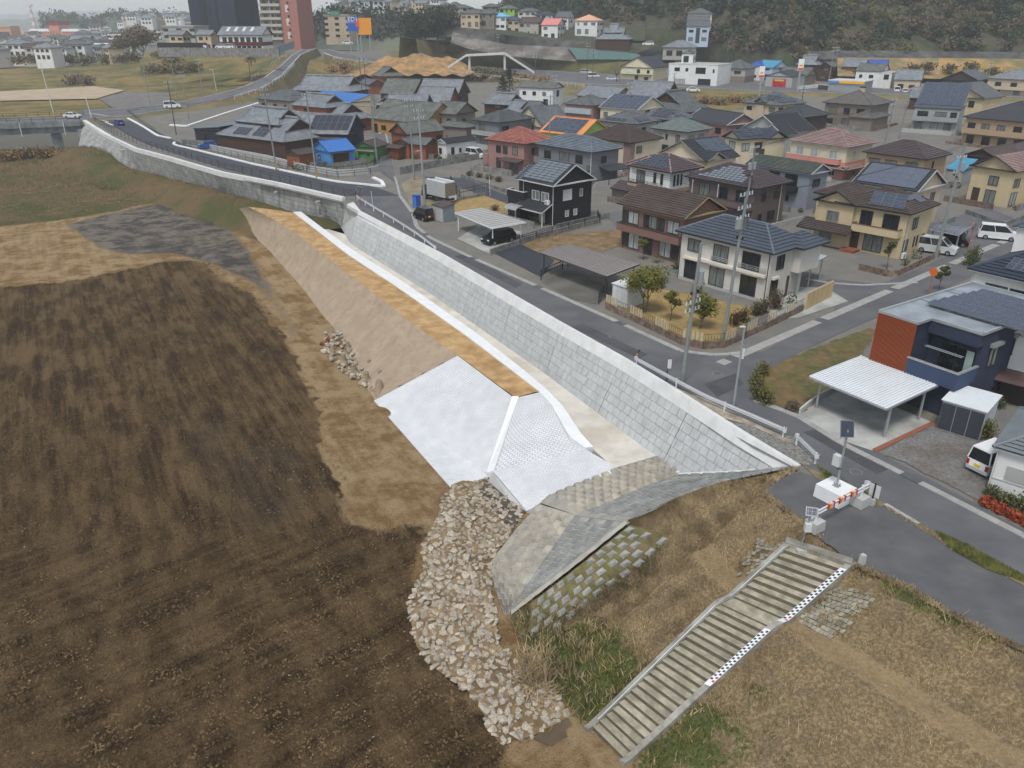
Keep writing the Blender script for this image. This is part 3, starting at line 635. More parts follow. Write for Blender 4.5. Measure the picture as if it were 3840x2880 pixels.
# the street along the river
sheet('street',px(0,(1500,735),(1545,790),(1560,850),(1610,890),(1740,950),(2060,1090),(2300,1195),(2555,1312),(2700,1330),(2800,1318),(2850,1452),(2905,1478),(2990,1522),(3300,1700),(3840,1985),(4300,2240),(4300,2600),(3840,2195),(3500,2010),(3330,1905),(3130,1800),(3010,1745),(2790,1615),(2560,1470),(2360,1350),(2100,1205),(1855,1063),(1660,952),(1475,850),(1360,795),(1320,760),(1380,735)),M_ASPH,dz=.004)
sheet('path',px(0,(2855,1840),(2905,1800),(3000,1770),(3060,1790),(3110,1850),(3270,1900),(3330,1905),(3440,1972),(3480,1995),(3600,2070),(3840,2185),(4300,2420),(4300,2720),(3840,2438),(3560,2300),(3400,2200),(3270,2145),(3180,2105),(3070,2010),(2960,1925),(2880,1870)),M_ASPP,dz=.03,jag=.12)
# side street by the white house, with its pale drain strip
sheet('street',px(0,(2690,1345),(2720,1330),(2860,1318),(3120,1185),(3140,1130),(3050,1075),(3110,1045),(3300,1065),(3500,985),(3600,940),(3700,880),(3840,850),(4100,760),(4100,830),(3840,935),(3700,1010),(3400,1155),(3250,1205),(2990,1325),(2905,1375),(2850,1452)),M_ASPH,dz=.008)
DR = mat('drain_slab',(.34,.335,.31),.9,.12,1.5,.3,20)
DRD = mat('drain_grate',(.10,.105,.11),.7,.1)
dr = thing('drain_cover_strip','pale concrete drain slabs down the middle of the side street','drain',at(3100,1200,.012))
P0,P1 = at(2700,1363,.012),at(3840,872,.012); dd = (P1 - P0); n = int(dd.length / 1.1); dv = dd.normalized(); sv = VV((-dv.y,dv.x,0)) * .45
for i in range(n):
 a = P0 + dv * (i * 1.1 + .015); b2 = P0 + dv * (i * 1.1 + 1.085); dk_ = i % 13 == 1
 local(dr,MB().slab([a - sv,b2 - sv,b2 + sv,a + sv],.03)).build('drain_grate' if dk_ else 'drain_slab',DRD if dk_ else DR,dr)
def slabs(name,label,pts,w,ln=1.2,m=None,h=.05,every=11,cat='drain',maxn=300):
 root = thing(name,label,cat,pts[0]); pl = resample(pts,step=ln)[:maxn]
 for i in range(len(pl) - 1):
  a,b2 = pl[i],pl[i + 1]; d = (b2 - a).normalized(); s = VV((-d.y,d.x,0)) * w / 2; a = a + d * .012; b2 = b2 - d * .012; u = VV((0,0,h))
  g = i % every == every - 1
  local(root,MB().slab([a - s + u,b2 - s + u,b2 + s + u,a + s + u],h + .02)).build('drain_grate' if g else 'gutter_slab',DRD if g else (m or DR),root)
 return root
slabs('gutter','pale gutter slabs along the street edge from the vending machine to the corner garden',px(.01,(1500,735),(1548,800),(1562,850),(1615,893),(1745,955),(2060,1094),(2300,1200),(2550,1314)),.55)
slabs('gutter','pale gutter slabs curving round the corner garden wall',px(.012,(2550,1315),(2640,1328),(2700,1332),(2790,1322)),.5)
slabs('gutter','pale gutter slabs along the street past the white carport and gravel yard',px(.012,(2830,1500),(2990,1560),(3150,1660),(3420,1795),(3840,2010),(4000,2100)),.5)
slabs('gutter','pale gutter slabs skirting the yellow house corner',px(.015,(3020,1045),(3090,1060),(3230,1070),(3440,1060)),.45)
slabs('gutter','narrow gutter slabs up the right edge of the alley',[atT(u,v,.06) for u,v in ((1500,735),(1478,650),(1460,560),(1440,470),(1420,400))],.4,2.5)
# new road up to the bridge
ROADW = [((1300,735),(1500,735)),((1150,705),(1400,700)),((1000,672),(1100,648)),((850,635),(930,612)),((700,590),(770,570)),((560,545),(650,525)),((470,500),(590,492)),((420,470),(500,455)),((350,445),(470,420))]
def ribbon(name,pairs,m,dz=.02,kind='structure',h=0.,n=60,free=None,**k):
 A = [atT(*a[:2],h) if len(a) < 3 else at(*a) for a,_ in pairs]; B = [atT(*b2[:2],h) if len(b2) < 3 else at(*b2) for _,b2 in pairs]
 A,B = resample(A,n=n),resample(B,n=n); mb = MB(); pts = []
 for a,b2 in zip(A,B):
  if free is None and len(pairs[0][0]) < 3:
   z = max(T(a.x,a.y),T(b2.x,b2.y),T((a.x + b2.x) / 2,(a.y + b2.y) / 2)); a = VV((a.x,a.y,z + h)); b2 = VV((b2.x,b2.y,z + h))
  pts.append([a + VV((0,0,dz)),b2 + VV((0,0,dz))])
 mb.add([p for r in pts for p in r],[(i * 2,i * 2 + 1,i * 2 + 3,i * 2 + 2) for i in range(n - 1)])
 o = up_faces(mb.build(name,m,kind=kind,**k)); mb = MB()
 if dz > .1:
  for s in (0,1):
   E = []
   for q in pts: d = (q[s] - q[1 - s]); d.z = 0; d.normalize(); p = q[s] + d * 3; E.append((q[s] - VV((0,0,.02)),VV((p.x,p.y,min(q[s].z - .3,T(p.x,p.y) - .4)))))
   for a,b2 in zip(E[:-1],E[1:]): mb.quad(a[0],b2[0],b2[1],a[1])
  up_faces(mb.build('road_shoulder',mat('shoulder_grass',s2l(124,110,76),.95,.25,.5,0,20,col2=s2l(98,94,62),csc=.25),kind=kind))
 return o
ribbon('road',ROADW,M_ASPN,.03)
M_LINE = mat('white_road_paint',(.62,.62,.61),.8,.12,3)
M_YEL = mat('yellow_road_paint',(.55,.40,.10),.8,.12,3)
# ------------------------------------------------------------------ houses
M_FRAME = mat('window_frame_dark',(.035,.034,.035),.5,.05); M_FRW = mat('window_frame_white',(.62,.62,.6),.5,.05); M_FRS = mat('window_frame_silver',(.33,.34,.34),.4,.05,metal=.3)
M_GL = mat('glass_dark',(.018,.022,.026),.06,.3,.8,spec=.6); M_GLC = mat('glass_curtain',(.17,.185,.17),.12,.35,2.5,spec=.6,stretch=(4,4,.3)); M_GLW = mat('glass_pale',(.38,.40,.39),.12,.3,2.5,spec=.6,stretch=(4,4,.3))
M_SHUT = mat('shutter_case_dark',(.045,.042,.042),.6,.1); M_GUT = mat('gutter_white',(.58,.58,.57),.5,.05); M_GUTD = mat('gutter_dark',(.05,.048,.048),.5,.05)
M_DOOR = mat('door_brown',(.07,.04,.028),.5,.15,4); M_WOODR = mat('redbrown_wood',(.16,.062,.036),.75,.2,5)
M_STEEL = mat('galvanised_steel',(.36,.38,.39),.45,.08,3,metal=.35); M_BLKM = mat('black_metal',(.02,.02,.022),.5,.1); M_WHM = mat('white_painted_metal',(.68,.69,.69),.45,.05); M_SILV = mat('silver_metal',(.42,.43,.43),.35,.06,metal=.4)
M_CMU = mat('block_wall_grey',(.24,.235,.22),.95,.22,1.2,.4,12,col2=(.13,.128,.12),csc=.9,cw=(.45,.7),streak=(.5,2))
M_BASE = mat('plinth_concrete',(.42,.42,.4),.9,.08)
def pv_mat():
 m,nt,b,co = shader('solar_cells',.12); b.inputs['Specular IOR Level'].default_value = .6
 sx = node(nt,'ShaderNodeSeparateXYZ'); nt.links.new(co,sx.inputs[0])
 def line(o,per,w):
  f = mth(nt,'FRACT',mth(nt,'DIVIDE',o,per),0); return mth(nt,'LESS_THAN',f,w)
 l = mth(nt,'MAXIMUM',line(sx.outputs[0],.2,.1),line(sx.outputs[1],.2,.1))
 nt.links.new(mixc(nt,mth(nt,'MULTIPLY',l,.55),(.025,.035,.06),(.32,.35,.40)),b.inputs['Base Color']); return m
M_PV = pv_mat(); M_PVD = mat('solar_dark',(.028,.034,.048),.12,.1,2,spec=.7); M_PVF = mat('solar_frame',(.2,.21,.23),.4,.05,metal=.3)
def rt(name,*rgb,r=.6,v=.1,c2=None): return mat('roof_' + name,s2l(*rgb),r,v,1.2,0,20,col2=c2 and s2l(*c2),csc=.8)
R_SLATE = rt('slate_blue',72,80,90); R_SLATEL = rt('slate_pale',112,122,132,c2=(96,106,114)); R_DARK = rt('charcoal',58,60,64); R_BROWN = rt('brown_shingle',84,72,68,r=.85,c2=(74,62,58)); R_PURP = rt('plum_brown',82,70,72)
R_TILE = rt('smoked_tile',128,132,136,c2=(108,112,116)); R_TILED = rt('smoked_tile_dark',96,100,102,c2=(80,84,84)); R_TILEO = rt('old_tile',104,106,100,c2=(82,86,80)); R_CORAL = rt('coral_tile',172,106,92,c2=(152,92,80)); R_PINK = rt('pinkish_tile',154,130,122,c2=(138,114,108)); R_GREEN = rt('grey_green_tile',118,128,124); R_BLUE = rt('blue_metal',58,110,176); R_ORNG = rt('orange_trim',214,140,84); R_MOSS = rt('mossy_shingle',74,82,78,r=.9,c2=(92,96,86)); R_GREYB = rt('brown_grey_tile',98,94,88,c2=(86,82,78)); R_SALM = rt('salmon_tile',206,128,122); R_PEACH = rt('peach_tile',216,164,134); R_TEAL = rt('teal_metal',70,140,170)
def wl_(name,*rgb,c2=None,st=.12,rough=.85): return mat('wall_' + name,s2l(*rgb),rough,.05,.7,0,20,col2=c2 and s2l(*c2),csc=.6,streak=(st,1.5))
W_OFFW = wl_('off_white',205,200,190); W_BRICK = wl_('brown_brick',128,98,88); W_WHITE = wl_('white',222,222,218); W_BRN = wl_('dark_brown_brick',104,90,86); W_GREY = wl_('grey',122,124,128); W_GREYL = wl_('pale_grey',168,168,164); W_BLACK = wl_('black',34,34,37,st=.02); W_NAVY = wl_('navy',48,56,74,st=.05)
W_YEL = wl_('yellow_beige',200,181,144); W_CRM = wl_('cream',216,203,172); W_TAN = wl_('tan',176,150,118); W_PINK = wl_('pink_brick',154,118,112); W_CORAL = wl_('coral_pink',206,138,122); W_GRB = wl_('grey_beige',172,166,156); W_WOOD = wl_('dark_wood',74,52,42); W_REDW = wl_('red_brown_wood',138,82,56); W_BLUEP = wl_('pale_blue',176,192,208); W_BLUE = wl_('blue',84,142,200); W_GRN = wl_('green',82,138,78); W_LIME = wl_('lime',150,190,90); W_BGR = wl_('beige',196,178,152); W_BRNG = wl_('grey_brown',132,122,112); W_MAUVE = wl_('mauve',146,122,116); W_GRYB = wl_('blue_grey',136,142,152); W_DKBR = wl_('darkest_brown',66,58,56); W_BLK2 = wl_('black_siding',40,41,44,st=.02)
_WIN = {}
def window_mesh(w,h,fr,gl,panes,case):
 key = (round(w,2),round(h,2),fr.name,gl.name,panes,case)
 if key in _WIN: return _WIN[key]
 f = MB(); t = .06
 f.box(0,-.04,0,w,.08,t); f.box(0,-.04,h - t,w,.08,t); f.box(-w / 2 + t / 2,-.04,t,t,.078,h - 2 * t); f.box(w / 2 - t / 2,-.04,t,t,.078,h - 2 * t)
 if panes > 1: f.box(0,-.04,t,t * .9,.07,h - 2 * t)
 if case: f.box(0,-.1,h + .005,w + .1,.2,.26)
 fm = f.mesh('window',fr); pm = []
 for i in range(panes):
  x0 = -w / 2 + t + i * (w - 2 * t) / panes; x1 = x0 + (w - 2 * t) / panes; y = -.012 - .012 * i
  g = MB(); g.quad((x0,y,t),(x1,y,t),(x1,y,h - t),(x0,y,h - t)); pm.append(g.mesh('pane',gl))
 _WIN[key] = (fm,pm); return _WIN[key]
M_RISER = mat('course_shadow_edge',(.03,.03,.033),.8,.1)  # near-black risers paint in the shade line under each roof course
class House:
 pass
def frame_from(L,N,R,h,g,Yd=None,ang=-.2):
 if Yd:
  n = atd(*N,Yd); ex = VV((math.cos(ang),math.sin(ang),0)); ey = VV((-ex.y,ex.x,0)); dep = Yd * CT - (n.z - CAMH) * ST
  kL,kR = (L[0] - 1920) / FPX,(R[0] - 1920) / FPX
  w = (n.x - kL * dep) / (ex.x - kL * ex.y * CT); d = (kR * dep - n.x) / (ey.x - kR * ey.y * CT)
  return n,ex,ey,ang,max(4,abs(w)),min(11,max(6,abs(d))),n.z
 pt = (lambda q: at(q[0],q[1],g + h)) if g is not None else (lambda q: atT(q[0],q[1],h))
 n = pt(N); z = n.z; l = at(L[0],L[1],z); r = at(R[0],R[1],z)
 a = (n - l); b2 = (r - n); a1 = math.atan2(a.y,a.x); a2 = math.atan2(b2.y,b2.x) - math.pi / 2
 d = (a2 - a1 + math.pi) % (2 * math.pi) - math.pi; wa,wb = a.length,b2.length; ang = a1 + d * wb / (wa + wb)
 ex = VV((math.cos(ang),math.sin(ang),0)); ey = VV((-ex.y,ex.x,0))
 w,dd = abs(a.dot(ex)),abs(b2.dot(ey))
 if n.y > 190: dd = min(dd,max(8,min(13,1.2 * w)))
 return n,ex,ey,ang,w,dd,z
def slope_part(parent,e0,e1,t1,t0,m,course,name='roof_slope',lift=.0):
 e0,e1,t1,t0 = [Vector(p) for p in (e0,e1,t1,t0)]
 mb = MB(); ln = max(((t0 + t1) / 2 - (e0 + e1) / 2).length,.1); nn = (e1 - e0).cross(t0 - e0 if (t0 - e0).length > .01 else t1 - e0).normalized()
 if nn.z < 0: nn = -nn
 n = max(1,int(ln / course)) if course else 1; st = .07 if course else 0; th = .1
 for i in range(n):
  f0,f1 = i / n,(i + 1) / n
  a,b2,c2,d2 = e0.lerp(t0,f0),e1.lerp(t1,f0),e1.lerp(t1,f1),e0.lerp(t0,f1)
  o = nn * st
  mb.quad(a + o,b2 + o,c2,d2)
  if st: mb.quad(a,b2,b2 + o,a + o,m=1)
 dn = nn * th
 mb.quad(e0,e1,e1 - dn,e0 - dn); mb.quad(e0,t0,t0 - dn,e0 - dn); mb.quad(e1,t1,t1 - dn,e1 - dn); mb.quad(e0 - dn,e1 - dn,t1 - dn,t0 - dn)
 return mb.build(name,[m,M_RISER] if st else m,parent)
def ridge_part(parent,a,b2,m,r=.13): return MB().tube(Vector(a),Vector(b2),r,r,6).build('ridge_cap',m,parent)
def roof_on(root,kind,w,d,z,rise,m,course,ridm=None,fas=None,x0=0,y0=0,ov=.5,wall=None,name='roof',f=.42,tri=True,cap=.12,cross=None):
 fas = fas or M_GUTD; a,b2 = w / 2,d / 2; sl = {}
 def V(x,y,zz): return VV((x0 + x,y0 + y,z + zz))
 s = MB()
 s.prism([(x0 - a + .06,y0 - b2 + .06),(x0 + a - .06,y0 - b2 + .06),(x0 + a - .06,y0 + b2 - .06),(x0 - a + .06,y0 + b2 - .06)],z - .16,z - .02)
 if kind == 'flat': s = MB().prism([(x0 - a,y0 - b2),(x0 + a,y0 - b2),(x0 + a,y0 + b2),(x0 - a,y0 + b2)],z - .1,z + .12)
 ro = s.build(name,fas,root)
 ridm = ridm or m
 if kind == 'flat':
  MB().quad(V(-a + .2,-b2 + .2,.13),V(a - .2,-b2 + .2,.13),V(a - .2,b2 - .2,.13),V(-a + .2,b2 - .2,.13)).build('roof_deck',m,ro); return ro,sl
 if kind == 'hip':
  if w >= d: e = a - b2; r0,r1 = V(-e,0,rise),V(e,0,rise)
  else: e = b2 - a; r0,r1 = V(0,-e,rise),V(0,e,rise)
  A,B,C,D_ = V(-a,-b2,0),V(a,-b2,0),V(a,b2,0),V(-a,b2,0)
  if w >= d: sl = {'f': (A,B,r1,r0),'r': (B,C,r1,r1),'b': (C,D_,r0,r1),'l': (D_,A,r0,r0)}
  else: sl = {'f': (A,B,r0,r0),'r': (B,C,r1,r0),'b': (C,D_,r1,r1),'l': (D_,A,r0,r1)}
  for k in 'frbl': slope_part(ro,*sl[k],m,course)
  if cap:
   for p,q in ((A,r0),(D_,r0 if w >= d else r1),(B,r1 if w >= d else r0),(C,r1)): ridge_part(ro,p,q,ridm,cap)
   if (r1 - r0).length > .2: ridge_part(ro,r0,r1,ridm,cap * 1.15)
 elif kind == 'gx':
  r0,r1 = V(-a,0,rise),V(a,0,rise); sl = {'f': (V(-a,-b2,0),V(a,-b2,0),r1,r0),'b': (V(a,b2,0),V(-a,b2,0),r0,r1)}
  for k in 'fb': slope_part(ro,*sl[k],m,course)
  if cap: ridge_part(ro,r0,r1,ridm,cap)
  for sx in (-1,1):
   for sy in (-1,1): MB().tube(V(sx * a,sy * b2,-.06),V(sx * a,0,rise - .06),.09,.09,4).build('barge_board',fas,ro)
 elif kind == 'gy':
  r0,r1 = V(0,-b2,rise),V(0,b2,rise); sl = {'l': (V(-a,b2,0),V(-a,-b2,0),r0,r1),'r': (V(a,-b2,0),V(a,b2,0),r1,r0)}
  for k in 'lr': slope_part(ro,*sl[k],m,course)
  if cap: ridge_part(ro,r0,r1,ridm,cap)
  for sy in (-1,1):
   for sx in (-1,1): MB().tube(V(sx * a,sy * b2,-.06),V(0,sy * b2,rise - .06),.09,.09,4).build('barge_board',fas,ro)
 elif kind in ('ix','iy'):
  sw = kind == 'iy'
  def U(x,y,zz): return V(y,-x,zz) if sw else V(x,y,zz)
  A_,B_ = (b2,a) if sw else (a,b2); g = A_ - B_ * f; yy = B_ * (1 - f); o = .35
  for sgn,key in ((-1,'f'),(1,'b')):
   q = (U(-A_,sgn * B_,0),U(A_,sgn * B_,0),U(g,sgn * yy,rise * f),U(-g,sgn * yy,rise * f)); up = (U(-g - o,sgn * yy,rise * f + .02),U(g + o,sgn * yy,rise * f + .02),U(g + o,0,rise),U(-g - o,0,rise))
   slope_part(ro,*q,m,course); slope_part(ro,*up,m,course); sl[key] = (q[0],q[1],up[2],up[3])
  for sgn,key in ((-1,'l'),(1,'r')):
   slope_part(ro,U(sgn * A_,-B_,0),U(sgn * A_,B_,0),U(sgn * g,yy,rise * f),U(sgn * g,-yy,rise * f),m,course)
   MB().quad(U(sgn * g,-yy,rise * f),U(sgn * g,yy,rise * f),U(sgn * g,0,rise - .05)).build('gable_panel',W_WOOD,ro)
   if cap:
    for sy in (-1,1): ridge_part(ro,U(sgn * A_,sy * B_,0),U(sgn * g,sy * yy,rise * f),ridm,cap); ridge_part(ro,U(sgn * (g + o),sy * yy,rise * f),U(sgn * (g + o),0,rise),ridm,cap)
  if cap: ridge_part(ro,U(-g - o,0,rise + .1),U(g + o,0,rise + .1),ridm,cap * 1.8)
 elif kind == 'mono':
  sl = {'f': (V(-a,-b2,0),V(a,-b2,0),V(a,b2,rise),V(-a,b2,rise))}; slope_part(ro,*sl['f'],m,course)
 elif kind == 'monor':
  sl = {'l': (V(-a,b2,0),V(-a,-b2,0),V(a,-b2,rise),V(a,b2,rise))}; slope_part(ro,*sl['l'],m,course)
 return ro,sl
def wall_on(root,kind,w,d,z0,z,rise,m,x0=0,y0=0,name='wall',m2=None,zs=None):
 a,b2 = w / 2,d / 2
 if m2 is not None:
  MB().box(x0,y0,z0,w,d,zs - z0).build('lower_' + name,m2,root); z0 = zs
  a,b2 = a - .004,b2 - .004
 mb = MB().box(x0,y0,z0,2 * a,2 * b2,z - z0)
 if kind == 'gx':
  for sx in (-1,1): mb.quad((x0 + sx * a,y0 - b2,z),(x0 + sx * a,y0 + b2,z),(x0 + sx * a,y0,z + rise))
 if kind == 'gy':
  for sy in (-1,1): mb.quad((x0 - a,y0 + sy * b2,z),(x0 + a,y0 + sy * b2,z),(x0,y0 + sy * b2,z + rise))
 if kind == 'mono':
  mb.quad((x0 - a,y0 + b2,z),(x0 + a,y0 + b2,z),(x0 + a,y0 + b2,z + rise),(x0 - a,y0 + b2,z + rise))
  for sx in (-1,1): mb.quad((x0 + sx * a,y0 - b2,z),(x0 + sx * a,y0 + b2,z),(x0 + sx * a,y0 + b2,z + rise))
 if kind == 'monor':
  mb.quad((x0 + a,y0 - b2,z),(x0 + a,y0 + b2,z),(x0 + a,y0 + b2,z + rise),(x0 + a,y0 - b2,z + rise))
  for sy in (-1,1): mb.quad((x0 - a,y0 + sy * b2,z),(x0 + a,y0 + sy * b2,z),(x0 + a,y0 + sy * b2,z + rise))
 return mb.build(name,m,root)
def house(label,cr,L,N,R,h=5.4,roof='hip',wall=None,rm=None,pitch=.42,ov=.5,course=0.,g=None,win='auto',name='house',cat='house',fr=None,m2=None,zs=2.75,ridm=None,fas=None,group=None,gutter=None,door=None,seed=None,f=.42,cap=.12,wdir=2.6,detail=False,Yd=None,ang0=-.2):
 L,N,R = [c(cr,*q) for q in (L,N,R)]
 n,ex,ey,ang,w,d,z = frame_from(L,N,R,h,g,Yd,ang0)
 cen = n - ex * w / 2 + ey * d / 2; gz = z - h
 root = thing(name,label,cat,(cen.x,cen.y,gz),ang,group)
 H = House(); H.root,H.w,H.d,H.h,H.ang,H.gz,H.ov = root,w,d,h,ang,gz,ov; H.ww,H.dw = w - 2 * ov,d - 2 * ov
 rise = pitch * (min(w,d) / 2 if roof in ('hip',) else (d / 2 if roof in ('gx','ix') else (w / 2 if roof in ('gy','iy') else (d if roof == 'mono' else w)))); H.rise = rise
 k = {'gx': H.dw / d,'gy': H.ww / w,'mono': H.dw / d,'monor': H.ww / w}.get(roof,1)
 zw = h + (pitch * ov if roof in ('gx','gy','mono','monor') else 0)
 zw = h - .1 if roof not in ('gx','gy','mono','monor') else h + pitch * ov * 0 - .02
 wr = rise * k if roof in ('gx','gy') else rise
 wall_on(root,roof,H.ww,H.dw,-1.2,zw,(rise * k + pitch * ov * .8) if roof in ('gx','gy') else rise * k,wall,m2=m2,zs=zs)
 H.roof,H.sl = roof_on(root,roof,w,d,h,rise,rm,course,ridm,fas,ov=ov,f=f,cap=cap)
 if gutter: MB().box(0,-d / 2 - .05,h - .12,w,.1,.12).box(w / 2 + .05,0,h - .12,.1,d,.12).build('gutter',gutter,root); [MB().tube((sx * (H.ww / 2 + .05),-H.dw / 2 - .05,0),(sx * (H.ww / 2 + .05),-H.dw / 2 - .05,h - .1),.045,.045,6).build('downpipe',gutter,root) for sx in (-1,1)]
 fr = fr or M_FRAME; H.fr = fr; rd = random.Random(seed if seed is not None else hash(label) % 9999 if 0 else sum(map(ord,label)))
 if win == 'auto':
  for st in range(2 if h > 4.2 else 1):
   for face,ln in (('f',H.ww),('r',H.dw)):
    nwin = max(1,int(ln / wdir))
    for i in range(nwin):
     if rd.random() < .12: continue
     big = rd.random() < .45; ww_ = min(ln / nwin * .72,rd.choice([1.6,1.7,1.8]) if big or rd.random() < .6 else .7); hh = 2.0 if (st == 0 and big) else rd.choice([1.1,1.1,.9])
     zz = (.25 if hh > 1.5 else .95) + st * 2.75
     add_win(H,face,(i + .5 + rd.uniform(-.12,.12)) / nwin,zz,ww_,min(hh,h - zz - .3),rd.choice([M_GL,M_GL,M_GLC]),sub=detail)
 elif win:
  for q in win: add_win(H,*q,sub=True)
 return H
def face_frame(H,face):
 if face == 'f': return (-H.ww / 2,-H.dw / 2,0,H.ww)
 if face == 'r': return (H.ww / 2,-H.dw / 2,math.pi / 2,H.dw)
 if face == 'l': return (-H.ww / 2,H.dw / 2,-math.pi / 2,H.dw)
 return (H.ww / 2,H.dw / 2,math.pi,H.ww)
def on_face(H,face,t,off=0.):
 x,y,rz,ln = face_frame(H,face); return x + math.cos(rz) * ln * t + math.sin(rz) * off,y + math.sin(rz) * ln * t - math.cos(rz) * off,rz
def add_win(H,face,t,z,w,h,gl=None,fr=None,panes=None,case=False,sub=True,off=.0,name='window'):
 x,y,rz = on_face(H,face,t,off); gl = gl or M_GL; panes = panes or (2 if w > .9 else 1)
 fm,pm = window_mesh(w,h,fr or H.fr,gl,panes,case)
 o = link(name,fm,H.root,(x,y,z),rz)
 if sub:
  for p in pm: link('pane',p,o)
 else: link('pane',pm[0] if panes == 1 else window_mesh(w,h,fr or H.fr,gl,1,case)[1][0],o)
 return o
def fbox(H,face,t0,t1,z,hgt,off,dep,m,name):
 x,y,rz,ln = face_frame(H,face); t = (t0 + t1) / 2; cx,cy,_ = on_face(H,face,t,off + dep / 2)
 return MB().box(cx,cy,z,ln * (t1 - t0),dep,hgt,rz).build(name,m,H.root)
def balcony(H,face,t0,t1,z,dep,hgt,m,cap=None,off=0.):
 x,y,rz,ln = face_frame(H,face); W_ = ln * (t1 - t0); cx,cy,_ = on_face(H,face,(t0 + t1) / 2,off); o = thing_part(H.root,'balcony',(cx,cy,z),rz)
 mb = MB().box(0,-dep / 2,0,W_,dep,.15).box(0,-dep + .06,.15,W_,.12,hgt).box(-W_ / 2 + .06,-dep / 2 + .06,.15,.118,dep - .12,hgt).box(W_ / 2 - .06,-dep / 2 + .06,.15,.118,dep - .12,hgt)
 mb.build('parapet',m,o)
 if cap: MB().box(0,-dep + .06,.15 + hgt,W_ + .06,.2,.07).box(-W_ / 2 + .06,-dep / 2 + .1,.15 + hgt,.2,dep - .2,.07).box(W_ / 2 - .06,-dep / 2 + .1,.15 + hgt,.2,dep - .2,.07).build('parapet_cap',cap,o)
 return o
def railing(H,face,t0,t1,z,off,hgt,m):
 x,y,rz,ln = face_frame(H,face); W_ = ln * (t1 - t0); cx,cy,_ = on_face(H,face,(t0 + t1) / 2,off); mb = MB()
 for k in (.35,.65,1): mb.box(0,0,hgt * k,W_,.05,.05)
 for i in range(int(W_ / .9) + 1): mb.box(-W_ / 2 + i * W_ / max(1,int(W_ / .9)),0,0,.05,.045,hgt)
 o = mb.build('railing',m,H.root); o.location = (cx,cy,z); o.rotation_euler = (0,0,rz); return o
def thing_part(parent,name,loc,rz):
 o = bpy.data.objects.new(name,None); COL.objects.link(o); o.parent = parent; o.location = loc; o.rotation_euler = (0,0,rz); o.empty_display_size = .1; return o
def lean(H,face,t0,t1,ztop,dep,drop,m,course=.3,name='lower_roof',fas=None,off=0.,posts=0):
 x,y,rz,ln = face_frame(H,face); W_ = ln * (t1 - t0); cx,cy,_ = on_face(H,face,(t0 + t1) / 2,off)
 o = thing_part(H.root,name,(cx,cy,ztop),rz)
 slope_part(o,(-W_ / 2,-dep,-drop),(W_ / 2,-dep,-drop),(W_ / 2,0,0),(-W_ / 2,0,0),m,course)
 MB().box(0,-dep - .05,-drop - .16,W_,.1,.15).build('gutter',fas or M_GUTD,o)
 mb = MB()
 for sx in (-1,1): mb.tube((sx * W_ / 2,-dep,-drop - .05),(sx * W_ / 2,0,-.05),.07,.07,4)
 mb.build('barge_board',fas or M_GUTD,o)
 for i in range(posts): MB().box(-W_ / 2 + .15 + i * (W_ - .3) / max(1,posts - 1),-dep + .15,-ztop,.12,.12,ztop - drop - .1).build('post',fas or M_GUTD,o)
 return o
def solar(H,key,u0,u1,v0,v1,nx,ny,m=None,lift=.09,skip=(),gap=.03,parent=None,sl=None,stag=0):
 e0,e1,t1,t0 = (sl or H.sl)[key]; m = m or M_PVD
 def S(u,v): return Vector(e0).lerp(Vector(t0),v).lerp(Vector(e1).lerp(Vector(t1),v),u)
 nn = (Vector(e1) - Vector(e0)).cross(Vector(t1) - Vector(e0)).normalized(); nn = nn if nn.z > 0 else -nn
 a,b2,d2 = Vector(e0),Vector(e1),None; ex = (b2 - a).normalized(); ey = nn.cross(ex); ey = ey if ey.z > 0 else -ey
 sl_len = (((Vector(t0) + Vector(t1)) / 2 - (a + b2) / 2)).dot(ey); W_ = (b2 - a).length
 cell = ((u1 - u0) * W_ / nx,(v1 - v0) * sl_len / ny)
 k = MB().box(0,0,0,cell[0] - gap,cell[1] - gap,.05).mesh('solar_panel',[M_PVF]); k = None
 mb = MB().box(0,0,0,cell[0] - gap,cell[1] - gap,.05,m=0); mb.quad(*[(sx * (cell[0] / 2 - gap / 2 - .03),sy * (cell[1] / 2 - gap / 2 - .03),.054) for sx,sy in ((-1,-1),(1,-1),(1,1),(-1,1))],m=1)
 me = mb.mesh('solar_panel',[M_PVF,m])
 for j in range(ny):
  for i in range(nx):
   if (i,j) in skip: continue
   p = a + ex * (W_ * u0 + cell[0] * (i + .5 + stag * j)) + ey * (sl_len * v0 + cell[1] * (j + .5)) + nn * lift
   mw = Matrix((ex,ey,nn)).transposed().to_4x4(); mw.translation = p
   link('solar_panel',me,parent or H.roof,mw=mw)
def wing(H,x0,x1,y0,y1,h,roof,wall,rm,pitch=.42,course=0,ov=.45,fas=None,z0=-1.2,ridm=None,name='wing',cap=.1,f=.42):
 w,d = x1 - x0,y1 - y0; cx,cy = (x0 + x1) / 2,(y0 + y1) / 2
 rise = pitch * (min(w,d) / 2 if roof == 'hip' else (d / 2 if roof in ('gx','ix') else (w / 2 if roof in ('gy','iy') else (d if roof == 'mono' else w))))
 wall_on(H.root,roof,w - 2 * ov,d - 2 * ov,z0,h - .06,rise * {'gx': (d - 2 * ov) / d,'gy': (w - 2 * ov) / w}.get(roof,.9),wall,cx,cy,name=name + '_wall')
 ro,sl = roof_on(H.root,roof,w,d,h,rise,rm,course,ridm,fas,cx,cy,name=name + '_roof',cap=cap,f=f); return ro,sl
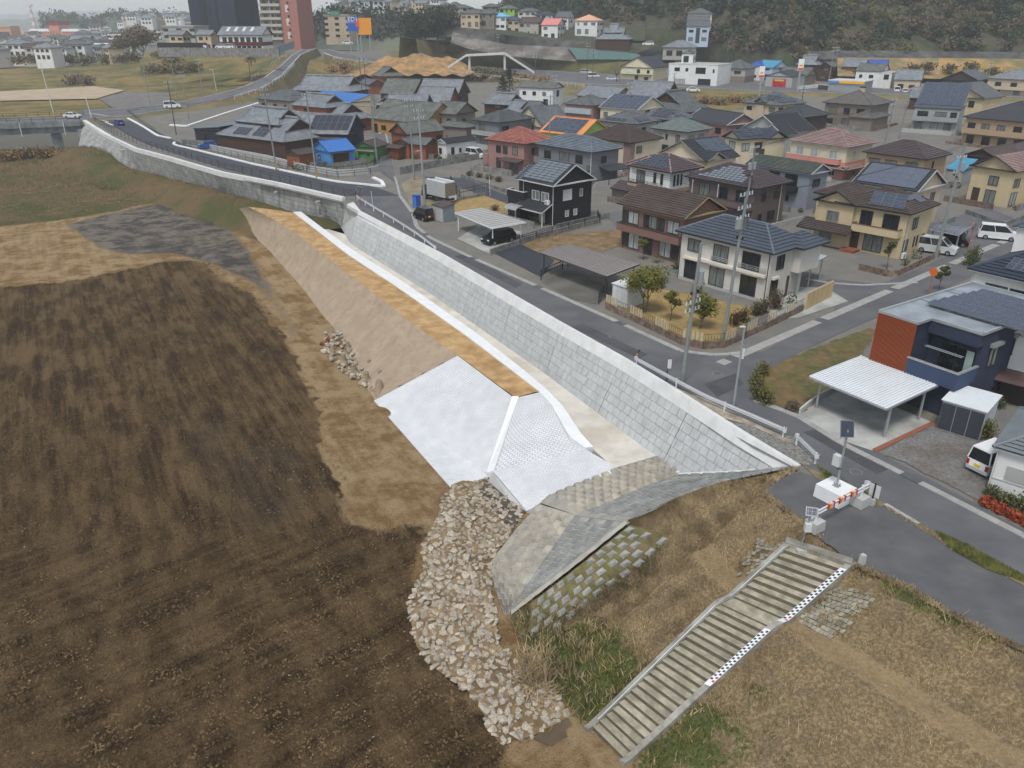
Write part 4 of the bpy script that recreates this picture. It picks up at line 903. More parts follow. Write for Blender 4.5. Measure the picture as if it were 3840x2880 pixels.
def ac_unit(H,face,t,z,off=.05):
 x,y,rz = on_face(H,face,t,off + .17); o = MB().box(0,0,0,.8,.3,.6,m=0).tube((-.1,-.155,.3),(-.1,-.17,.3),.23,.23,12,m=1).box(.2,-.02,-.12,.06,.28,.12,m=1).box(-.3,-.02,-.12,.06,.28,.12,m=1).build('air_conditioner',[M_WHM,M_SILV],H.root); o.location = (x,y,z); o.rotation_euler = (0,0,rz); return o
HS = []; LBL = {}
def hs(*a,**k):
 H = house(*a,**k); HS.append((a[0],H.w,H.d,H.ang,H.gz,round(H.root.location.y))); LBL[a[0]] = H.root; return H
G,C_,P_ = M_GL,M_GLC,M_GLW
# ---- corner white house
H = hs('off-white two-storey house with blue-grey hip roof behind the corner garden','m2',(808,1015),(1728,1237),(2106,1125),5.3,'hip',W_OFFW,R_SLATE,.5,.6,.42,fr=M_FRAME,gutter=None,fas=M_GUTD,ridm=R_SLATEL,cap=.1,
  win=[('f',.16,3.35,1.7,1.35,C_),('f',.47,2.95,1.9,1.8,C_),('f',.80,2.95,2.1,1.8,G),('f',.14,.3,1.6,2.0,G),('f',.45,.3,1.9,2.1,C_),('f',.80,.3,1.9,2.1,G),('r',.28,3.2,1.3,1.5,G),('r',.18,.5,1.2,1.8,G)])
WH = H
wing(H,H.w / 2 - 3.2,H.w / 2 + .9,.2,H.d / 2 + 1.4,5.3,'hip',W_OFFW,R_SLATE,.5,.42,.6,z0=2.6)
for t,w_ in ((.14,1.9),(.45,2.2),(.80,2.2)): fbox(H,'f',t - w_ / 2 / H.ww,t + w_ / 2 / H.ww,2.42,.25,.0,.24,mat('awning_case_cream',s2l(226,218,198),.6,.04),'roller_awning')
fbox(H,'r',.10,.27,2.32,.25,.0,.24,mat('awning_case_cream',(1,1,1)),'roller_awning')
fbox(H,'f',.24,.98,2.62,.28,.0,.42,wl_('cream_band',214,208,196),'balcony_sill')
railing(H,'f',.38,.56,2.95,.2,.5,M_SILV); railing(H,'f',.68,.97,2.95,.2,.5,M_SILV)
for t in (.0,.985): MB().tube(tuple(on_face(H,'f',t,.06)[:2]) + (0,),tuple(on_face(H,'f',t,.06)[:2]) + (5.2,),.045,.045,6).build('downpipe',M_GUTD,H.root)
fbox(H,'f',.0,1.,-.2,.5,.012,.05,M_BASE,'plinth')
fbox(H,'r',.55,.62,.0,2.2,.01,.05,M_DOOR,'door'); fbox(H,'r',.66,.9,.02,2.1,.01,.03,W_GREYL,'porch_panel')
# ---- brown gable house
H = hs('brown brick two-storey house with long gable roof beside the grey carport','m2',(276,765),(905,910),(1300,822),5.5,'gx',W_BRICK,R_BROWN,.5,.55,.38,fas=wl_('barge_olive',150,136,96),cap=.08,
  win=[('f',.06,3.3,.9,1.5,M_SHUT),('f',.20,3.3,1.7,1.5,P_),('f',.42,3.3,.9,1.5,M_SHUT),('f',.50,3.3,1.8,1.5,C_),('f',.66,3.3,1.0,1.5,M_SHUT),('f',.85,3.3,1.8,1.5,P_),('f',.08,.35,.9,2.,M_SHUT),('f',.23,.3,1.8,2.0,P_),('f',.47,.1,1.3,2.2,G),('f',.75,.3,1.8,2.0,P_),('f',.91,.3,1.0,2.0,M_SHUT),('r',.3,3.5,1.5,.9,G),('r',.7,3.5,1.5,.9,G),('r',.35,.9,1.2,1.,G)])
balcony(H,'f',-.01,1.01,2.35,.8,.75,W_BRICK,cap=M_SHUT)
fbox(H,'f',.16,.30,2.42,.1,.0,.5,M_WOODR,'window_hood'); fbox(H,'f',.66,.84,2.42,.1,.0,.5,M_WOODR,'window_hood')
# ---- white and brown hip house
H = hs('white over brown two-storey house with striped plum hip roof behind the black house','m2',(372,415),(778,487),(1088,432),5.4,'hip',W_WHITE,R_PURP,.5,.6,.42,m2=W_TAN,zs=2.7,ridm=R_PINK,
  win=[('f',.25,3.0,1.7,1.9,C_),('f',.62,3.3,.5,1.6,G),('f',.8,3.3,.5,1.6,G),('r',.15,3.2,.4,1.6,G),('r',.27,3.2,.4,1.6,G),('r',.39,3.2,.4,1.6,G),('r',.75,3.6,1.3,1.2,G),('f',.3,.4,1.7,1.9,C_)])
solar(H,'f',.14,.86,.12,.8,9,6,M_PVD,.07,[(0,5),(1,5),(8,5),(7,5),(0,4),(8,4),(0,3),(8,3),(0,2),(8,2),(1,4),(7,4),(1,3),(7,3)])
wing(H,-H.w / 2 - 1.6,-H.w / 2 + 3.2,-H.d / 2 + 1.6,H.d / 2 - .5,5.4,'hip',W_WHITE,R_PURP,.5,.42,ridm=R_PINK)
lean(H,'f',-.3,.2,2.9,2.2,1.0,R_PURP,.42); balcony(H,'f',.0,.92,2.5,.9,.3,W_TAN,cap=M_SHUT); railing(H,'f',.02,.9,2.9,.85,.6,M_BLKM)
fbox(H,'f',-.32,.05,-.4,2.6,.0,1.7,W_BRNG,'porch_wall')
# ---- dark brown hip house
H = hs('dark brown two-storey house with wide plum hip roof and pale solar tiles','m2',(900,515),(1566,636),(1896,566),5.5,'hip',W_BRN,R_PURP,.46,.6,.34,
  win=[('f',.25,3.0,1.8,1.9,C_),('f',.55,3.0,1.4,1.9,G),('f',.8,3.0,1.4,1.9,G),('r',.3,3.4,1.0,1.5,G),('r',.72,3.4,1.4,1.5,G),('r',.25,.6,.8,1.2,G),('r',.6,.5,1.6,1.4,G)])
solar(H,'f',.16,.78,.14,.86,10,7,mat('solar_tile_pale',s2l(118,128,134),.25,.06),.06,gap=.09,skip=[(i,j) for j in range(7) for i in range(10) if i < j * .55 or i > 10.2 - j * .55])
balcony(H,'f',.0,1.,2.5,1.0,.75,W_BRN,cap=M_SHUT)
for t in (.12,.52): MB().tube(tuple(on_face(H,'f',t,.9)[:2]) + (3.2,),tuple(on_face(H,'f',t,.9)[:2]) + (5.3,),.06,.06,6).build('post',M_FRW,H.root)
for t in (.97,): MB().tube(tuple(on_face(H,'r',.85,.06)[:2]) + (0,),tuple(on_face(H,'r',.85,.06)[:2]) + (5.3,),.05,.05,6).build('downpipe',M_FRW,H.root)
# ---- long grey gable
H = hs('pale blue-grey house with long mossy gable roof and white gable trim','p',(2798,613),(3043,653),(3114,637),5.4,'gx',W_GRYB,R_MOSS,.45,.4,.3,fas=M_GUT,
  win=[('f',.45,2.9,1.9,2.,G),('f',.72,2.9,2.2,2.,G),('r',.4,3.3,1.9,1.1,G),('f',.7,.9,.5,.8,G)])
balcony(H,'f',.35,.85,2.3,.9,.8,M_BLKM)
# ---- yellow gable with dark shingle
H = hs('yellow house with dark gable roof, small cross gable and solar panels','m2',(700,296),(1075,377),(1362,322),5.3,'gy',W_CRM,R_DARK,.5,.45,.38,fas=wl_('barge_grey',150,140,128),win=[('f',.75,3.2,1.2,1.2,C_),('r',.3,3.1,1.6,1.5,C_),('r',.8,3.2,1.2,1.2,G)])
solar(H,'r',.3,.95,.3,.92,4,3,M_PV,.1)
wing(H,0,H.w / 2 + .5,-H.d / 2 + .6,-H.d / 2 + 5.2,5.3,'gx',W_CRM,R_DARK,.5,.38,fas=wl_('barge_grey',1,1,1))
# ---- cream house with black trim
H = hs('cream house with black-trimmed gables and blue-grey roof carrying solar panels','m2',(1215,152),(1418,182),(1822,157),5.4,'gy',W_CRM,R_SLATE,.5,.5,.38,win=[('f',.5,3.2,1.7,1.6,P_),('r',.15,3.2,1.8,1.4,P_),('r',.52,3.0,2.4,1.6,G),('f',.5,.5,1.6,1.9,G)])
wing(H,-H.w / 2 - 3.4,H.w / 2 - .4,1.2,H.d / 2 - .6,5.6,'gx',W_CRM,R_SLATE,.5,.3); wing(H,-H.w / 2 + .4,H.w / 2 + 1.5,H.d / 2 - 4.6,H.d / 2 + .4,5.4,'gx',W_CRM,R_SLATE,.5,.3)
solar(H,'r',.15,.62,.25,.95,3,3,M_PVD,.1); balcony(H,'r',.38,.68,2.4,.9,.9,W_DKBR)
# ---- grey-beige hip
hs('grey-beige house with grey-green striped hip roof behind the brown pyramid roof','m2',(582,70),(932,112),(1160,76),5.4,'hip',W_GRB,R_GREEN,.46,.6,.4,win=[('f',.2,3.3,.8,1.2,P_),('f',.42,3.4,.5,1.1,G),('f',.75,3.2,1.0,1.4,C_),('r',.2,3.2,1.5,1.3,P_),('r',.65,3.2,1.5,1.3,P_),('f',.4,.4,1.6,2.,G)],ridm=R_SLATEL)
H = hs('cream house with mauve corners under a dark brown pyramid roof','m2',(12,147),(410,212),(656,157),5.4,'hip',W_CRM,R_BROWN,.46,.6,.35,win=[('f',.65,3.2,1.5,1.3,C_),('r',.3,3.2,1.6,1.3,C_),('f',.6,.6,1.6,1.6,G)])
fbox(H,'f',.86,1.005,-.3,5.5,.0,.1,W_MAUVE,'corner_panel'); fbox(H,'r',-.005,.14,-.3,5.5,.0,.1,W_MAUVE,'corner_panel')
# ---- grey house
H = hs('grey two-storey house with pale slate hip roof and long balcony','m1',(1362,82),(1812,160),(2046,117),5.5,'hip',W_GREY,R_SLATEL,.46,.55,.42,gutter=None,win=[('f',.18,3.1,1.7,1.5,G),('f',.5,3.1,2.4,1.7,C_),('f',.78,3.1,1.7,1.6,G),('r',.45,3.3,1.3,1.2,G),('f',.35,.5,1.7,1.9,G)])
balcony(H,'f',-.02,.98,2.35,1.0,.85,W_GREY); MB().tube(tuple(on_face(H,'f',1.,.06)[:2]) + (0,),tuple(on_face(H,'f',1.,.06)[:2]) + (5.4,),.06,.06,6).build('downpipe',M_FRW,H.root)
lean(H,'r',.3,1.1,2.9,2.4,.5,R_DARK,0,posts=2)
# ---- coral pyramid
H = hs('pinkish brown house with coral red pyramid roof','c2',(1595,882),(1815,920),(1976,882),5.4,'hip',W_PINK,R_CORAL,.48,.5,.36,fr=M_FRAME,win=[('f',.3,3.2,1.2,1.3,G),('f',.76,3.2,1.2,1.4,C_),('r',.3,3.3,.7,1.2,G),('f',.3,.4,1.2,1.9,M_SHUT),('f',.7,.4,1.6,1.9,C_)])
lean(H,'f',.45,1.0,2.6,1.8,.35,R_BROWN,0,posts=2); fbox(H,'f',-.14,.0,-.5,3.2,-1.2,1.4,W_PINK,'porch_wall'); fbox(H,'f',.42,.55,3.1,1.5,.0,.06,M_SHUT,'shutter')
# ---- black house
H = hs('black two-storey house with white trim and solar gable roof','m1',(1218,378),(1492,438),(1846,374),5.5,'gx',W_BLACK,R_DARK,.56,.45,.38,fr=M_FRW,fas=M_GUT,gutter=M_GUT,cap=.06,win=[('f',.42,3.0,1.5,1.3,C_),('f',.74,3.0,1.5,1.3,C_),('r',.36,3.1,1.7,1.5,M_FRW),('r',.72,3.3,.6,1.1,C_),('r',.36,.8,.7,.9,P_),('r',.58,.8,.7,.9,P_)])
solar(H,'f',.04,.92,.1,.95,5,8,mat('solar_tile_grey',s2l(112,122,128),.2,.05),.07,gap=.09)
ro,sl = wing(H,-H.w / 2 - 2.4,-H.w / 2 + 1.2,-H.d / 2 + 1.2,H.d / 2 - 1.6,5.2,'gx',W_BLACK,R_SLATE,.56,.4,fas=M_GUT)
balcony(H,'f',-.48,.12,2.75,1.2,.9,W_BLACK,cap=M_GUT,off=-.5)
MB().box(-H.ww / 2 - 1.1,-H.dw / 2 + .2,-.5,2.6,2.2,3.3).build('lower_wall',W_BLACK,H.root)
lean(H,'f',.0,.98,2.95,1.9,.95,R_DARK,.3,fas=M_GUT,posts=2); ac_unit(H,'f',.86,2.75,.1)
fbox(H,'f',.55,.75,.05,2.1,.01,.05,wl_('door_cream',196,186,168),'door')
mb = MB()
for i in range(7): a0,a1 = math.pi / 2 * i / 7,math.pi / 2 * (i + 1) / 7; mb.quad((-1.3,-1.4 * math.sin(a1),2.3 - .5 * (1 - math.cos(a1))),(1.3,-1.4 * math.sin(a1),2.3 - .5 * (1 - math.cos(a1))),(1.3,-1.4 * math.sin(a0),2.3 - .5 * (1 - math.cos(a0))),(-1.3,-1.4 * math.sin(a0),2.3 - .5 * (1 - math.cos(a0))))
for sx in (-1.25,1.25): mb.box(sx,-1.35,0,.07,.07,1.85)
x,y,rz = on_face(H,'f',.1,1.8); o = mb.build('terrace_canopy',M_SILV,H.root); o.location = (x,y,0); o.rotation_euler = (0,0,rz)
BLK = H
# ---- orange-trim solar roof with green gable
H = hs('low house with orange-trimmed solar roof and lime green gable','c3',(285,985),(560,1026),(726,981),4.6,'gx',W_LIME,R_ORNG,.5,.4,0,fas=R_ORNG,win=[('r',.5,3.,1.,1.)])
solar(H,'f',.06,.86,.1,.92,6,4,M_PV,.1)
H = hs('pink brick house with grey hip roof and glazed upper balcony','c3',(442,777),(655,797),(796,772),5.4,'hip',W_PINK,R_TILED,.42,.5,0,fr=M_FRW,win=[('f',.16,.6,1.1,1.4,P_),('f',.62,.2,1.3,2.0,P_)])
fbox(H,'f',.02,.96,3.2,1.3,.0,.5,mat('polycarbonate',(.42,.46,.48),.2,.1),'balcony_glazing')
hs('white two-storey house with worn grey gable roof near the big bush','c3',(88,655),(352,668),(428,655),5.4,'gx',W_WHITE,R_TILEO,.4,.4,0,win=[('f',.15,3.2,1.2,1.1,G),('f',.45,3.2,1.2,1.1,G),('f',.75,3.2,1.2,1.1,C_),('r',.5,2.9,1.6,1.8,G),('f',.8,.4,1.6,1.9,G)])
H = hs('cream house under one broad solar-clad gable roof','c3',(737,802),(986,832),(1170,790),5.0,'gx',W_CRM,R_SLATEL,.42,.4,0,fas=M_GUT,win=[('f',.15,2.9,1.2,1.1,C_),('f',.5,2.9,1.2,1.1,G),('r',.4,3.2,2.0,1.4,G)])
solar(H,'f',.03,.97,.06,.95,8,5,M_PV,.08)
hs('large temple-like hall with broad pale tiled roof','c3',(925,728),(1192,752),(1300,700),4.6,'gx',W_WOOD,R_TILE,.62,.6,0,cap=.25)
hs('dark tiled hip-and-gable house beside the pale tiled hall','c3',(1148,800),(1320,852),(1442,792),3.6,'iy',W_WOOD,R_TILED,.6,.6,0,cap=.2)
H = hs('pale grey house with low hip roof and scattered solar panels behind the brown pyramid','c3',(682,907),(972,937),(1150,907),5.4,'hip',W_GREYL,R_TILED,.42,.5,0,win=[('f',.2,3.2,1.6,1.2,C_),('f',.8,3.2,.6,1.2,G),('r',.4,3.2,1.6,1.2,G)]); solar(H,'f',.2,.7,.12,.32,4,1,M_PVD); solar(H,'r',.22,.7,.12,.5,3,2,M_PVD)
H = hs('grey hip-roofed house with stepped solar panels in front of the tiled hall','c3',(1010,872),(1245,908),(1400,880),5.2,'hip',W_GREYL,R_TILED,.42,.5,0,win='auto'); solar(H,'f',.35,.8,.15,.85,3,4,M_PVD); solar(H,'r',.3,.6,.1,.4,2,2,M_PVD)
hs('pinkish house with long black shingle gable and white barge boards','c3',(1402,890),(1662,942),(1846,915),5.0,'gx',W_PINK,R_DARK,.45,.4,0,fas=M_GUT,win=[('f',.8,2.9,1.8,1.2,G),('r',.4,3.2,1.,1.,G)])
H = hs('grey-white house with black gable roof and doubled white barge boards','c4',(22,1006),(286,1060),(492,1026),5.2,'gy',W_GREYL,R_DARK,.5,.4,.32,fas=M_GUT,win=[('f',.4,3.,.8,1.2,G),('r',.3,3.,1.6,1.2,G),('r',.75,3.,1.6,1.2,G)])
wing(H,.3,H.w / 2 + .9,-H.d / 2 - .7,-H.d / 2 + 3.5,5.0,'gy',W_GREYL,R_DARK,.5,.32,fas=M_GUT)
# ---- upper right block
H = hs('beige house with small dormer and staggered solar panels below the station','c4',(-12,812),(255,842),(440,816),5.4,'hip',W_BGR,R_TILED,.46,.5,0,win='auto'); solar(H,'f',.3,.78,.3,.7,3,2,M_PVD,.1,[(0,1)]); solar(H,'r',.2,.75,.15,.6,3,3,M_PVD,.1,[(2,2),(0,2)])
wing(H,-1.6,1.6,-H.d / 2 - .3,0,5.9,'gy',W_BGR,R_TILED,.55)
hs('dark house with charcoal hip roof between the beige house and the balcony house','c4',(196,907),(452,937),(641,907),5.4,'hip',W_DKBR,R_DARK,.46,.5,0)
H = hs('grey-brown house with chimney, weathered hip roof and dark balcony rail','c4',(615,812),(1006,842),(1142,812),5.7,'hip',W_BRNG,R_GREYB,.45,.6,0,win=[('f',.2,3.1,2.0,1.6,C_),('f',.5,3.1,1.6,1.6,G),('f',.8,3.1,2.,1.6,G),('f',.15,.4,1.8,1.6,G),('f',.5,.3,1.8,2.,C_),('f',.85,.3,1.6,2.,G)])
railing(H,'f',.02,.98,2.6,.7,1.,M_WOODR); wing(H,H.w / 2 - 4.5,H.w / 2 + 1.6,-H.d / 2 - 2.4,H.d / 2 - 4,3.0,'hip',W_BRNG,R_GREYB,.45)
MB().box(.5,.5,H.h + H.rise - .6,1.1,.8,1.2,m=0).box(.5,.5,H.h + H.rise + .6,1.3,1.,.2,m=1).build('chimney',[W_BGR,M_BLKM],H.roof)
H = hs('pale house with one tilted solar roof and glazed double balcony','c4',(1332,852),(1716,872),(1758,836),5.6,'mono',W_GREYL,R_SLATE,.4,.3,0,win=[('f',.2,3.1,2.4,1.7,G),('f',.6,3.1,2.6,1.7,C_),('f',.88,3.1,1.4,1.7,G),('f',.15,.3,1.8,2.,C_),('f',.5,.3,1.6,2.,P_),('f',.8,.3,1.6,2.,C_)]); solar(H,'f',.04,.96,.1,.95,6,2,M_PV,.08)
balcony(H,'f',.0,1.,2.6,1.,.9,M_SILV)
H = hs('yellow ochre gabled house under a wide green-trimmed tile roof','c4',(1516,755),(1902,788),(1992,762),5.0,'gy',W_YEL,R_TILED,.5,.6,0,win=[('f',.35,3.,1.4,1.2,G),('f',.78,2.6,1.5,1.6,G),('f',.5,5.6,.9,.7,M_SHUT)])
H = hs('beige flat-balconied house with grey roof at the right edge below the hillside','c4',(1955,616),(2300,640),(2420,600),5.4,'hip',W_BGR,R_TILE,.4,.5,0,win=[('f',.25,2.9,1.8,1.5,G),('f',.6,2.9,1.8,1.5,G),('f',.25,.3,2.,1.8,G),('f',.7,.3,1.8,1.8,C_)]); balcony(H,'f',.0,1,2.3,1.,.8,W_BGR)
H = hs('long tan two-storey apartment house with dark hip roof and continuous balcony','c4',(1745,927),(2345,985),(2560,935),5.8,'hip',W_TAN,R_DARK,.42,.6,0,win=[('f',.1,3.1,1.6,1.6,G),('f',.3,3.1,1.7,1.6,C_),('f',.52,3.1,1.7,1.6,C_),('f',.75,3.1,1.7,1.6,G),('f',.12,.2,1.6,1.9,G),('f',.35,.2,1.7,1.9,G),('f',.58,.2,1.7,1.9,G),('f',.8,.2,1.7,1.9,G)]); balcony(H,'f',.0,1.,2.5,1.1,1.,W_TAN)
H = hs('cream and coral pink house with pinkish tiled hip roof and white balcony band','c4',(326,1117),(816,1178),(1042,1137),5.6,'hip',W_CRM,R_PINK,.46,.55,.42,fr=M_FRW,m2=W_CORAL,zs=2.9,fas=M_GUT,win=[('f',.18,3.3,1.4,1.4,P_),('f',.44,3.3,1.4,1.4,P_),('f',.78,3.3,1.5,1.4,P_),('r',.3,3.4,1.,1.4,P_),('r',.4,.4,.9,1.8,G),('f',.8,.4,1.2,1.8,G)])
balcony(H,'f',-.02,.93,2.45,.9,.8,W_CORAL,cap=M_GUT)
lean(H,'f',.3,1.08,2.3,1.2,.5,R_PINK,.42); lean(H,'r',-.1,.6,2.3,1.2,.5,R_PINK,.42)
H = hs('tan house with wide plum-brown tiled hip roof beside the solar gable','c4',(920,1207),(1442,1272),(1641,1227),5.4,'hip',W_TAN,R_PURP,.44,.6,.42,win=[('f',.16,3.0,2.0,1.5,C_),('f',.45,3.0,2.0,1.5,C_),('f',.8,2.9,2.0,1.7,C_),('r',.4,3.3,.6,1.4,G),('f',.2,.3,2.,2.,G)])
H = hs('cream house under a great solar-panelled gable roof with white trim','m3',(592,456),(1222,546),(1520,467),5.3,'gx',W_BGR,R_DARK,.5,.45,.42,fas=M_GUT,win=[('r',.28,3.0,.5,1.4,G),('r',.68,3.1,1.3,1.3,C_),('r',.3,.5,.8,1.2,G),('r',.7,.3,1.6,1.9,G)]); solar(H,'f',.06,.93,.08,.92,5,3,mat('solar_grey_blue',s2l(92,98,112),.15,.08,3),.09)
# ---- yellow house on the corner
H = hs('yellow beige house with brown shingle roof, solar panels and recessed balcony','m3',(440,640),(1166,756),(1450,662),5.5,'hip',W_YEL,R_BROWN,.45,.55,.32,m2=None,win=[('f',.42,3.0,1.5,2.0,G),('f',.78,3.0,1.9,2.0,G),('r',.35,3.2,1.4,1.4,C_),('f',.58,.25,2.3,2.1,C_),('r',.12,.8,1.2,1.4,C_),('r',.45,.9,.3,1.3,M_DOOR),('r',.57,.9,.3,1.3,M_DOOR),('r',.8,.1,.8,2.,M_DOOR),('f',.3,.05,1.1,2.2,M_DOOR)])
YH = H
solar(H,'f',.42,.86,.12,.75,3,4,M_PV,.1,stag=-.12); solar(H,'r',.35,.75,.25,.6,2,2,M_PV,.1,[(0,0)])
balcony(H,'f',.28,.96,2.55,1.1,.75,W_YEL,cap=M_WOODR)
ro,sl = wing(H,-H.w / 2 - 2.6,-H.w / 2 + 3.0,-H.d / 2 - .4,H.d / 2 - 3.4,5.5,'gy',W_YEL,R_BROWN,.52,.32)
H2 = H
for dx,zz,w_,h_,gl in ((-.15,3.1,1.6,1.3,C_),(-.7,.3,1.7,2.1,C_)):
 fm,pm = window_mesh(w_,h_,M_FRS,gl,2,zz < 1); o = link('window',fm,H.root,(-H.w / 2 + .2 + dx,-H.d / 2 + .05,zz)); [link('pane',p,o) for p in pm]
wing(H,-H.w / 2 - 4.8,-H.w / 2 + 2.5,H.d / 2 - 4.6,H.d / 2 + 1.2,5.5,'hip',W_YEL,R_BROWN,.45,.32)
lean(H,'f',-.5,.3,3.1,2.2,.9,R_BROWN,.32,off=.1); ac_unit(H,'r',.02,.15,.2)
fbox(H,'f',.2,.42,-.2,.5,.2,1.6,mat('brick_step',s2l(132,78,58),.85,.15),'porch_step')
for t in (.99,): MB().tube(tuple(on_face(H,'r',.08,.06)[:2]) + (0,),tuple(on_face(H,'r',.08,.06)[:2]) + (5.3,),.05,.05,6).build('downpipe',M_GUT,H.root)
# ---- tan gables at the right edge
H = hs('tan house with twin brown gables at the right edge','m3',(1672,300),(2152,362),(2600,300),5.4,'gy',W_YEL,R_PINK,.5,.5,.32,fas=R_BROWN,win=[('f',.55,2.9,1.5,1.4,C_),('f',.55,.2,1.6,2.,C_),('f',.2,.1,1.1,2.1,M_DOOR),('r',.1,2.9,1.6,1.3,C_),('r',.1,.2,1.7,2.,P_)]); wing(H,0,H.w / 2 + 4.5,1.6,9,6.2,'gy',W_YEL,R_PINK,.5,.32,fas=R_BROWN)
hs('low brown tiled house in front of the tan apartment house','c4',(1735,1228),(2000,1262),(2240,1215),3.0,'gy',W_WOOD,R_BROWN,.45,.4,0,win=None)
hs('dark-roofed low house at the right edge before the tan apartments','c4',(2010,1185),(2300,1225),(2480,1170),3.2,'hip',W_WOOD,R_PURP,.45,.4,0,win=None)
hs('small shed with bright turquoise corrugated roof','c4',(1600,1340),(1735,1362),(1790,1325),2.7,'mono',W_GREYL,R_TEAL,.22,.2,0,win=None,name='shed',cat='shed')
# ---- right foreground
H = hs('white house with dark blue hip roof and square solar arrays','m3',(1722,1243),(2420,1425),(2700,1250),5.4,'hip',W_WHITE,rt('navy_slate',50,58,72),.5,.5,.38,fas=M_GUT,gutter=None,win=[('f',.38,3.1,1.9,1.3,C_),('f',.75,3.1,1.9,1.3,G),('f',.3,.3,1.8,2.,C_)]); solar(H,'f',.42,.8,.25,.72,4,2,M_PV,.12)
MB().tube((-H.ww / 2 - .06,-H.dw / 2 - .06,0),(-H.ww / 2 - .06,-H.dw / 2 - .06,5.3),.05,.05,6).build('downpipe',M_GUT,H.root); fbox(H,'f',.26,.42,3.1,1.3,0,.06,M_SHUT,'shutter_case')
hs('plain white house wall at the right edge above the crossing','m3',(2112,862),(2400,905),(2500,820),5.6,'hip',W_WHITE,R_SLATE,.45,.4,0,fr=M_FRS,win=[('f',.3,.9,1.,.6)],fas=M_GUT)
# ---- navy box house
NZ = 6.3
def q3(x,y): return at(*c('q3',x,y),NZ)
FL,C2,FR = q3(320,565),q3(800,715),q3(1446,772); ex = (C2 - FL).normalized(); ang = math.atan2(ex.y,ex.x); ey = VV((-ex.y,ex.x,0))
notch = abs((FR - C2).dot(-ey)) if 0 else 2.0
wA = (C2 - FL).dot(ex); wB = (FR - FL).dot(ex); fb = (FR - FL).dot(ey); dep = (q3(1450,205) - FL).dot(ey)
nv = Vector(FL); root = thing('house','navy flat-roofed box house with red-brown louvre screen and solar array','house',(nv.x,nv.y,0),ang); NH = House(); NH.root = root
# local: x along the front, y into the depth; the balcony notch is set back behind x > wA
yb = 1.55; wB = max(wB,wA + 3.6)
def tilebox(mb,x0,x1,y0,y1,z0,z1): mb.box((x0 + x1) / 2,(y0 + y1) / 2,z0,x1 - x0,y1 - y0,z1 - z0)
mb = MB(); tilebox(mb,.15,wB,yb + .9,dep,-.5,NZ - .1); tilebox(mb,.15,wA - .1,.12,yb + .9,2.7,NZ - .1); tilebox(mb,wA + .2,wB,.6,yb + .9,-.5,2.6); mb.build('wall',W_NAVY,root)
mb = MB(); tilebox(mb,wA - .1,wB + .05,-.1,.05,2.5,3.7); tilebox(mb,wB - .1,wB + .05,.05,yb + .9,2.5,3.7); mb.build('balcony_parapet',wl_('navy_tile',58,72,98,st=.03),root)
mb = MB(); tilebox(mb,wA - .12,wB + .08,-.14,.08,3.7,3.8); tilebox(mb,wB - .13,wB + .08,.08,yb + .9,3.7,3.8); mb.build('parapet_cap',M_SILV,root)
mb = MB(); tilebox(mb,wA - .1,wB,.05,yb + .9,2.45,2.6); mb.build('balcony_floor',M_BASE,root)
mb = MB(); tilebox(mb,wA - .1,wB,yb + .2,yb + .92,5.3,NZ - .1); mb.build('lintel_wall',W_NAVY,root)
scr = thing_part(root,'louvre_screen',(0,0,2.45),0); M_LOUV = mat('louvre_redbrown',s2l(150,74,42),.6,.1,3)
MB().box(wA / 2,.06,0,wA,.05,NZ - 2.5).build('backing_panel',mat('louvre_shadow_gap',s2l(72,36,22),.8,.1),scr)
n = 34; sm = MB().box(0,0,0,wA / n * .55,.1,NZ - 2.5).mesh('louvre_slat',M_LOUV)
for i in range(n): link('louvre_slat',sm,scr,(wA * (i + .5) / n,-.03,0))
rf = MB(); tilebox(rf,0,wB + .1,yb + .2,dep + .1,NZ - .1,NZ + .02); tilebox(rf,0,wA + .02,0,yb + .2,NZ - .1,NZ + .02); ro = rf.build('roof',mat('roof_sheet_grey',s2l(150,158,164),.35,.12,.6,0,20,col2=s2l(122,130,136),csc=.35),root)
mb = MB()
for x0,x1,y0,y1 in ((0,wA,-.08,.08),(-.08,.08,0,dep),(wA - .06,wA + .1,.08,yb + .2),(wA + .1,wB + .1,yb + .12,yb + .28),(wB + .02,wB + .18,yb + .2,dep),(0,wB + .1,dep,dep + .14)): tilebox(mb,x0,x1,y0,y1,NZ - .02,NZ + .16)
mb.build('parapet_cap',M_SILV,ro)
for i in range(1,3): tilebox(mbj := MB(),.1,wB,yb + (dep - yb) * i / 3 - .03,yb + (dep - yb) * i / 3 + .03,NZ + .02,NZ + .035); mbj.build('roof_joint',M_GREYJ if 'M_GREYJ' in globals() else M_SHUT,ro)
me = MB().box(0,0,0,1.55,1.02,.05,m=0); me.quad((-.74,-.48,.054),(.74,-.48,.054),(.74,.48,.054),(-.74,.48,.054),m=1); me = me.mesh('solar_panel',[M_PVF,M_PV])
for j in range(6):
 for i in range(5):
  o = link('solar_panel',me,ro,(2.0 + i * 1.6 + j * .12,yb + 3.0 + j * 1.12,NZ + .32)); o.rotation_euler = (math.radians(5),0,0)
for j in range(2): MB().box(5.4,yb + 3 + j * 4.5,NZ + .02,8.4,.08,.26).build('panel_rail',M_STEEL,ro)
for x,y,z,w_,h_,rz,gl in ((wA + (wB - wA) * .55,yb + .88,2.65,2.4,2.2,0,G),(wB + .01,4.2,3.4,1.2,1.4,math.pi / 2,C_),(wB + .01,1.9,.9,1.5,.5,math.pi / 2,G),(wB + .01,7.5,3.6,1.2,1.2,math.pi / 2,G),(wB + .01,6.,.9,1.6,.5,math.pi / 2,G),(wA * .5,yb + .88,.1,1.6,2.1,0,G)):
 fm,pm = window_mesh(w_,h_,M_FRAME,gl,2,False); o = link('window',fm,root,(x,y,z),rz); [link('pane',p,o) for p in pm]
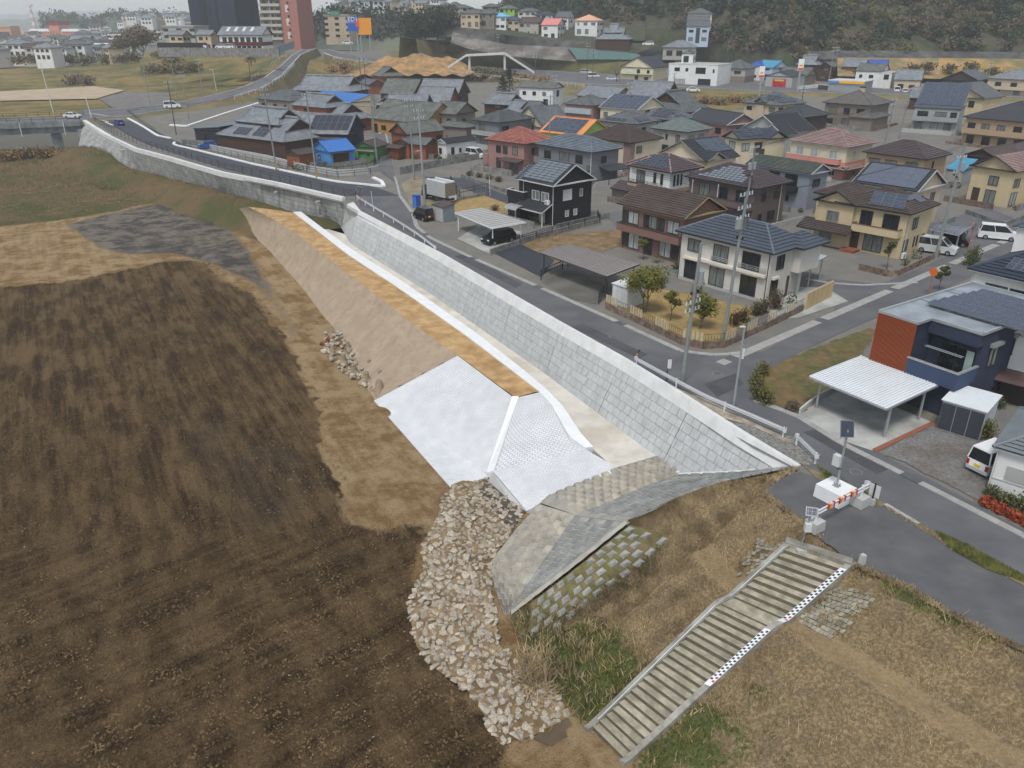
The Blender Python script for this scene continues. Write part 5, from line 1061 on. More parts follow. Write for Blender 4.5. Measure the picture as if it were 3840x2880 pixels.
for y,z in ((4.2,4.95),(7.5,5.0)): MB().box(wB + .14,y,z,.26,1.5,.28).build('window_hood',M_SILV,root)
for k in (0,.25): MB().tube((wA + .6,.5 + k,4.75),(wB - .3,.5 + k,4.75),.025).build('drying_pole',M_SILV,root)
MB().box(wA + 3.0,yb + .7,2.62,.5,.1,2.1).build('curtain',wl_('curtain_green',160,178,166),root); MB().box(wA + 1.2,1.0,2.6,.6,.4,.35,bev=.05).build('stool',M_FRW,root); MB().box(wA + .4,.5,-.2,.06,.06,2.7).build('post',M_SHUT,root)
NAVY = (nv,ex,ey,wA,wB,dep)
# ---- right edge houses below
H = hs('white sided house at the right edge beside the grey shed','m5',(2050,492),(2420,560),(2600,420),5.2,'gy',W_WHITE,R_SLATEL,.4,.35,.3,fas=M_GUT,win=[('f',.5,.8,1.6,1.2,G)])
mb = MB(); o = thing_part(H.root,'porch_canopy',(-H.ww / 2 + 1.4,-H.dw / 2,2.5),0)
for i in range(6): mb.quad(*[(x,-1.5 * math.sin(a),-.55 * (1 - math.cos(a))) for x,a in ((-1.4,math.pi / 2 * (i + 1) / 6),(1.4,math.pi / 2 * (i + 1) / 6),(1.4,math.pi / 2 * i / 6),(-1.4,math.pi / 2 * i / 6))])
mb.build('canopy_sheet',mat('canopy_brown',s2l(92,74,68),.25,.1),o); [MB().box(x,-1.45,-2.6,.07,.07,2.1).build('post',M_FRW,o) for x in (-1.35,1.35)]; MB().box(0,-.2,-2.6,2.6,.3,2.2).build('lattice_panel',W_DKBR,o)
H = hs('low white house with grey tiled roof at the lower right edge','m6',(1872,632),(2330,690),(2700,420),3.0,'hip',W_WHITE,rt('grey_wave_tile',112,118,122),.5,.35,.28,fas=M_GUT,win=None)
fbox(H,'f',.3,1.,1.0,.9,0,.05,W_GREYL,'shutter_panel'); fbox(H,'f',.02,1.,.85,.08,0,.05,M_GUT,'trim_band'); MB().tube((-H.ww / 2 - .05,-H.dw / 2 - .05,0),(-H.ww / 2 - .05,-H.dw / 2 - .05,2.9),.05).build('downpipe',M_GUT,H.root)
# ---- left old quarter
H = hs('long hip-and-gable farmhouse with smoked tile roof beside the ramp','c2',(405,562),(715,585),(775,548),3.4,'ix',W_WOOD,R_TILE,.62,.6,0,cap=.2)
hs('grey-brown two-storey house with low grey hip roof at the foot of the ramp','c2',(160,622),(328,645),(456,622),5.2,'hip',W_BRNG,R_TILED,.45,.5,0,win=[('f',.15,2.9,1.5,1.2,G),('f',.5,2.9,1.4,1.2,G),('f',.8,2.9,.8,1.2,G),('r',.5,2.9,1.8,1.2,G),('f',.5,.4,1.8,1.8,G)])
hs('cream workshop with blue metal roof on the left of the alley','c2',(440,622),(700,655),(812,640),4.2,'mono',W_CRM,R_BLUE,.22,.15,0,win=None,name='workshop',cat='building')
H = hs('two-storey smoked tile house with air conditioners behind the solar gable','c2',(378,662),(545,690),(672,668),5.6,'ix',W_REDW,R_TILE,.6,.6,0,cap=.18,m2=W_WOOD,zs=3.0,win=[('f',.4,3.6,1.8,1.4,G),('r',.4,3.6,1.2,1.2,G)]); wing(H,-H.w / 2 - 2.4,H.w / 2 + 1.5,-H.d / 2 - 1.8,H.d / 2 + 2,3.0,'hip',W_WOOD,R_TILE,.5); wing(H,H.w / 2 - 1,H.w / 2 + 6.5,-H.d / 2 - 1,H.d / 2 + 1.5,3.1,'ix',W_REDW,R_TILE,.6,cap=.16); ac_unit(H,'f',.15,3.5); ac_unit(H,'f',.9,3.5)
H = hs('grand two-storey smoked tile farmhouse with solar panels on its lower roof','c2',(35,762),(245,800),(385,768),5.8,'ix',W_REDW,R_TILE,.62,.7,0,cap=.2,m2=W_WOOD,zs=3.0,win=[('f',.45,3.5,2.6,1.3,G),('f',.8,3.5,1.,1.2,G)])
ro,sl = wing(H,-H.w / 2 - 2.2,H.w / 2 + 5.2,-H.d / 2 - 3.4,H.d / 2 + 1.5,3.2,'ix',W_WOOD,R_TILE,.56,cap=.2); solar(H,'f',.22,.42,.1,.4,6,1,M_PVD,.1,parent=ro,sl=sl); solar(H,'f',.5,.68,.12,.8,3,4,M_PVD,.1,parent=ro,sl=sl)
H = hs('long tile-roofed house with a wide solar array beside the blue shed','c2',(375,850),(690,858),(800,812),3.8,'gx',mat('wall_navy_board',s2l(40,46,62),.8,.1),R_TILE,.55,.6,0,cap=.2,win=[('f',.6,.6,2.6,1.9,C_),('f',.25,.6,2.2,1.9,G)]); solar(H,'f',.18,.96,.2,.92,6,2,M_PVD,.1); lean(H,'f',.0,.9,3.2,1.1,.3,R_BROWN,0)
H = hs('bright blue shed with dark door and solar sheet on its blue roof','c2',(435,945),(570,972),(752,955),2.8,'gy',W_BLUE,R_BLUE,.45,.3,0,name='shed',cat='shed',fas=R_BLUE,win=[('f',.35,.9,.9,.8,P_)]); solar(H,'l',.1,.9,.1,.9,3,2,M_PVD,.06); fbox(H,'r',.1,.75,-.1,2.5,.0,.06,W_WOOD,'door'); fbox(H,'r',.02,.85,2.45,.1,.0,.7,M_SHUT,'hood')
hs('small tan shed with worn brown roof and two lit-looking windows','c2',(296,975),(375,990),(481,970),2.5,'gy',W_REDW,R_BROWN,.35,.25,0,name='shed',cat='shed',win=[('f',.6,.8,.5,.7,wl_('lime_blind',160,180,60)),('r',.5,.8,.6,.7,wl_('amber_blind',170,130,60))])
H = hs('green shed with brown gable roof at the alley corner','c2',(735,925),(862,942),(905,915),2.6,'gy',W_GRN,R_BROWN,.35,.25,0,name='shed',cat='shed',win=None); fbox(H,'f',.4,1.,-.3,2.1,0,.7,W_GRN,'lean_to'); fbox(H,'f',.25,1.02,1.85,.1,0,1.1,R_PINK,'lean_to_roof'); add_win(H,'f',.78,.9,.6,.5,G,off=.71)
H = hs('black modern shed with pale single-pitch roof by the new road','c1',(1285,808),(1402,828),(1600,780),3.2,'monor',W_BLK2,R_SLATEL,.08,.25,0,name='workshop',cat='building',win=[('r',.35,.8,.9,.4,P_),('f',.4,.2,.8,1.9,G)])
# right of the alley
H = hs('tall old two-storey house with grey gable roof at the top of the alley','c2',(862,478),(905,488),(1040,480),5.6,'ix',W_REDW,R_TILEO,.6,.5,0,cap=.14,m2=W_WOOD,zs=2.8); wing(H,-H.w / 2 + .5,H.w / 2 + 1,-H.d / 2 - 5.5,-H.d / 2 + .5,3.2,'gx',W_REDW,R_TILED,.5)
hs('low mottled tile house behind the pale farm roofs','c2',(945,585),(1105,602),(1175,560),3.2,'gx',W_WOOD,R_TILEO,.6,.4,0,cap=.16)
hs('large pale tiled farmhouse with broad gable roof east of the alley','c2',(1145,655),(1335,668),(1432,610),4.2,'gx',W_REDW,R_TILE,.7,.6,0,cap=.24)
hs('pale tiled farm wing rising behind the broad gable roof','c2',(1150,600),(1390,612),(1500,560),4.6,'gx',W_WOOD,R_TILE,.6,.6,0,cap=.22)
H = hs('pale hip-and-gable gatehouse close to the alley','c2',(893,662),(985,675),(1090,640),3.0,'iy',W_WOOD,R_TILE,.62,.5,0,cap=.16)
hs('long pale tiled annex crossing behind the grey twin roofs','c2',(920,712),(1170,722),(1260,670),3.4,'gx',W_WOOD,R_TILE,.6,.5,0,cap=.18)
hs('old grey tiled barn with ochre mud gable','c2',(975,735),(1180,790),(1262,742),3.4,'gx',wl_('ochre_mud',170,128,68),R_TILEO,.62,.4,0,cap=.12)
hs('old grey tiled barn with brown board gable below the ochre barn','c2',(962,838),(1065,858),(1300,828),3.2,'gy',W_REDW,R_TILEO,.62,.4,0,cap=.12)
H = hs('rust-red boarded shed cluster with grey hip roof beside the alley','c2',(988,905),(1080,918),(1162,893),3.0,'gy',W_REDW,R_TILED,.4,.3,0,name='shed',cat='shed',win=None); wing(H,-H.w / 2 - .3,H.w / 2 - 1,-H.d / 2 - 2.2,-H.d / 2 + .4,2.3,'mono',wl_('rust_board',112,58,40),R_BROWN,.15); wing(H,H.w / 2 - 1,H.w / 2 + 3.6,-H.d / 2 + .5,H.d / 2,2.9,'gx',W_REDW,R_TILED,.4)
H = hs('two-storey grey-brown house with pale worn gable roof behind the barns','c2',(1232,715),(1380,730),(1492,705),5.2,'gx',W_BRNG,R_TILEO,.5,.5,0,win=[('f',.3,2.9,1.1,1.2,G),('f',.7,2.9,1.2,1.2,G),('r',.4,2.9,1.2,1.,G)]); wing(H,0,H.w / 2 + 5,-H.d / 2 - 3,-H.d / 2 + 1.5,2.8,'hip',W_BRNG,R_TILEO,.4)
H = hs('hip-and-gable house with pale tiles and dark gable before the white house','c2',(1535,660),(1735,672),(1855,655),4.6,'ix',W_WOOD,R_TILE,.55,.6,0,cap=.18); wing(H,H.w / 2 - 2,H.w / 2 + 5.5,-H.d / 2 - 4,H.d / 2 - 2,3.0,'ix',W_WOOD,R_TILE,.5,cap=.14)
H = hs('dark two-storey house with grey striped hip roof beside the white cottage','c2',(1492,762),(1650,783),(1870,752),5.4,'hip',W_GREY,R_TILED,.44,.55,.38,win=[('f',.3,2.9,1.7,1.7,C_),('r',.2,2.9,2.0,1.6,G),('f',.4,.3,2.4,1.9,C_)]); balcony(H,'f',-.05,1.,2.4,.9,.8,W_GREYL)
hs('white cottage with grey eaves and small dark-roofed gable','c2',(1248,905),(1315,917),(1520,893),3.0,'gy',W_WHITE,R_DARK,.42,.3,.3,fas=M_GUT,fr=M_FRAME,win=[('f',.3,.8,.9,1.1,G),('r',.2,.1,.8,2.,G),('r',.45,.9,.6,.9,G),('r',.68,.9,.6,.9,G)])
hs('white gabled storehouse with grey roof and dark trim beyond the striped hip','c3',(148,835),(215,850),(312,808),3.4,'gx',W_WHITE,R_TILED,.6,.3,0,win=[('r',.5,1.,1.1,.8)])
hs('small yellow-walled house with grey gable between the orange and pink houses','c3',(172,905),(285,970),(442,940),3.6,'gy',W_CRM,R_TILED,.5,.3,0,win=None)
hs('low pale tiled house with dark gable behind the pink brick house','c3',(608,712),(800,745),(888,720),3.2,'gx',W_PINK,R_TILE,.5,.4,0,cap=.16,win=None)
# ---- behind the main road
H = hs('ochre shop with dark gable and small white signboards','c3',(905,498),(1110,512),(1150,495),5.0,'gy',W_CRM,R_DARK,.5,.3,0,name='shop',win=[('f',.55,3.,1.3,1.3,G),('f',.85,3.,1.,1.2,G),('f',.5,.2,1.4,2.,M_DOOR),('f',.8,.4,1.6,1.4,G)])
fbox(H,'f',.2,.38,3.2,.9,0,.06,M_FRW,'sign_panel'); fbox(H,'f',.02,.98,2.5,.12,0,.9,W_GRN,'awning')
H = hs('ochre two-storey shop with dark awning beside the white building','c3',(1112,468),(1262,475),(1315,455),5.2,'gx',W_CRM,R_DARK,.5,.3,0,name='shop',win=[('f',.2,3.2,1.4,1.1,G),('f',.75,3.2,2.4,1.1,G),('f',.5,.1,1.6,2.,G)]); fbox(H,'f',.4,.7,2.3,.7,0,.9,M_SHUT,'awning'); fbox(H,'f',.75,.95,2.4,.7,0,.06,M_FRW,'sign_panel')
hs('white three-storey block with terrace balcony and grey upper roof','c3',(1282,472),(1598,490),(1660,462),7.4,'flat',W_WHITE,W_GREYL,0,.1,0,fas=W_WHITE,fr=M_FRAME,name='building',cat='building',win=[('f',.18,5.,2.,1.2,G),('f',.38,5.,1.,1.1,G),('f',.66,4.4,3.6,2.,G),('f',.92,4.8,.6,1.2,G),('f',.25,.3,4.,2.2,W_GREYL),('f',.75,.2,4.6,2.6,G)])
hs('white penthouse with grey gable on top of the three-storey block','c3',(1315,392),(1415,402),(1580,398),3.2,'gy',W_WHITE,R_TILED,.35,.3,0,name='penthouse',cat='building',Yd=297,ang0=-.3,win=[('f',.4,.3,1.8,2.,G),('r',.2,.3,1.4,2.,G),('r',.55,.8,1.4,.9,G),('r',.8,.2,.6,2.,G)])
hs('grey two-storey house with big grey tile roof and blank balcony front','c3',(1605,510),(1810,518),(1892,500),5.4,'hip',W_GRB,R_TILED,.5,.5,0,m2=W_BRNG,win=[('f',.3,3.6,2.,1.,G),('f',.7,3.6,2.4,1.,G)])
hs('small white house with vivid blue roof below the wooded slope','c3',(1872,488),(1930,498),(1985,470),5.0,'hip',W_WHITE,rt('cobalt_metal',50,84,160),.5,.3,0)
hs('small white house with light blue gable roof beside the cobalt roof','c3',(1945,500),(2010,512),(2088,495),4.6,'gx',W_BLUEP,R_TEAL,.45,.3,0)
hs('long pale grey hip-roofed house above the white three-storey block','c3',(1170,345),(1440,358),(1540,345),3.2,'hip',W_GRB,R_TILE,.42,.5,0,Yd=318,win=[('f',.2,.3,2.2,1.8,G),('f',.5,.3,2.2,1.8,G)])
H = hs('pale blue tall house with dark centre bay on the slope','c3',(1355,190),(1535,200),(1560,188),6.4,'gx',W_BLUEP,R_TILED,.4,.3,0,Yd=348,win=[('f',.2,4.2,1.8,1.,G),('f',.8,4.2,1.8,1.,G),('f',.2,1.,1.8,1.4,C_),('f',.8,1.,2.,1.4,C_)]); fbox(H,'f',.42,.6,.2,5.6,0,.05,M_SHUT,'centre_bay')
hs('cream two-storey house with grey hip roof highest on the slope','c3',(1358,97),(1560,102),(1585,92),5.6,'hip',W_OFFW,R_TILED,.42,.5,0,Yd=368)
hs('pinkish gabled house between the cream house and the pale blue house','c3',(1365,160),(1530,165),(1555,152),4.0,'gx',W_PINK,R_TILED,.4,.3,0,Yd=356,win=None)
H = hs('black-walled traditional house with stacked smoked tile roofs above the green slope','c3',(735,240),(868,246),(940,238),5.4,'ix',W_WOOD,R_TILE,.55,.5,0,Yd=352,cap=.18,win=[('f',.3,3.6,2.,.9,C_),('f',.7,3.6,2.,.9,C_)]); wing(H,-H.w / 2 - 3.5,H.w / 2 + 4,-H.d / 2 - 3.6,H.d / 2 + 2,3.0,'ix',W_WOOD,R_TILE,.5,cap=.18)
# station side
hs('pale tile house with hip-and-gable roof behind the fuel station','c4',(395,512),(580,518),(625,495),5.0,'ix',W_WOOD,R_TILE,.6,.5,0,cap=.16)
hs('brown timber house with grey gable next to the station poles','c4',(580,528),(690,535),(745,522),5.0,'gy',W_WOOD,R_TILEO,.5,.4,0)
hs('pale tiled house with red-brown upper wall before the ochre terrace','c4',(762,528),(945,535),(965,512),5.2,'gx',W_REDW,R_TILE,.5,.4,0,cap=.16)
hs('dark house with cobalt blue roof at the foot of the ochre terrace','c4',(958,520),(1120,524),(1140,508),5.0,'gx',W_DKBR,rt('cobalt_metal',1,1,1),.4,.3,0,win=None)
hs('white two-storey house with grey gable roof behind the station canopy','c4',(880,560),(1090,570),(1122,548),5.2,'gx',W_WHITE,R_TILEO,.4,.3,0,win=[('f',.6,3.,1.4,1.,G),('f',.2,3.,1.,1.,G),('f',.6,.3,1.6,1.8,G)])
hs('small white annexe with flat roof and dark balcony beside the white house','c4',(1085,575),(1165,580),(1185,565),5.,'flat',W_WHITE,W_GREYL,0,.1,0,fas=W_WHITE,win=[('f',.5,2.8,1.6,1.6,G)])
hs('low pale tiled house with long gable near the ochre terrace','c4',(1172,635),(1400,640),(1445,600),3.6,'gx',W_BGR,R_TILE,.55,.4,0,cap=.16)
hs('brown shed-like house with grey roof at the bottom of the wooded bank','c4',(1580,622),(1850,640),(1985,605),4.6,'gy',W_DKBR,R_TILED,.45,.4,0,win=None)
hs('low grey tiled roof in front of the ochre gabled house','c4',(1290,778),(1550,790),(1640,715),3.2,'gx',W_WOOD,R_TILE,.5,.4,0,cap=.14,win=None)
H = hs('dark-gabled building with red banner shutter by the station','c4',(150,602),(370,612),(470,598),4.2,'gy',W_GREYL,R_DARK,.3,.2,0,name='shop',win=None); fbox(H,'f',.28,.78,.1,3.2,0,.06,mat('red_banner',s2l(186,46,62),.7,.35,1.2),'banner'); fbox(H,'f',.35,.7,2.6,.5,.062,.02,mat('yellow_panel',s2l(226,180,70),.7,.05),'banner_panel')
hs('long low shop roof beyond the red banner building','c4',(300,590),(480,606),(585,560),3.4,'gx',W_BRNG,R_TILEO,.4,.3,0,win=None)
# ---- terrace row on the retaining walls
for lab,cr,L,N,R,h,roof,wl2,rm2,yd in (
  ('salmon-roofed white house with orange balcony on the retaining wall','c3',(255,182),(390,188),(480,175),5.6,'gx',W_WHITE,R_SALM,370),('white house with peach hip roof on the retaining wall','c3',(508,150),(690,155),(732,150),5.6,'hip',W_WHITE,R_PEACH,372),
  ('grey gabled house with brown roof above the streaked wall','c3',(85,165),(245,170),(295,150),5.4,'gx',W_GRB,R_BROWN,377),('beige house with blue-black hip roof left of the brown roof','c3',(-10,148),(100,152),(132,140),5.4,'hip',W_BGR,rt('blue_black',62,78,100),381),
  ('white house with black double gables behind the salmon roof','c3',(360,128),(470,132),(555,118),5.8,'gx',W_WHITE,R_TILED,390),('pale blue house with low black hip roof in the second row','c3',(205,108),(350,112),(385,102),5.0,'hip',W_BLUEP,R_DARK,393),
  ('pale house with grey hip roof in the second row','c3',(78,82),(230,86),(262,78),5.2,'hip',W_OFFW,R_TILED,400),('lime green house half hidden in the second row','c2',(1645,52),(1755,55),(1785,48),5.2,'hip',W_LIME,R_TILEO,407),
  ('white house with bright blue hip roof above the dark wall','c2',(1582,103),(1700,106),(1722,98),5.4,'hip',W_WHITE,rt('sky_blue_metal',110,176,216),381),('brown-walled house with grey hip roof beside the bright blue roof','c2',(1520,82),(1625,86),(1665,76),5.2,'hip',W_BRNG,R_TILED,381),
  ('beige house with grey cross roof at the left end of the row','c2',(1400,82),(1530,86),(1575,72),5.6,'hip',W_BGR,R_TILED,381),('dark-roofed house at the left end of the terrace','c2',(1355,48),(1460,50),(1490,42),5.,'hip',W_GRB,R_TILED,407),('brown tiled house at the back of the terrace','c2',(1540,40),(1640,43),(1660,35),4.6,'hip',W_BRNG,R_GREYB,416)):
 hs(lab,cr,L,N,R,h,roof,wl2,rm2,.45,.4,0,Yd=yd,ang0=-.35)
# ------------------------------------------------------------------ foliage
def leaf_cloud(centres,radii,per,size,seed=1,up=.25,shell=.55):
 r = np.random.default_rng(seed); V,k = [],0
 C = np.repeat(np.asarray(centres,float),per,0); Rr = np.repeat(np.asarray(radii,float),per,0); n = len(C)
 d = r.normal(size=(n,3)); d /= np.linalg.norm(d,axis=1)[:,None]; rad = shell + (1 - shell) * r.random(n) ** .6
 rad *= 1 + .18 * r.normal(size=n); P = C + d * Rr * rad[:,None]
 a = r.normal(size=(n,3)); a /= np.linalg.norm(a,axis=1)[:,None]; b2 = np.cross(a,d + .6 * r.normal(size=(n,3))); b2 /= np.linalg.norm(b2,axis=1)[:,None] + 1e-9
 s = size * (.6 + .8 * r.random(n))[:,None]
 q = np.stack([P - a * s,P - b2 * s * .55,P + a * s,P + b2 * s * .55],1).reshape(-1,3)
 return q
def quads_mesh(name,q,m):
 n = len(q) // 4; me = bpy.data.meshes.new(name); me.vertices.add(len(q)); me.vertices.foreach_set('co',q.ravel()); me.loops.add(len(q)); me.loops.foreach_set('vertex_index',np.arange(len(q)))
 me.polygons.add(n); me.polygons.foreach_set('loop_start',np.arange(0,len(q),4)); me.update(); me.validate(); me.materials.append(m); return me
def leafm(name,c1,c2,sc=.5): return mat('leaf_' + name,s2l(*c1),.85,.35,3.,0,20,col2=s2l(*c2),csc=sc,cw=(.35,.65),spec=.2)
L_DARK = leafm('dark_evergreen',(44,56,46),(66,76,58),.12); L_BROWN = leafm('bare_brown',(98,88,76),(120,106,88),.12); L_OLIVE = leafm('olive',(88,92,52),(118,110,60),.4); L_GREEN = leafm('garden_green',(84,96,44),(126,118,58),.9); L_RED = leafm('red_tip',(98,62,50),(84,92,50),1.2); L_SHRUB = leafm('shrub_green',(62,78,42),(98,98,58),.8); L_DRY = leafm('dry_reed',(158,128,84),(124,98,64),.4); L_BUSH = leafm('bramble',(82,88,58),(112,98,66),.15); L_CONE = leafm('conifer',(34,46,38),(50,62,48),.5); L_ORNG = leafm('orange_hedge',(172,82,48),(140,60,40),2.)
M_BARK = mat('bark',s2l(96,84,72),.95,.25,4); M_BARKD = mat('bark_dark',s2l(64,58,52),.95,.25,4)
def tree(name,label,p,h,r,m,trunk=.35,nlimb=5,per=70,size=.14,seed=1,cat_='tree',bark=None,clumps=None,group=None,sq=.8,stems=1):
 p = Vector(p); o = thing(name,label,cat_,p,0,group); rd = random.Random(seed); mb = MB(); cs,rs = [],[]
 for s in range(stems):
  off = VV((rd.uniform(-.15,.15),rd.uniform(-.15,.15),0)) * (stems > 1); lean = VV((rd.uniform(-.3,.3),rd.uniform(-.3,.3),0)) * (r * .5)
  t0,t1 = off,off + lean + VV((0,0,h * trunk)); mb.tube(t0 - VV((0,0,.2)),t1,.035 * h / 2 * (1 if stems == 1 else .6),.025 * h / 2 * (1 if stems == 1 else .6),7)
  for i in range(nlimb):
   a = 2 * math.pi * (i + rd.random() * .6) / nlimb; rr = r * rd.uniform(.35,.75); e = VV((math.cos(a) * rr,math.sin(a) * rr,h * rd.uniform(.55,.92)))
   mid = t1.lerp(e,.5) + VV((0,0,h * .03)); mb.tube(t1,mid,.017 * h / 2,.012 * h / 2,5); mb.tube(mid,e,.012 * h / 2,.005 * h / 2,5); cs.append(e); rs.append((r * rd.uniform(.3,.5),) * 2 + (r * rd.uniform(.25,.42) * sq,))
   e2 = mid + VV((rd.uniform(-.3,.3) * r,rd.uniform(-.3,.3) * r,h * rd.uniform(.05,.25))); mb.tube(mid,e2,.008 * h / 2,.004 * h / 2,4); cs.append(e2); rs.append((r * rd.uniform(.22,.36),) * 2 + (r * .25 * sq,))
  cs.append(VV((lean.x,lean.y,h * .88))); rs.append((r * .42,r * .42,r * .35 * sq))
 mb.build('trunk',bark or M_BARK,o,smooth=True)
 link('crown',quads_mesh('crown',leaf_cloud([tuple(x) for x in cs],rs,per,size,seed),m),o); return o
def bush(name,label,pts,r,m,per=260,size=.12,seed=1,cat_='bush',kind=None,h=None,group=None,sub='foliage'):
 pts = [Vector(p) for p in pts]; o = thing(name,label,cat_,pts[0],0,group); cs = [tuple(p - pts[0] + VV((0,0,(h or r) * .55))) for p in pts]
 mb = MB()
 for q in cs: mb.ball(q,r * .55,0,1,(1,1,(h or r) / r),.12); mb.tube((q[0],q[1],q[2] - (h or r) * .75),q,.05,.03,5)
 mb.build('branches',M_BARKD,o); link(sub,quads_mesh(sub,leaf_cloud(cs,[(r,r,(h or r) * .75)] * len(cs),per,size,seed,shell=.75),m),o); return o
# ------------------------------------------------------------------ hills behind
def fan(foot,slope,length,n=60,m=None,name='hill',noise=2.):
 us = np.linspace(foot[0][0],foot[-1][0],90); fu = [q[0] for q in foot]; Yf = np.interp(us,fu,[q[1] for q in foot]); zf = np.interp(us,fu,[q[2] for q in foot]); sl = np.interp(us,fu,slope)
 s = np.linspace(0,length,n); U,S = np.meshgrid(us,s); Yg = Yf[None] + S; Zg = zf[None] + sl[None] * S + noise * (np.sin(U * .011 + S * .05) + np.sin(U * .023 - S * .09)) * np.clip(S / 30,0,1); Zg[0] -= 6
 Xg = (U - 1920) / FPX * (Yg * CT - (Zg - CAMH) * ST); me = grid_mesh(Xg,Yg,Zg); me.materials.append(m); link(name,me,kind='structure'); return us,Yf,zf,sl
M_HILL = mat('hillside_earth',s2l(74,70,54),.95,.3,.3,0,20,col2=s2l(60,66,46),csc=.08)
FOOT1 = [(1850,480,25),(2000,470,24),(2150,440,23),(2300,405,20),(2480,392,19),(2650,372,16),(2760,345,11.5),(3000,324,11),(3300,324,12.2),(3840,322,12.6),(4400,322,12.6)]; SL1 = [.03,.12,.28,.42,.5,.5,.55,.5,.42,.4,.4]
us,Yf,zf,sl1 = fan(FOOT1,SL1,130,40,M_HILL)
r = np.random.default_rng(5); cs,rs,cb_,rb_,cl_,rl_ = [],[],[],[],[],[]
for i in range(1150):
 u = r.uniform(1900,4000); s = r.uniform(1,105); k = np.interp(u,us,sl1); Y_ = np.interp(u,us,Yf) + s; z = np.interp(u,us,zf) + k * s; x = (u - 1920) / FPX * (Y_ * CT - (z - CAMH) * ST); h = r.uniform(3,6.5)
 if z > 60: continue
 bare = (math.sin(u * .008) + math.sin(s * .11 + u * .003) + r.normal() * .6) > 1.0 or (u > 2750 and s < 22 and r.random() < .5)
 light = u > 2950 and s < 45 and r.random() < .6
 for j in range(3):
  q = (x + r.normal() * h * .35,Y_ + r.normal() * h * .3,z + h * (.5 + .25 * j)); w = h * r.uniform(.3,.5)
  if light: cl_.append((q[0],q[1],z + h * (.2 + .15 * j))); rl_.append((w,w,w * .6))
  else: (cb_ if bare else cs).append(q); (rb_ if bare else rs).append((w,w,w * .85))
tag(link('woodland',quads_mesh('woodland',leaf_cloud(cs,rs,55,.62,3),L_DARK)),'dark evergreen wood covering the hillside','wood',kind='stuff')
tag(link('bare_woodland',quads_mesh('bare_woodland',leaf_cloud(cb_,rb_,40,.5,4),L_BROWN)),'leafless brown scrub wood on the hillside','wood',kind='stuff')
tag(link('scrub',quads_mesh('scrub',leaf_cloud(cl_,rl_,50,.5,6),L_BUSH)),'olive scrub along the lower hillside','scrub',kind='stuff')
# far ridges, hazed
M_FARH = mat('far_hill_green',s2l(74,86,74),.95,.25,.03,0,20,col2=s2l(96,100,84),csc=.02)
def ridge(name,pts,Y_,depth=250,base=-5,n=120,rough=6,m=None,veg=0,seed=2):
 us = np.linspace(pts[0][0],pts[-1][0],n); v = np.interp(us,[p[0] for p in pts],[p[1] for p in pts]); rr = np.random.default_rng(seed)
 zt = np.array([atd(a,b2,Y_).z for a,b2 in zip(us,v)]); zt = zt + rr.normal(size=n) * rough * .15; xs = np.array([atd(a,60,Y_).x for a in us])
 prof = [(-1.,0),(-.7,.45),(-.4,.75),(0,1),(.5,.7),(1,0)]
 X = np.stack([xs * (1 + p * depth / Y_) for p,_ in prof]); Yg = np.stack([np.full(n,Y_ + p * depth) for p,_ in prof]); Z = np.stack([base + (zt - base) * q for _,q in prof])
 me = grid_mesh(X,Yg,Z); me.materials.append(m or M_FARH); link(name,me,kind='structure')
 if veg:
  c_,s_ = [],[]
  for i in range(veg):
   a = rr.integers(0,n); t = rr.uniform(0,1); p0 = np.array([X[1,a],Yg[1,a],Z[1,a]]); p1 = np.array([X[3,a],Yg[3,a],Z[3,a]]); q = p0 + (p1 - p0) * t; w = rr.uniform(3.5,7); c_.append((q[0] + rr.normal() * 6,q[1],q[2] + w * .4)); s_.append((w,w,w * .8))
  tag(link('ridge_wood',quads_mesh('ridge_wood',leaf_cloud(c_,s_,26,1.5,seed),L_DARK)),'hazy wooded ridge behind the town','wood',kind='stuff')
ridge('hill',[(-700,50),(0,55),(300,42),(600,50),(900,40),(1150,48),(1250,20),(1500,40),(2000,30),(3000,20),(4500,20)],5200,900,-10,160,30)
ridge('hill',[(-700,70),(0,74),(180,66),(420,72),(760,58),(1000,62),(1160,46),(1300,52),(1700,55),(2200,50),(3000,40),(4500,30)],2900,500,-10,160,16)
ridge('hill',[(1150,80),(1215,45),(1270,10),(1330,-6),(1400,0),(1450,8),(1490,2),(1540,6),(1590,40),(1650,66),(1750,80)],1150,160,0,90,5,veg=260,seed=8)
ridge('hill',[(150,105),(170,62),(215,45),(280,48),(330,72),(400,48),(470,42),(560,46),(640,58),(730,84),(780,100)],1120,90,0,90,3,veg=200,seed=9)
ridge('hill',[(900,100),(950,62),(1000,60),(1050,70),(1120,70),(1180,95),(1250,100)],820,60,0,60,3,veg=70,seed=10)
ridge('hill',[(1150,130),(1200,66),(1280,52),(1360,46),(1430,52),(1500,62),(1560,74),(1620,92),(1680,120)],560,55,4,60,2,veg=150,seed=11)
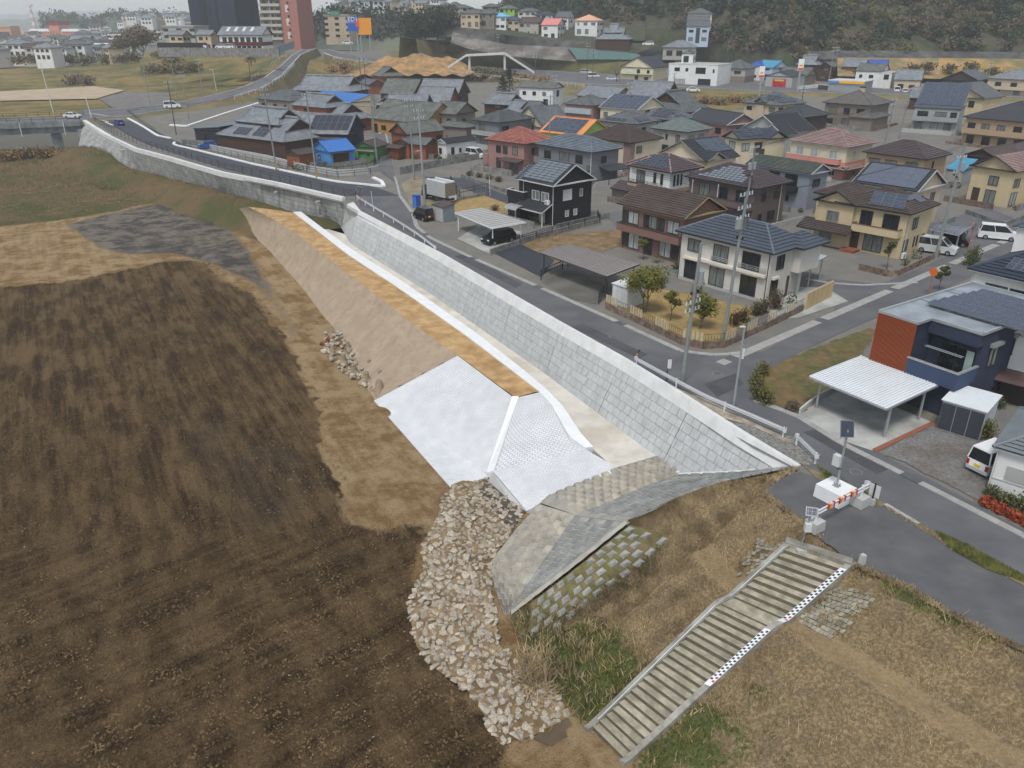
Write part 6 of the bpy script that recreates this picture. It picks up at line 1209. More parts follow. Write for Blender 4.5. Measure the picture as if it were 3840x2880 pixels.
# ------------------------------------------------------------------ far landmarks
def far_box(name,label,u0,u1,vtop,vbase,Y_,m,dep,cat_='building',ang=-.2,hmin=None):
 a,b2 = atd(u0,vbase,Y_),atd(u1,vbase,Y_); zt = atd((u0 + u1) / 2,vtop,Y_).z; zb = a.z; w = b2.x - a.x
 o = thing(name,label,cat_,((a.x + b2.x) / 2,Y_ + dep / 2,zb),ang); return o,w,zt - zb
M_NET = mat('scaffold_net_black',s2l(26,36,52),.8,.15,.15,0,20,col2=s2l(36,48,66),csc=.06,stretch=(1,1,.2))
o,w,h = far_box('tower_block','tall tower block wrapped in black scaffold netting',735,921,-190,130,430,M_NET,22)
MB().box(0,0,-4,w * 1.0,24,h + 4).build('netting',M_NET,o); MB().box(-w * .2,-12.15,-4,w * .14,.3,h + 3).build('net_fold',mat('scaffold_net_fold',s2l(18,26,40),.8,.1),o); MB().box(w * .1,-12.1,-4,w * .04,.25,h + 3).build('net_fold',_M['scaffold_net_fold'],o)
o,w,h = far_box('apartment_tower','tall apartment tower with beige balconies and pink brick end wall',997,1150,-160,165,425,W_BGR,16,ang=-.25)
wb = w * .56; MB().box(-w / 2 + wb / 2,0,-6,wb,15,h + 6).build('wall',wl_('tower_beige',150,142,130),o); MB().box(-w / 2 + wb + (w - wb) / 2,-.4,-6,w - wb,15.4,h + 6).build('brick_wall',wl_('tower_brick',168,112,100),o)
st = 3.0
for k in range(int(h / st)):
 z = h - (k + 1) * st
 if z < -4: break
 bl = thing_part(o,'balcony',(-w / 2 + wb / 2,-8.3,z),0); MB().box(0,0,0,wb,1.6,.22).box(0,-.72,.22,wb,.1,1.0).build('parapet',wl_('tower_parapet',178,172,158),bl)
 for x in (-.3,.02,.34): MB().box(wb * x,.76,.3,wb * .17,.08,2.1).build('window',M_GL,bl)
 for x in (0,): MB().box(wb * x,.2,.2,.25,1.2,2.7).build('partition',M_FRW,bl)
 fr_ = MB().box(w * .26,-8.2,z + 1.,1.0,.1,1.1).build('window',M_GL,o)
 if k % 2: MB().box(w * .22,-8.17,z + .4,1.6,.1,3.2).build('wall_strip',wl_('tower_strip',206,200,190),o)
# hotel
o,w,h = far_box('hotel','long salmon pink hotel with white barrel roofs in the haze',95,322,118,162,830,W_CORAL,18,ang=-.1)
PK = wl_('hotel_salmon',214,140,116); MB().box(0,0,-4,w,18,h + 4).build('wall',PK,o); MB().box(.05 * w,-1.2,h,.16 * w,16,h * .55).build('stair_tower',PK,o); MB().box(.05 * w,-1.2,h * 1.55,.2 * w,17,3.5).build('roof_sign',mat('hotel_sign_red',s2l(120,36,40),.6,.3,.4),o)
for sx,ww in ((-.23,.36),(.31,.32)): MB().box(sx * w,0,h,ww * w,18.6,2.2,bev=1.2).build('roof',M_FRW,o)
for f_ in range(4):
 for i in range(22):
  if random.random() < .9: MB().box(-w * .47 + i * w * .94 / 21,-9.05,1 + f_ * h / 4.2,1.1,.1,1.6).build('window',mat('hotel_window',s2l(120,84,76),.4,.2),o)
o,w,h = far_box('building','orange-tan block at the far left edge',-60,42,98,150,840,W_CORAL,20,ang=0.1); MB().box(0,0,-4,w,20,h + 4).build('wall',wl_('far_orange',206,150,112),o)
for f_ in range(3): MB().box(0,-10.05,2 + f_ * h / 3,w * .96,.1,1.2).build('window_band',M_GLC,o)
# radio mast
o = thing('radio_mast','tall slim red and white lattice mast in the haze','mast',atd(132,110,1500)); h = atd(124,22,1500).z - o.location.z
for k in range(6): MB().tube((0,0,h * k / 6),(0,0,h * (k + 1) / 6),4.2 - .5 * k,3.7 - .5 * k,4).build('mast_section',[mat('mast_red',s2l(190,140,130),.7,.05),M_FRW][k % 2],o)
MB().box(0,0,h * .98,7,7,3).build('platform',M_FRW,o)
# long white school-like block and low roofs at left
def slabblock(label,u0,u1,vt,vb,Y_,m,floors=2,dep=12,ang=-.15,name='building',rf=None,group=None):
 o,w,h = far_box(name,label,u0,u1,vt,vb,Y_,m,dep,ang=ang); MB().box(0,0,-3,w,dep,h + 3).build('wall',m,o); MB().box(0,0,h,w + .6,dep + .6,.5).build('roof',rf or m,o)
 for f_ in range(floors):
  n_ = max(2,int(w / 4))
  for i in range(n_): MB().box(-w * .44 + i * w * .88 / max(1,n_ - 1),-dep / 2 - .04,.8 + f_ * h / floors,w * .5 / n_,.1,h / floors * .45).build('window',M_GL,o)
 return o
slabblock('white three-storey block with balcony rows beyond the grass',292,460,168,232,470,W_WHITE,3,12); slabblock('white windowless gymnasium hall beside the balcony block',430,520,148,200,560,W_WHITE,1,16)
slabblock('pale concrete building with blank wall behind the twin houses',625,745,100,150,400,W_GREYL,2,14)
slabblock('tan apartment block half hidden by the wooded ridge',532,602,78,112,900,W_TAN,4,20); slabblock('long beige shopping block with green rooftop sign',1225,1318,58,145,470,W_BGR,4,18,ang=-.05)
slabblock('brown apartment block at the end of the ramp',1150,1232,60,120,620,W_MAUVE,5,18); slabblock('white hall with flat roof in the far town',415,472,133,146,520,W_WHITE,1,20); slabblock('blue metal hall in the far town',484,520,127,145,520,W_BLUE,1,16)
for i,(u0,u1,vt,vb,yy) in enumerate(((1420,1530,22,52,760),(1360,1430,28,44,800),(1540,1580,30,48,700),(1640,1700,36,60,520),(1590,1640,22,42,640))):
 slabblock(['long white school block on the wooded ridge','white house group on the far ridge','small pale block at the end of the ridge','white flat-roofed house above the dark wall','pale block on the skyline left of the terrace'][i],u0,u1,vt,vb,yy,W_OFFW,2,14)
slabblock('white school building on top of the right-hand hill',2680,2760,-40,24,400,W_OFFW,3,14); slabblock('long grey school wing half hidden by hilltop trees',3000,3330,-20,48,385,W_GREYL,3,14,ang=0); slabblock('pale building among trees at the top right',3490,3800,-30,30,395,W_OFFW,2,14,ang=0)
# scattered small houses of the far town
r = random.Random(3); protos = []
for i,(wm,rm_) in enumerate(((W_WHITE,R_TILED),(W_BGR,R_TILE),(W_GREYL,R_TILED),(W_OFFW,R_BROWN),(W_WHITE,R_TILE))):
 o = thing('house','x','house'); wall_on(o,'gx',9,7,-4,5.2,1.6,wm); roof_on(o,'gx' if i % 2 else 'hip',10,8,5.2,1.9,rm_,0,cap=.2)
 for x in (-2.5,0,2.5): MB().box(x,-3.54,3.4,1.5,.1,1.2).build('window',M_GL,o); MB().box(x,-3.54,.6,1.5,.1,1.6).build('window',M_GL,o)
 protos.append(o)
FARL = 'small pale house in the hazy far town beyond the grass'
KIDS = [[(ch,list(ch.children)) for ch in o.children] for o in protos]
def far_house(u,v,Y_,used=[0] * 5,lab=FARL,grp='houses of the far town'):
 i = r.randrange(5)
 if not used[i]: o = protos[i]; used[i] = 1
 else:
  o = protos[i].copy(); COL.objects.link(o)
  for ch,sub in KIDS[i]:
   q = ch.copy(); COL.objects.link(q); q.parent = o
   for g_ in sub: q2 = g_.copy(); COL.objects.link(q2); q2.parent = q
 p = atd(u,v,Y_); o.location = p; o.rotation_euler = (0,0,r.uniform(-.9,.5)); s = r.uniform(.85,1.3); o.scale = (s,s,s); tag(o,lab,'house',grp); return o
for i in range(58):
 v = r.uniform(150,226) if i < 44 else r.uniform(120,150); u = r.uniform(-60,470) if i < 44 else r.uniform(330,900); Y_ = 26 / ((v - 66) / 2950) * .9 if v > 100 else 800
 far_house(u,v,min(900,Y_))
for i in range(26):
 u = r.uniform(440,720); far_house(u,r.uniform(70,100),r.uniform(800,1000),lab='small pale house on the far wooded ridge',grp='houses on the far ridge')
for i in range(36):
 u = r.uniform(1330,1720); far_house(u,r.uniform(30,58),r.uniform(560,800),lab='small pale house along the skyline behind the terrace',grp='houses along the skyline')
# timber-banded long house on the platform, with twin houses
H = hs('long white and brown two-storey lodge with grey roof on the upper platform','p',(812,128),(984,131),(1060,126),6.2,'gx',W_WHITE,R_TILE,.5,.6,0,fas=W_WOOD,Yd=312,ang0=-.1,win=[('f',.08 + .12 * i,.6,1.6,1.9,G) for i in range(8)] + [('f',.12 + .14 * i,3.8,1.6,1.6,G) for i in range(7)])
fbox(H,'f',0,1,2.6,1.2,0,.12,wl_('lodge_brown',92,44,40),'timber_band'); fbox(H,'r',0,1,2.6,1.2,0,.12,wl_('lodge_brown',1,1,1),'timber_band'); solar(H,'f',.1,.8,.55,.7,4,1,M_FRW,.1,gap=4.)
hs('beige twin house with grey gable left of the lodge','p',(625,128),(685,131),(712,128),5.6,'gx',W_BGR,R_TILE,.5,.4,0,Yd=322); hs('beige twin house with grey gable next to the lodge','p',(730,127),(790,130),(815,127),5.6,'gx',W_BGR,R_TILE,.5,.4,0,Yd=320)
o = thing('platform_wall','dark fence and concrete retaining wall under the lodge platform','wall',atd(800,190,303)); a,b2 = atd(590,178,303),atd(1045,190,300)
MB().prism([(a.x - o.location.x,0),(b2.x - o.location.x,-3),(b2.x - o.location.x,-2),(a.x - o.location.x,1)],-2,.9).build('retaining_wall',M_CMU,o); MB().prism([(a.x - o.location.x,.2),(-2,.0),(-2,.3),(a.x - o.location.x,.5)],1.0,2.6).build('fence',mat('fence_dark_brown',s2l(44,38,40),.8,.1),o)
# retailer billboard and hotel sign
TXT = []
def text(parent,s,size,loc,rot,m,name='lettering',ext=.02,align='CENTER'):
 cu = bpy.data.curves.new(name,'FONT'); cu.body = s; cu.size = size; cu.align_x = align; cu.extrude = ext; cu.materials.append(m); cu.resolution_u = 2
 q = bpy.data.objects.new(name,cu); TXT.append(q); COL.objects.link(q); q.parent = parent; q.location = loc; q.rotation_euler = rot; return q
FACE = (math.pi / 2,0,0); M_SGB = mat('sign_blue',s2l(20,86,176),.5,.04); M_SGO = mat('sign_orange',s2l(232,150,28),.5,.04); M_SGW = mat('sign_white',s2l(236,236,236),.5,.03)
Yb = 400; o = thing('billboard','blue and orange rooftop billboard with big white letters','billboard',atd(1348,165,Yb)); sc = Yb / 2950 * 1.1
P0 = lambda u,v: (atd(u,v,Yb) - Vector(o.location))
a,b2 = P0(1305,117),P0(1341,63); MB().box((a.x + b2.x) / 2,0,a.z,b2.x - a.x,.6,b2.z - a.z).build('blue_panel',M_SGB,o)
a,b3 = P0(1344,130),P0(1390,67); MB().box((a.x + b3.x) / 2,.3,a.z,b3.x - a.x,.6,b3.z - a.z).build('orange_panel',M_SGO,o); MB().box((a.x + b2.x) / 2 - .2,-.32,b2.z - 4.4,1.4,.05,3.4).build('red_panel',mat('sign_red',s2l(214,84,60),.5,.05),o)
text(o,'ED',2.7,(P0(1318,80).x,-.34,P0(1318,80).z),FACE,M_SGW); text(o,'I',2.7,(P0(1337,80).x,-.36,P0(1337,80).z),FACE,M_SGW); text(o,'エディオン',.85,(P0(1317,86).x,-.34,P0(1317,87).z),FACE,M_SGW)
for u in (1310,1338,1350,1384): p = P0(u,118); MB().box(p.x,.5,-4,.4,.4,p.z + 6).build('post',M_STEEL,o)
o = thing('roof_sign','green rooftop hotel sign with white lettering','sign',atd(1250,58,462)); p = atd(1268,50,462) - Vector(o.location); MB().box(0,0,.2,6.4,.4,2.0).build('panel',mat('sign_green',s2l(30,140,120),.5,.05),o); text(o,'ホテルエコノ',1.0,(0,-.23,.75),FACE,M_SGW)
# ------------------------------------------------------------------ roads and structures behind the houses
ribbon('alley',[((1423,640),(1490,690)),((1414,600),(1472,608)),((1409,482),(1443,509)),((1399,389),(1419,416)),((1383,346),(1409,372)),((1360,325),(1390,335))],M_ASPH,.05)
RAMP = [((300,452,1.35),(300,415,1.5)),((480,440,1.2),(480,402,1.6)),((640,412,1.7),(600,393,2.0)),((760,395,2.3),(700,376,2.6)),((880,366,3.6),(800,356,3.8)),((980,335,5.2),(900,330,5.2)),((1060,285,7.9),(985,293,7.6)),((1100,240,10.4),(1050,248,10.2)),((1132,205,12.4),(1088,211,12.2)),((1190,182,13.6),(1130,186,13.5))]
ribbon('road',RAMP,M_ASPH,.15,n=70)
MAINR = [((1230,185,12.6),(1215,203,11.9)),((1300,205,11),(1255,220,10.6)),((1450,222,9.6),(1430,240,9.)),((1600,237,8.2),(1580,257,7.4)),((1800,252,7),(1790,279,6.)),((2000,262,6.4),(2000,302,4.9)),((2200,275,6.2),(2200,322,4.6)),((2500,292,5.6),(2500,330,4.6)),((2900,318,5.),(2900,348,4.2)),((3300,335,5.),(3300,358,4.2)),((3900,345,5.),(3900,372,4.2))]
ribbon('road',MAINR,M_ASPH,.3,n=80)
ribbon('road',[((1560,150,17.5),(1500,143,18)),((1640,165,15.5),(1680,158,16)),((1760,205,11),(1800,190,12.4)),((1900,240,8),(1960,228,8.6)),((2100,262,6.5),(2150,245,7.4))],M_ASPH,.4,n=30)
def lines(name,label,segs,m,w=.18,dz=.03):
 o = thing(name,label,'road marking',segs[0][0])
 for a,b2 in segs:
  d = (b2 - a); s = VV((-d.y,d.x,0)).normalized() * w / 2; u = VV((0,0,dz)); local(o,MB().quad(a - s + u,b2 - s + u,b2 + s + u,a + s + u)).build('stripe',m,o)
 return o
def edge_line(label,pairs,t,w=.25,dz=.2):
 A = resample([at(*a).lerp(at(*b2),t) for a,b2 in pairs],n=30); return lines('road_line',label,list(zip(A[:-1],A[1:])),M_LINE,w,dz)
edge_line('white edge line on the far side of the ramp road',RAMP,.9); edge_line('white edge line on the near side of the ramp road',RAMP,.1); edge_line('broad white shoulder line of the main road',MAINR,.93,.6,.36); edge_line('white line on the far side of the main road',MAINR,.1,.3,.36)
lines('crosswalk','white zebra crossing at the bridge junction',[(at(330 + i * 9,428 + i * 1.6,1.4),at(352 + i * 9,428 + i * 1.5,1.4)) for i in range(8)],M_LINE,.5,.25); lines('crosswalk','white stop lines by the blue car',[(at(395,462,1.2),at(425,474,1.1)),(at(385,456,1.2),at(408,461,1.2))],M_LINE,.5,.3)
# white kerb walls along the new road
def kerb(label,pts,w=.5,h=.25,m=None,cat_='kerb',name='kerb'):
 A = resample([p if isinstance(p,Vector) else atT(*p,.02) for p in pts],step=3.); o = thing(name,label,cat_,A[0])
 for a,b2 in zip(A[:-1],A[1:]):
  d = (b2 - a).normalized(); s = VV((-d.y,d.x,0)).normalized() * w / 2; u = VV((0,0,h)); local(o,MB().slab([a - s + u,b2 - s + u,b2 + s + u,a + s + u],h + .3)).build('kerb_length',m or M_CURB,o)
 return o
kerb('white kerb along the inner side of the new road',[(1440,700),(1380,695),(1250,682),(1080,645),(940,615),(780,575),(690,553),(650,545),(655,535)],.5); kerb('white kerb round the rounded corner below the green shed',[(1440,700),(1425,672),(1400,668)],.6); kerb('white double kerb of the curved verge island',[(640,520),(590,510),(540,478),(470,440),(480,432),(600,420),(740,405)],.6); kerb('pale retaining kerb below the garden sheds',[(1420,640),(1380,650),(1280,660),(1160,640),(1110,628),(1000,600),(790,560)],.3,1.,M_BASE)
kerb('white kerb of the lower access road beside the ramp',[(640,470),(700,475),(760,455),(850,425),(980,385)],.8,.3)
def pipe_fence(label,pts,h=1.1,step=3.,m=M_BLKM,rails=(1.,.62),name='pipe_fence',solid=None,bars=0):
 A = resample([p if isinstance(p,Vector) else atT(*p,.02) for p in pts],step=step); o = thing(name,label,'fence',A[0])
 for p in A: local(o,MB().tube(p - VV((0,0,.15)),p + VV((0,0,h)),.05,.05,5)).build('post',m,o)
 for k in rails: local(o,MB().path([p + VV((0,0,h * k)) for p in A],.045,4)).build('rail',m,o)
 if bars:
  mb = MB()
  for a,b2 in zip(A[:-1],A[1:]):
   for i in range(bars): q = a.lerp(b2,(i + .5) / bars); mb.box(q.x,q.y,q.z + .05,.035,.035,h - .08)
  local(o,mb).build('balusters',m,o,kind='stuff')
 if solid:
  for a,b2 in zip(A[:-1],A[1:]): local(o,MB().quad(a + VV((0,0,.1)),b2 + VV((0,0,.1)),b2 + VV((0,0,h - .06)),a + VV((0,0,h - .06)))).build('panel',solid,o)
 return o
pipe_fence('black pipe fence on top of the older retaining wall',[p + VV((0,0,.15)) for p in (at(345,448,1.3),at(430,505,.6),at(530,545,.4),at(660,582,.4),at(850,637,.4),at(1040,680,.4),at(1200,716,.4),at(1335,748,.4))]); pipe_fence('black pipe fence along the inner verge of the new road',[(690,545),(790,566),(940,603),(1080,632),(1260,668),(1390,655)]); pipe_fence('black pipe fence round the verge island by the junction',[(585,500),(540,470),(480,425),(560,415),(700,402)]); pipe_fence('dark board fence in front of the grand farmhouse',[(790,548),(880,575),(1000,598),(1120,622)],1.4,solid=W_WOOD); pipe_fence('grey mesh fence below the blue and green sheds',[(1150,640),(1280,650),(1400,630),(1410,612)],1.1,m=M_BLKM,bars=8)
pipe_fence('white tube railing climbing the ramp',[at(945,300,5.6),at(985,272,7.6),at(1030,240,9.9),at(1075,212,12.)],1.2,m=M_WHM); pipe_fence('blue-grey mesh screen at the top of the ramp',[at(1030,208,12.),at(1105,180,13.6)],3.,m=M_STEEL,solid=mat('screen_blue_grey',s2l(128,148,166),.6,.1)); pipe_fence('white tube railing on the near side of the ramp',[at(880,372,3.6),at(985,340,5.2),at(1065,290,7.9),at(1105,245,10.4)],1.,m=M_WHM); pipe_fence('low white guard fence along the main road shoulder',[at(1250,222,10.5),at(1430,243,8.9),at(1580,262,7.2),at(1790,284,5.8),at(2000,307,4.8),at(2190,326,4.5)],.8,4.,M_WHM); pipe_fence('red and white base rail along the ramp',[at(700,402,2.),at(860,372,3.4),at(990,338,5.2)],.5,m=mat('rail_red',s2l(150,44,60),.6,.1))
# bridge over the river
a,b2 = at(300,456,1.35),at(-260,478,1.35); d = (b2 - a).normalized(); n_ = VV((d.y,-d.x,0)); n_ = n_ if n_.y > 0 else -n_; o = thing('road_bridge','grey concrete road bridge with dark railings at the left edge','bridge',a)
W_B = mat('bridge_concrete',s2l(138,144,146),.9,.12,.5,0,20,col2=s2l(112,118,120),csc=.3,streak=(.5,.6)); Lb = (b2 - a).length
q = MB(); q.slab([a,b2,b2 + n_ * 13,a + n_ * 13],1.1); local(o,q).build('deck',W_B,o); q = MB(); q.slab([a + n_ * .8 - VV((0,0,1.1)),b2 + n_ * .8 - VV((0,0,1.1)),b2 + n_ * 11 - VV((0,0,1.1)),a + n_ * 11 - VV((0,0,1.1))],1.6); local(o,q).build('girder',W_B,o)
q = MB(); q.slab([a + VV((0,0,.45)),b2 + VV((0,0,.45)),b2 + n_ * .35 + VV((0,0,.45)),a + n_ * .35 + VV((0,0,.45))],.5); local(o,q).build('parapet',W_B,o)
q = MB(); q.slab([a + n_ * .4 + VV((0,0,.03)),b2 + n_ * .4 + VV((0,0,.03)),b2 + n_ * 12.6 + VV((0,0,.03)),a + n_ * 12.6 + VV((0,0,.03))],.03); local(o,q).build('carriageway',M_ASPH,o)
for k,nm in ((.15,0),(12.8,1)):
 A = [a.lerp(b2,i / 12) + n_ * k + VV((0,0,.45)) for i in range(13)]
 for p in A: local(o,MB().tube(p,p + VV((0,0,1.)),.06,.06,5)).build('railing_post',M_BLKM,o)
 for z in (.5,1.): local(o,MB().path([p + VV((0,0,z)) for p in A],.05,4)).build('railing_bar',M_BLKM,o)
p = a + d * -1; local(o,MB().box(p.x,p.y,-6,3,3,5.5).box(a.x - 9,a.y + 3.5,-7,2.5,10,6,.5)).build('pier',W_B,o)
for t in (.12,.42): p = a.lerp(b2,t) - n_ * .15; local(o,MB().tube(p + VV((0,0,-3.2)),p + VV((0,0,.2)),.12)).build('drain_pipe',M_FRW,o)
# footbridge over the main road
YF = 322; o = thing('footbridge','white pedestrian footbridge with stairs on both sides over the main road','footbridge',atd(1860,262,YF)); F_ = lambda u,v,y=YF: atd(u,v,y) - Vector(o.location)
M_FB = mat('footbridge_white',s2l(206,206,202),.7,.08,1,streak=(.3,2.)); M_FBR = mat('footbridge_rail',s2l(104,92,88),.6,.1)
for nm,u0,v0,u1,v1 in (('span',1748,203,1892,196),('stair_flight',1680,248,1748,203),('stair_flight',1892,196,2004,268)):
 A,B = F_(u0,v0),F_(u1,v1); q = MB()
 q.add([A + VV((0,-1.1,0)),B + VV((0,-1.1,0)),B + VV((0,1.1,0)),A + VV((0,1.1,0)),A + VV((0,-1.1,-.8)),B + VV((0,-1.1,-.8)),B + VV((0,1.1,-.8)),A + VV((0,1.1,-.8))],[(0,1,2,3),(7,6,5,4),(0,4,5,1),(2,6,7,3),(0,3,7,4),(1,5,6,2)]); q.build(nm,M_FB,o)
 for sy in (-1.05,1.05):
  MB().path([A + VV((0,sy,1.1)),B + VV((0,sy,1.1))],.07,4).path([A + VV((0,sy,.55)),B + VV((0,sy,.55))],.05,4).build('handrail',M_FBR,o); k = 9
  for i in range(k + 1): p = A.lerp(B,i / k) + VV((0,sy,0)); MB().tube(p,p + VV((0,0,1.1)),.05,.05,4).build('baluster',M_FBR,o)
for u,v in ((1761,262),(1893,262)): p = F_(u,v); MB().tube(p,VV((p.x,p.y,F_(u,204).z)),.45,.45,8).build('pillar',M_FB,o)
# streaked retaining slope, dark wall and the terrace that carries the upper row
def wall_strip(name,label,top,bot,m,cat_='wall',th=1.):
 T_,B_ = resample([atd(*q) for q in top],n=24),resample([atd(*q) for q in bot],n=24); o = thing(name,label,cat_,B_[12]); k = 0
 for i in range(0,23,1):
  local(o,MB().quad(B_[i],B_[i + 1],T_[i + 1],T_[i])).build('wall_panel',m,o)
 return T_
M_STRK = mat('streaked_concrete',s2l(134,130,122),.95,.15,.3,0,20,col2=s2l(92,88,82),csc=.12,streak=(.75,.35)); M_DKW = mat('dark_stone_wall',s2l(66,66,66),.95,.25,.5,0,20,col2=s2l(90,88,84),csc=.3)
t1 = wall_strip('retaining_wall','broad sloped concrete wall with dark water streaks above the main road',[(1700,118,380),(1760,140,374),(1900,166,365),(2130,178,356)],[(1690,160,370),(1760,185,365),(1900,212,354),(2165,232,344)],M_STRK); t2 = wall_strip('retaining_wall','dark upper stone wall carrying the terrace houses',[(1590,92,396),(1700,95,388),(1900,132,370),(2060,150,366),(2230,155,362)],[(1590,140,392),(1700,138,380),(1900,168,372),(2060,178,364),(2230,182,356)],M_DKW)
sh = [atd(*q) for q in ((1590,92,396),(1700,95,388),(1900,132,370),(2060,150,366),(2230,155,362),(2420,152,360))]; bk = [VV((p.x * 1.15,p.y + 60,p.z + 9)) for p in sh]
q = MB(); strip(q,bk,sh); up_faces(q.build('terrace',M_HILL,kind='structure'))
q = MB(); strip(q,[atd(*p) for p in ((1690,158,370),(1760,184,365),(1900,211,354),(2165,230,344),(2430,222,338))],[at(*p) for p in ((1650,222,8.4),(1780,246,7.2),(1950,262,6.2),(2200,275,6),(2450,278,6))]); up_faces(q.build('verge',mat('green_verge',s2l(120,112,72),.95,.25,.4,0,20,col2=s2l(96,98,60),csc=.2),kind='structure'))
q = MB(); q.quad(*[atd(*p) for p in ((2130,178,354),(2165,222,342),(2420,224,338),(2390,200,346))]); up_faces(q.build('netted_slope',mat('green_net',s2l(84,108,104),.9,.12,.6),kind='structure'))
q = MB(); q.quad(*[atd(*p) for p in ((2130,176,354),(2390,198,346),(2480,165,356),(2230,153,362))]); up_faces(q.build('garden_terrace',M_HILL,kind='structure'))
o = wall_strip('retaining_wall','long dark wall along the foot of the wooded hill',[(3030,192,322),(3300,190,320),(3900,196,318)],[(3030,222,316),(3300,222,314),(3900,232,312)],M_DKW)
q = MB(); q.quad(*[atd(*p) for p in ((3140,216,314),(3520,218,312),(3520,296,292),(3140,285,295))]); up_faces(q.build('ochre_terrace',mat('ochre_wall',s2l(152,126,88),.95,.25,.4,0,20,col2=s2l(112,104,72),csc=.15),kind='structure')); q = MB(); q.quad(*[atd(*p) for p in ((3520,217,312),(3900,222,310),(3900,300,290),(3520,296,292))]); up_faces(q.build('ochre_terrace',mat('green_ochre_wall',s2l(112,108,68),.95,.2,.4,0,20,col2=s2l(170,136,84),csc=.08),kind='structure'))
# tan mound in the junction
p0 = atd(1590,230,345); gx,gy = np.meshgrid(np.linspace(-32,34,60),np.linspace(-16,22,34)); zz = 6.5 * np.exp(-(gx / 21) ** 4 - ((gy - 4) / 12) ** 2) * (1 + .12 * np.sin(gx * .4 + gy * .3)) + .5 * np.sin(gx * .9) * np.sin(gy * .7) - 1; me = grid_mesh(gx + p0.x - 3,gy + p0.y,zz + p0.z - 3.6); me.materials.append(mat('tan_mound',s2l(172,134,88),.95,.25,.6,.8,2,col2=s2l(136,112,76),csc=.2)); link('mound',me,kind='structure')
# paved lots, earth lots and gravel yards between the houses
M_LOTC = mat('lot_concrete',s2l(176,176,170),.85,.1,.6,.2,20,col2=s2l(150,150,144),csc=.4); M_LOTD = mat('lot_old_concrete',s2l(116,112,104),.9,.15,.8,0,20,col2=s2l(92,90,84),csc=.4); M_LAWN = mat('dry_lawn',s2l(164,136,84),.95,.15,1.5,.5,12,col2=s2l(140,122,80),csc=.8); M_EARTH = mat('garden_earth',s2l(140,116,84),.95,.2,1,.6,8,col2=s2l(112,92,64),csc=.6); M_GRV = mat('yard_gravel',s2l(120,118,116),.95,.3,5,.6,25,col2=s2l(104,98,90),csc=.5); M_VEG = mat('fallow_garden',s2l(118,98,66),.95,.25,1.5,.8,7,col2=s2l(92,92,52),csc=.5); M_DARKM = mat('black_sheet',s2l(52,54,60),.7,.15,2,.3,8)
def lot(name,m,pts,dz=.012): return sheet(name,px(0,*pts),m,dz=dz,jag=.15 if m in (M_VEG,M_GRV,M_LAWN,M_EARTH) else 0)
lot('carport_floor',M_LOTC,((2995,1555),(3095,1475),(3160,1445),(3510,1590),(3460,1610),(3270,1690),(3150,1650)),.016); lot('gravel_yard',M_GRV,((3290,1690),(3510,1590),(3840,1620),(4000,1700),(4000,2080),(3690,1880)),.012); lot('brick_edging',mat('brick_edge',s2l(142,88,68),.9,.2,4),((3268,1686),(3290,1694),(3512,1588),(3495,1580)),.03); lot('garden_plot',M_VEG,((2832,1490),(2850,1400),(2990,1330),(3255,1230),(3290,1245),(3160,1440),(3000,1550)),.02)
lot('carport_floor',M_LOTD,((2030,1055),(2120,1015),(2330,1090),(2230,1140),(2140,1120)),.014); lot('carport_floor',M_LOTC,((1715,895),(1810,835),(1960,870),(1840,955)),.014); lot('earth_lot',M_EARTH,((1850,940),(2080,880),(2330,860),(2400,900),(2100,985),(1960,990)),.01); lot('sheeted_plot',M_DARKM,((1855,950),(1950,915),(2080,975),(2030,1040)),.02); lot('lawn',M_LAWN,((2270,1125),(2400,1070),(2560,1100),(2850,1160),(2770,1240),(2690,1290),(2555,1285)),.014); lot('side_yard',M_LOTC,((2870,1155),(2990,1075),(3100,1080),(3180,1130),(3000,1190),(2900,1200)),.016); lot('truck_lot',mat('gritty_lot',s2l(152,138,112),.95,.2,.6,.4,15,col2=s2l(128,120,96),csc=.4),((1505,690),(1560,660),(1730,710),(1720,740),(1640,760),(1580,800),(1560,820)),.012); lot('play_lot',M_LAWN,((1640,765),(1840,730),(1905,760),(1900,800),(1700,800)),.013); lot('inner_street',M_ASPN,((1690,690),(1740,668),(1905,735),(1905,765)),.016); lot('inner_street',M_ASPN,((1490,640),(1800,590),(1830,625),(1720,690),(1560,660)),.014); lot('inner_street',M_ASPH,((2260,800),(2340,790),(2420,850),(2330,862)),.016); lot('inner_street',M_ASPH,((3440,850),(3700,780),(3840,830),(3840,860),(3600,945)),.016)
sheet('gravel_lot',[atT(u,v,.12) for u,v in ((370,372),(470,345),(640,350),(640,395),(520,412),(420,405))],M_GRV,dz=.2); sheet('bare_lot',[atT(u,v,.1) for u,v in ((0,345),(350,325),(470,340),(360,372),(0,380))],mat('pale_bare_earth',s2l(176,158,132),.95,.15,.3),dz=.2)
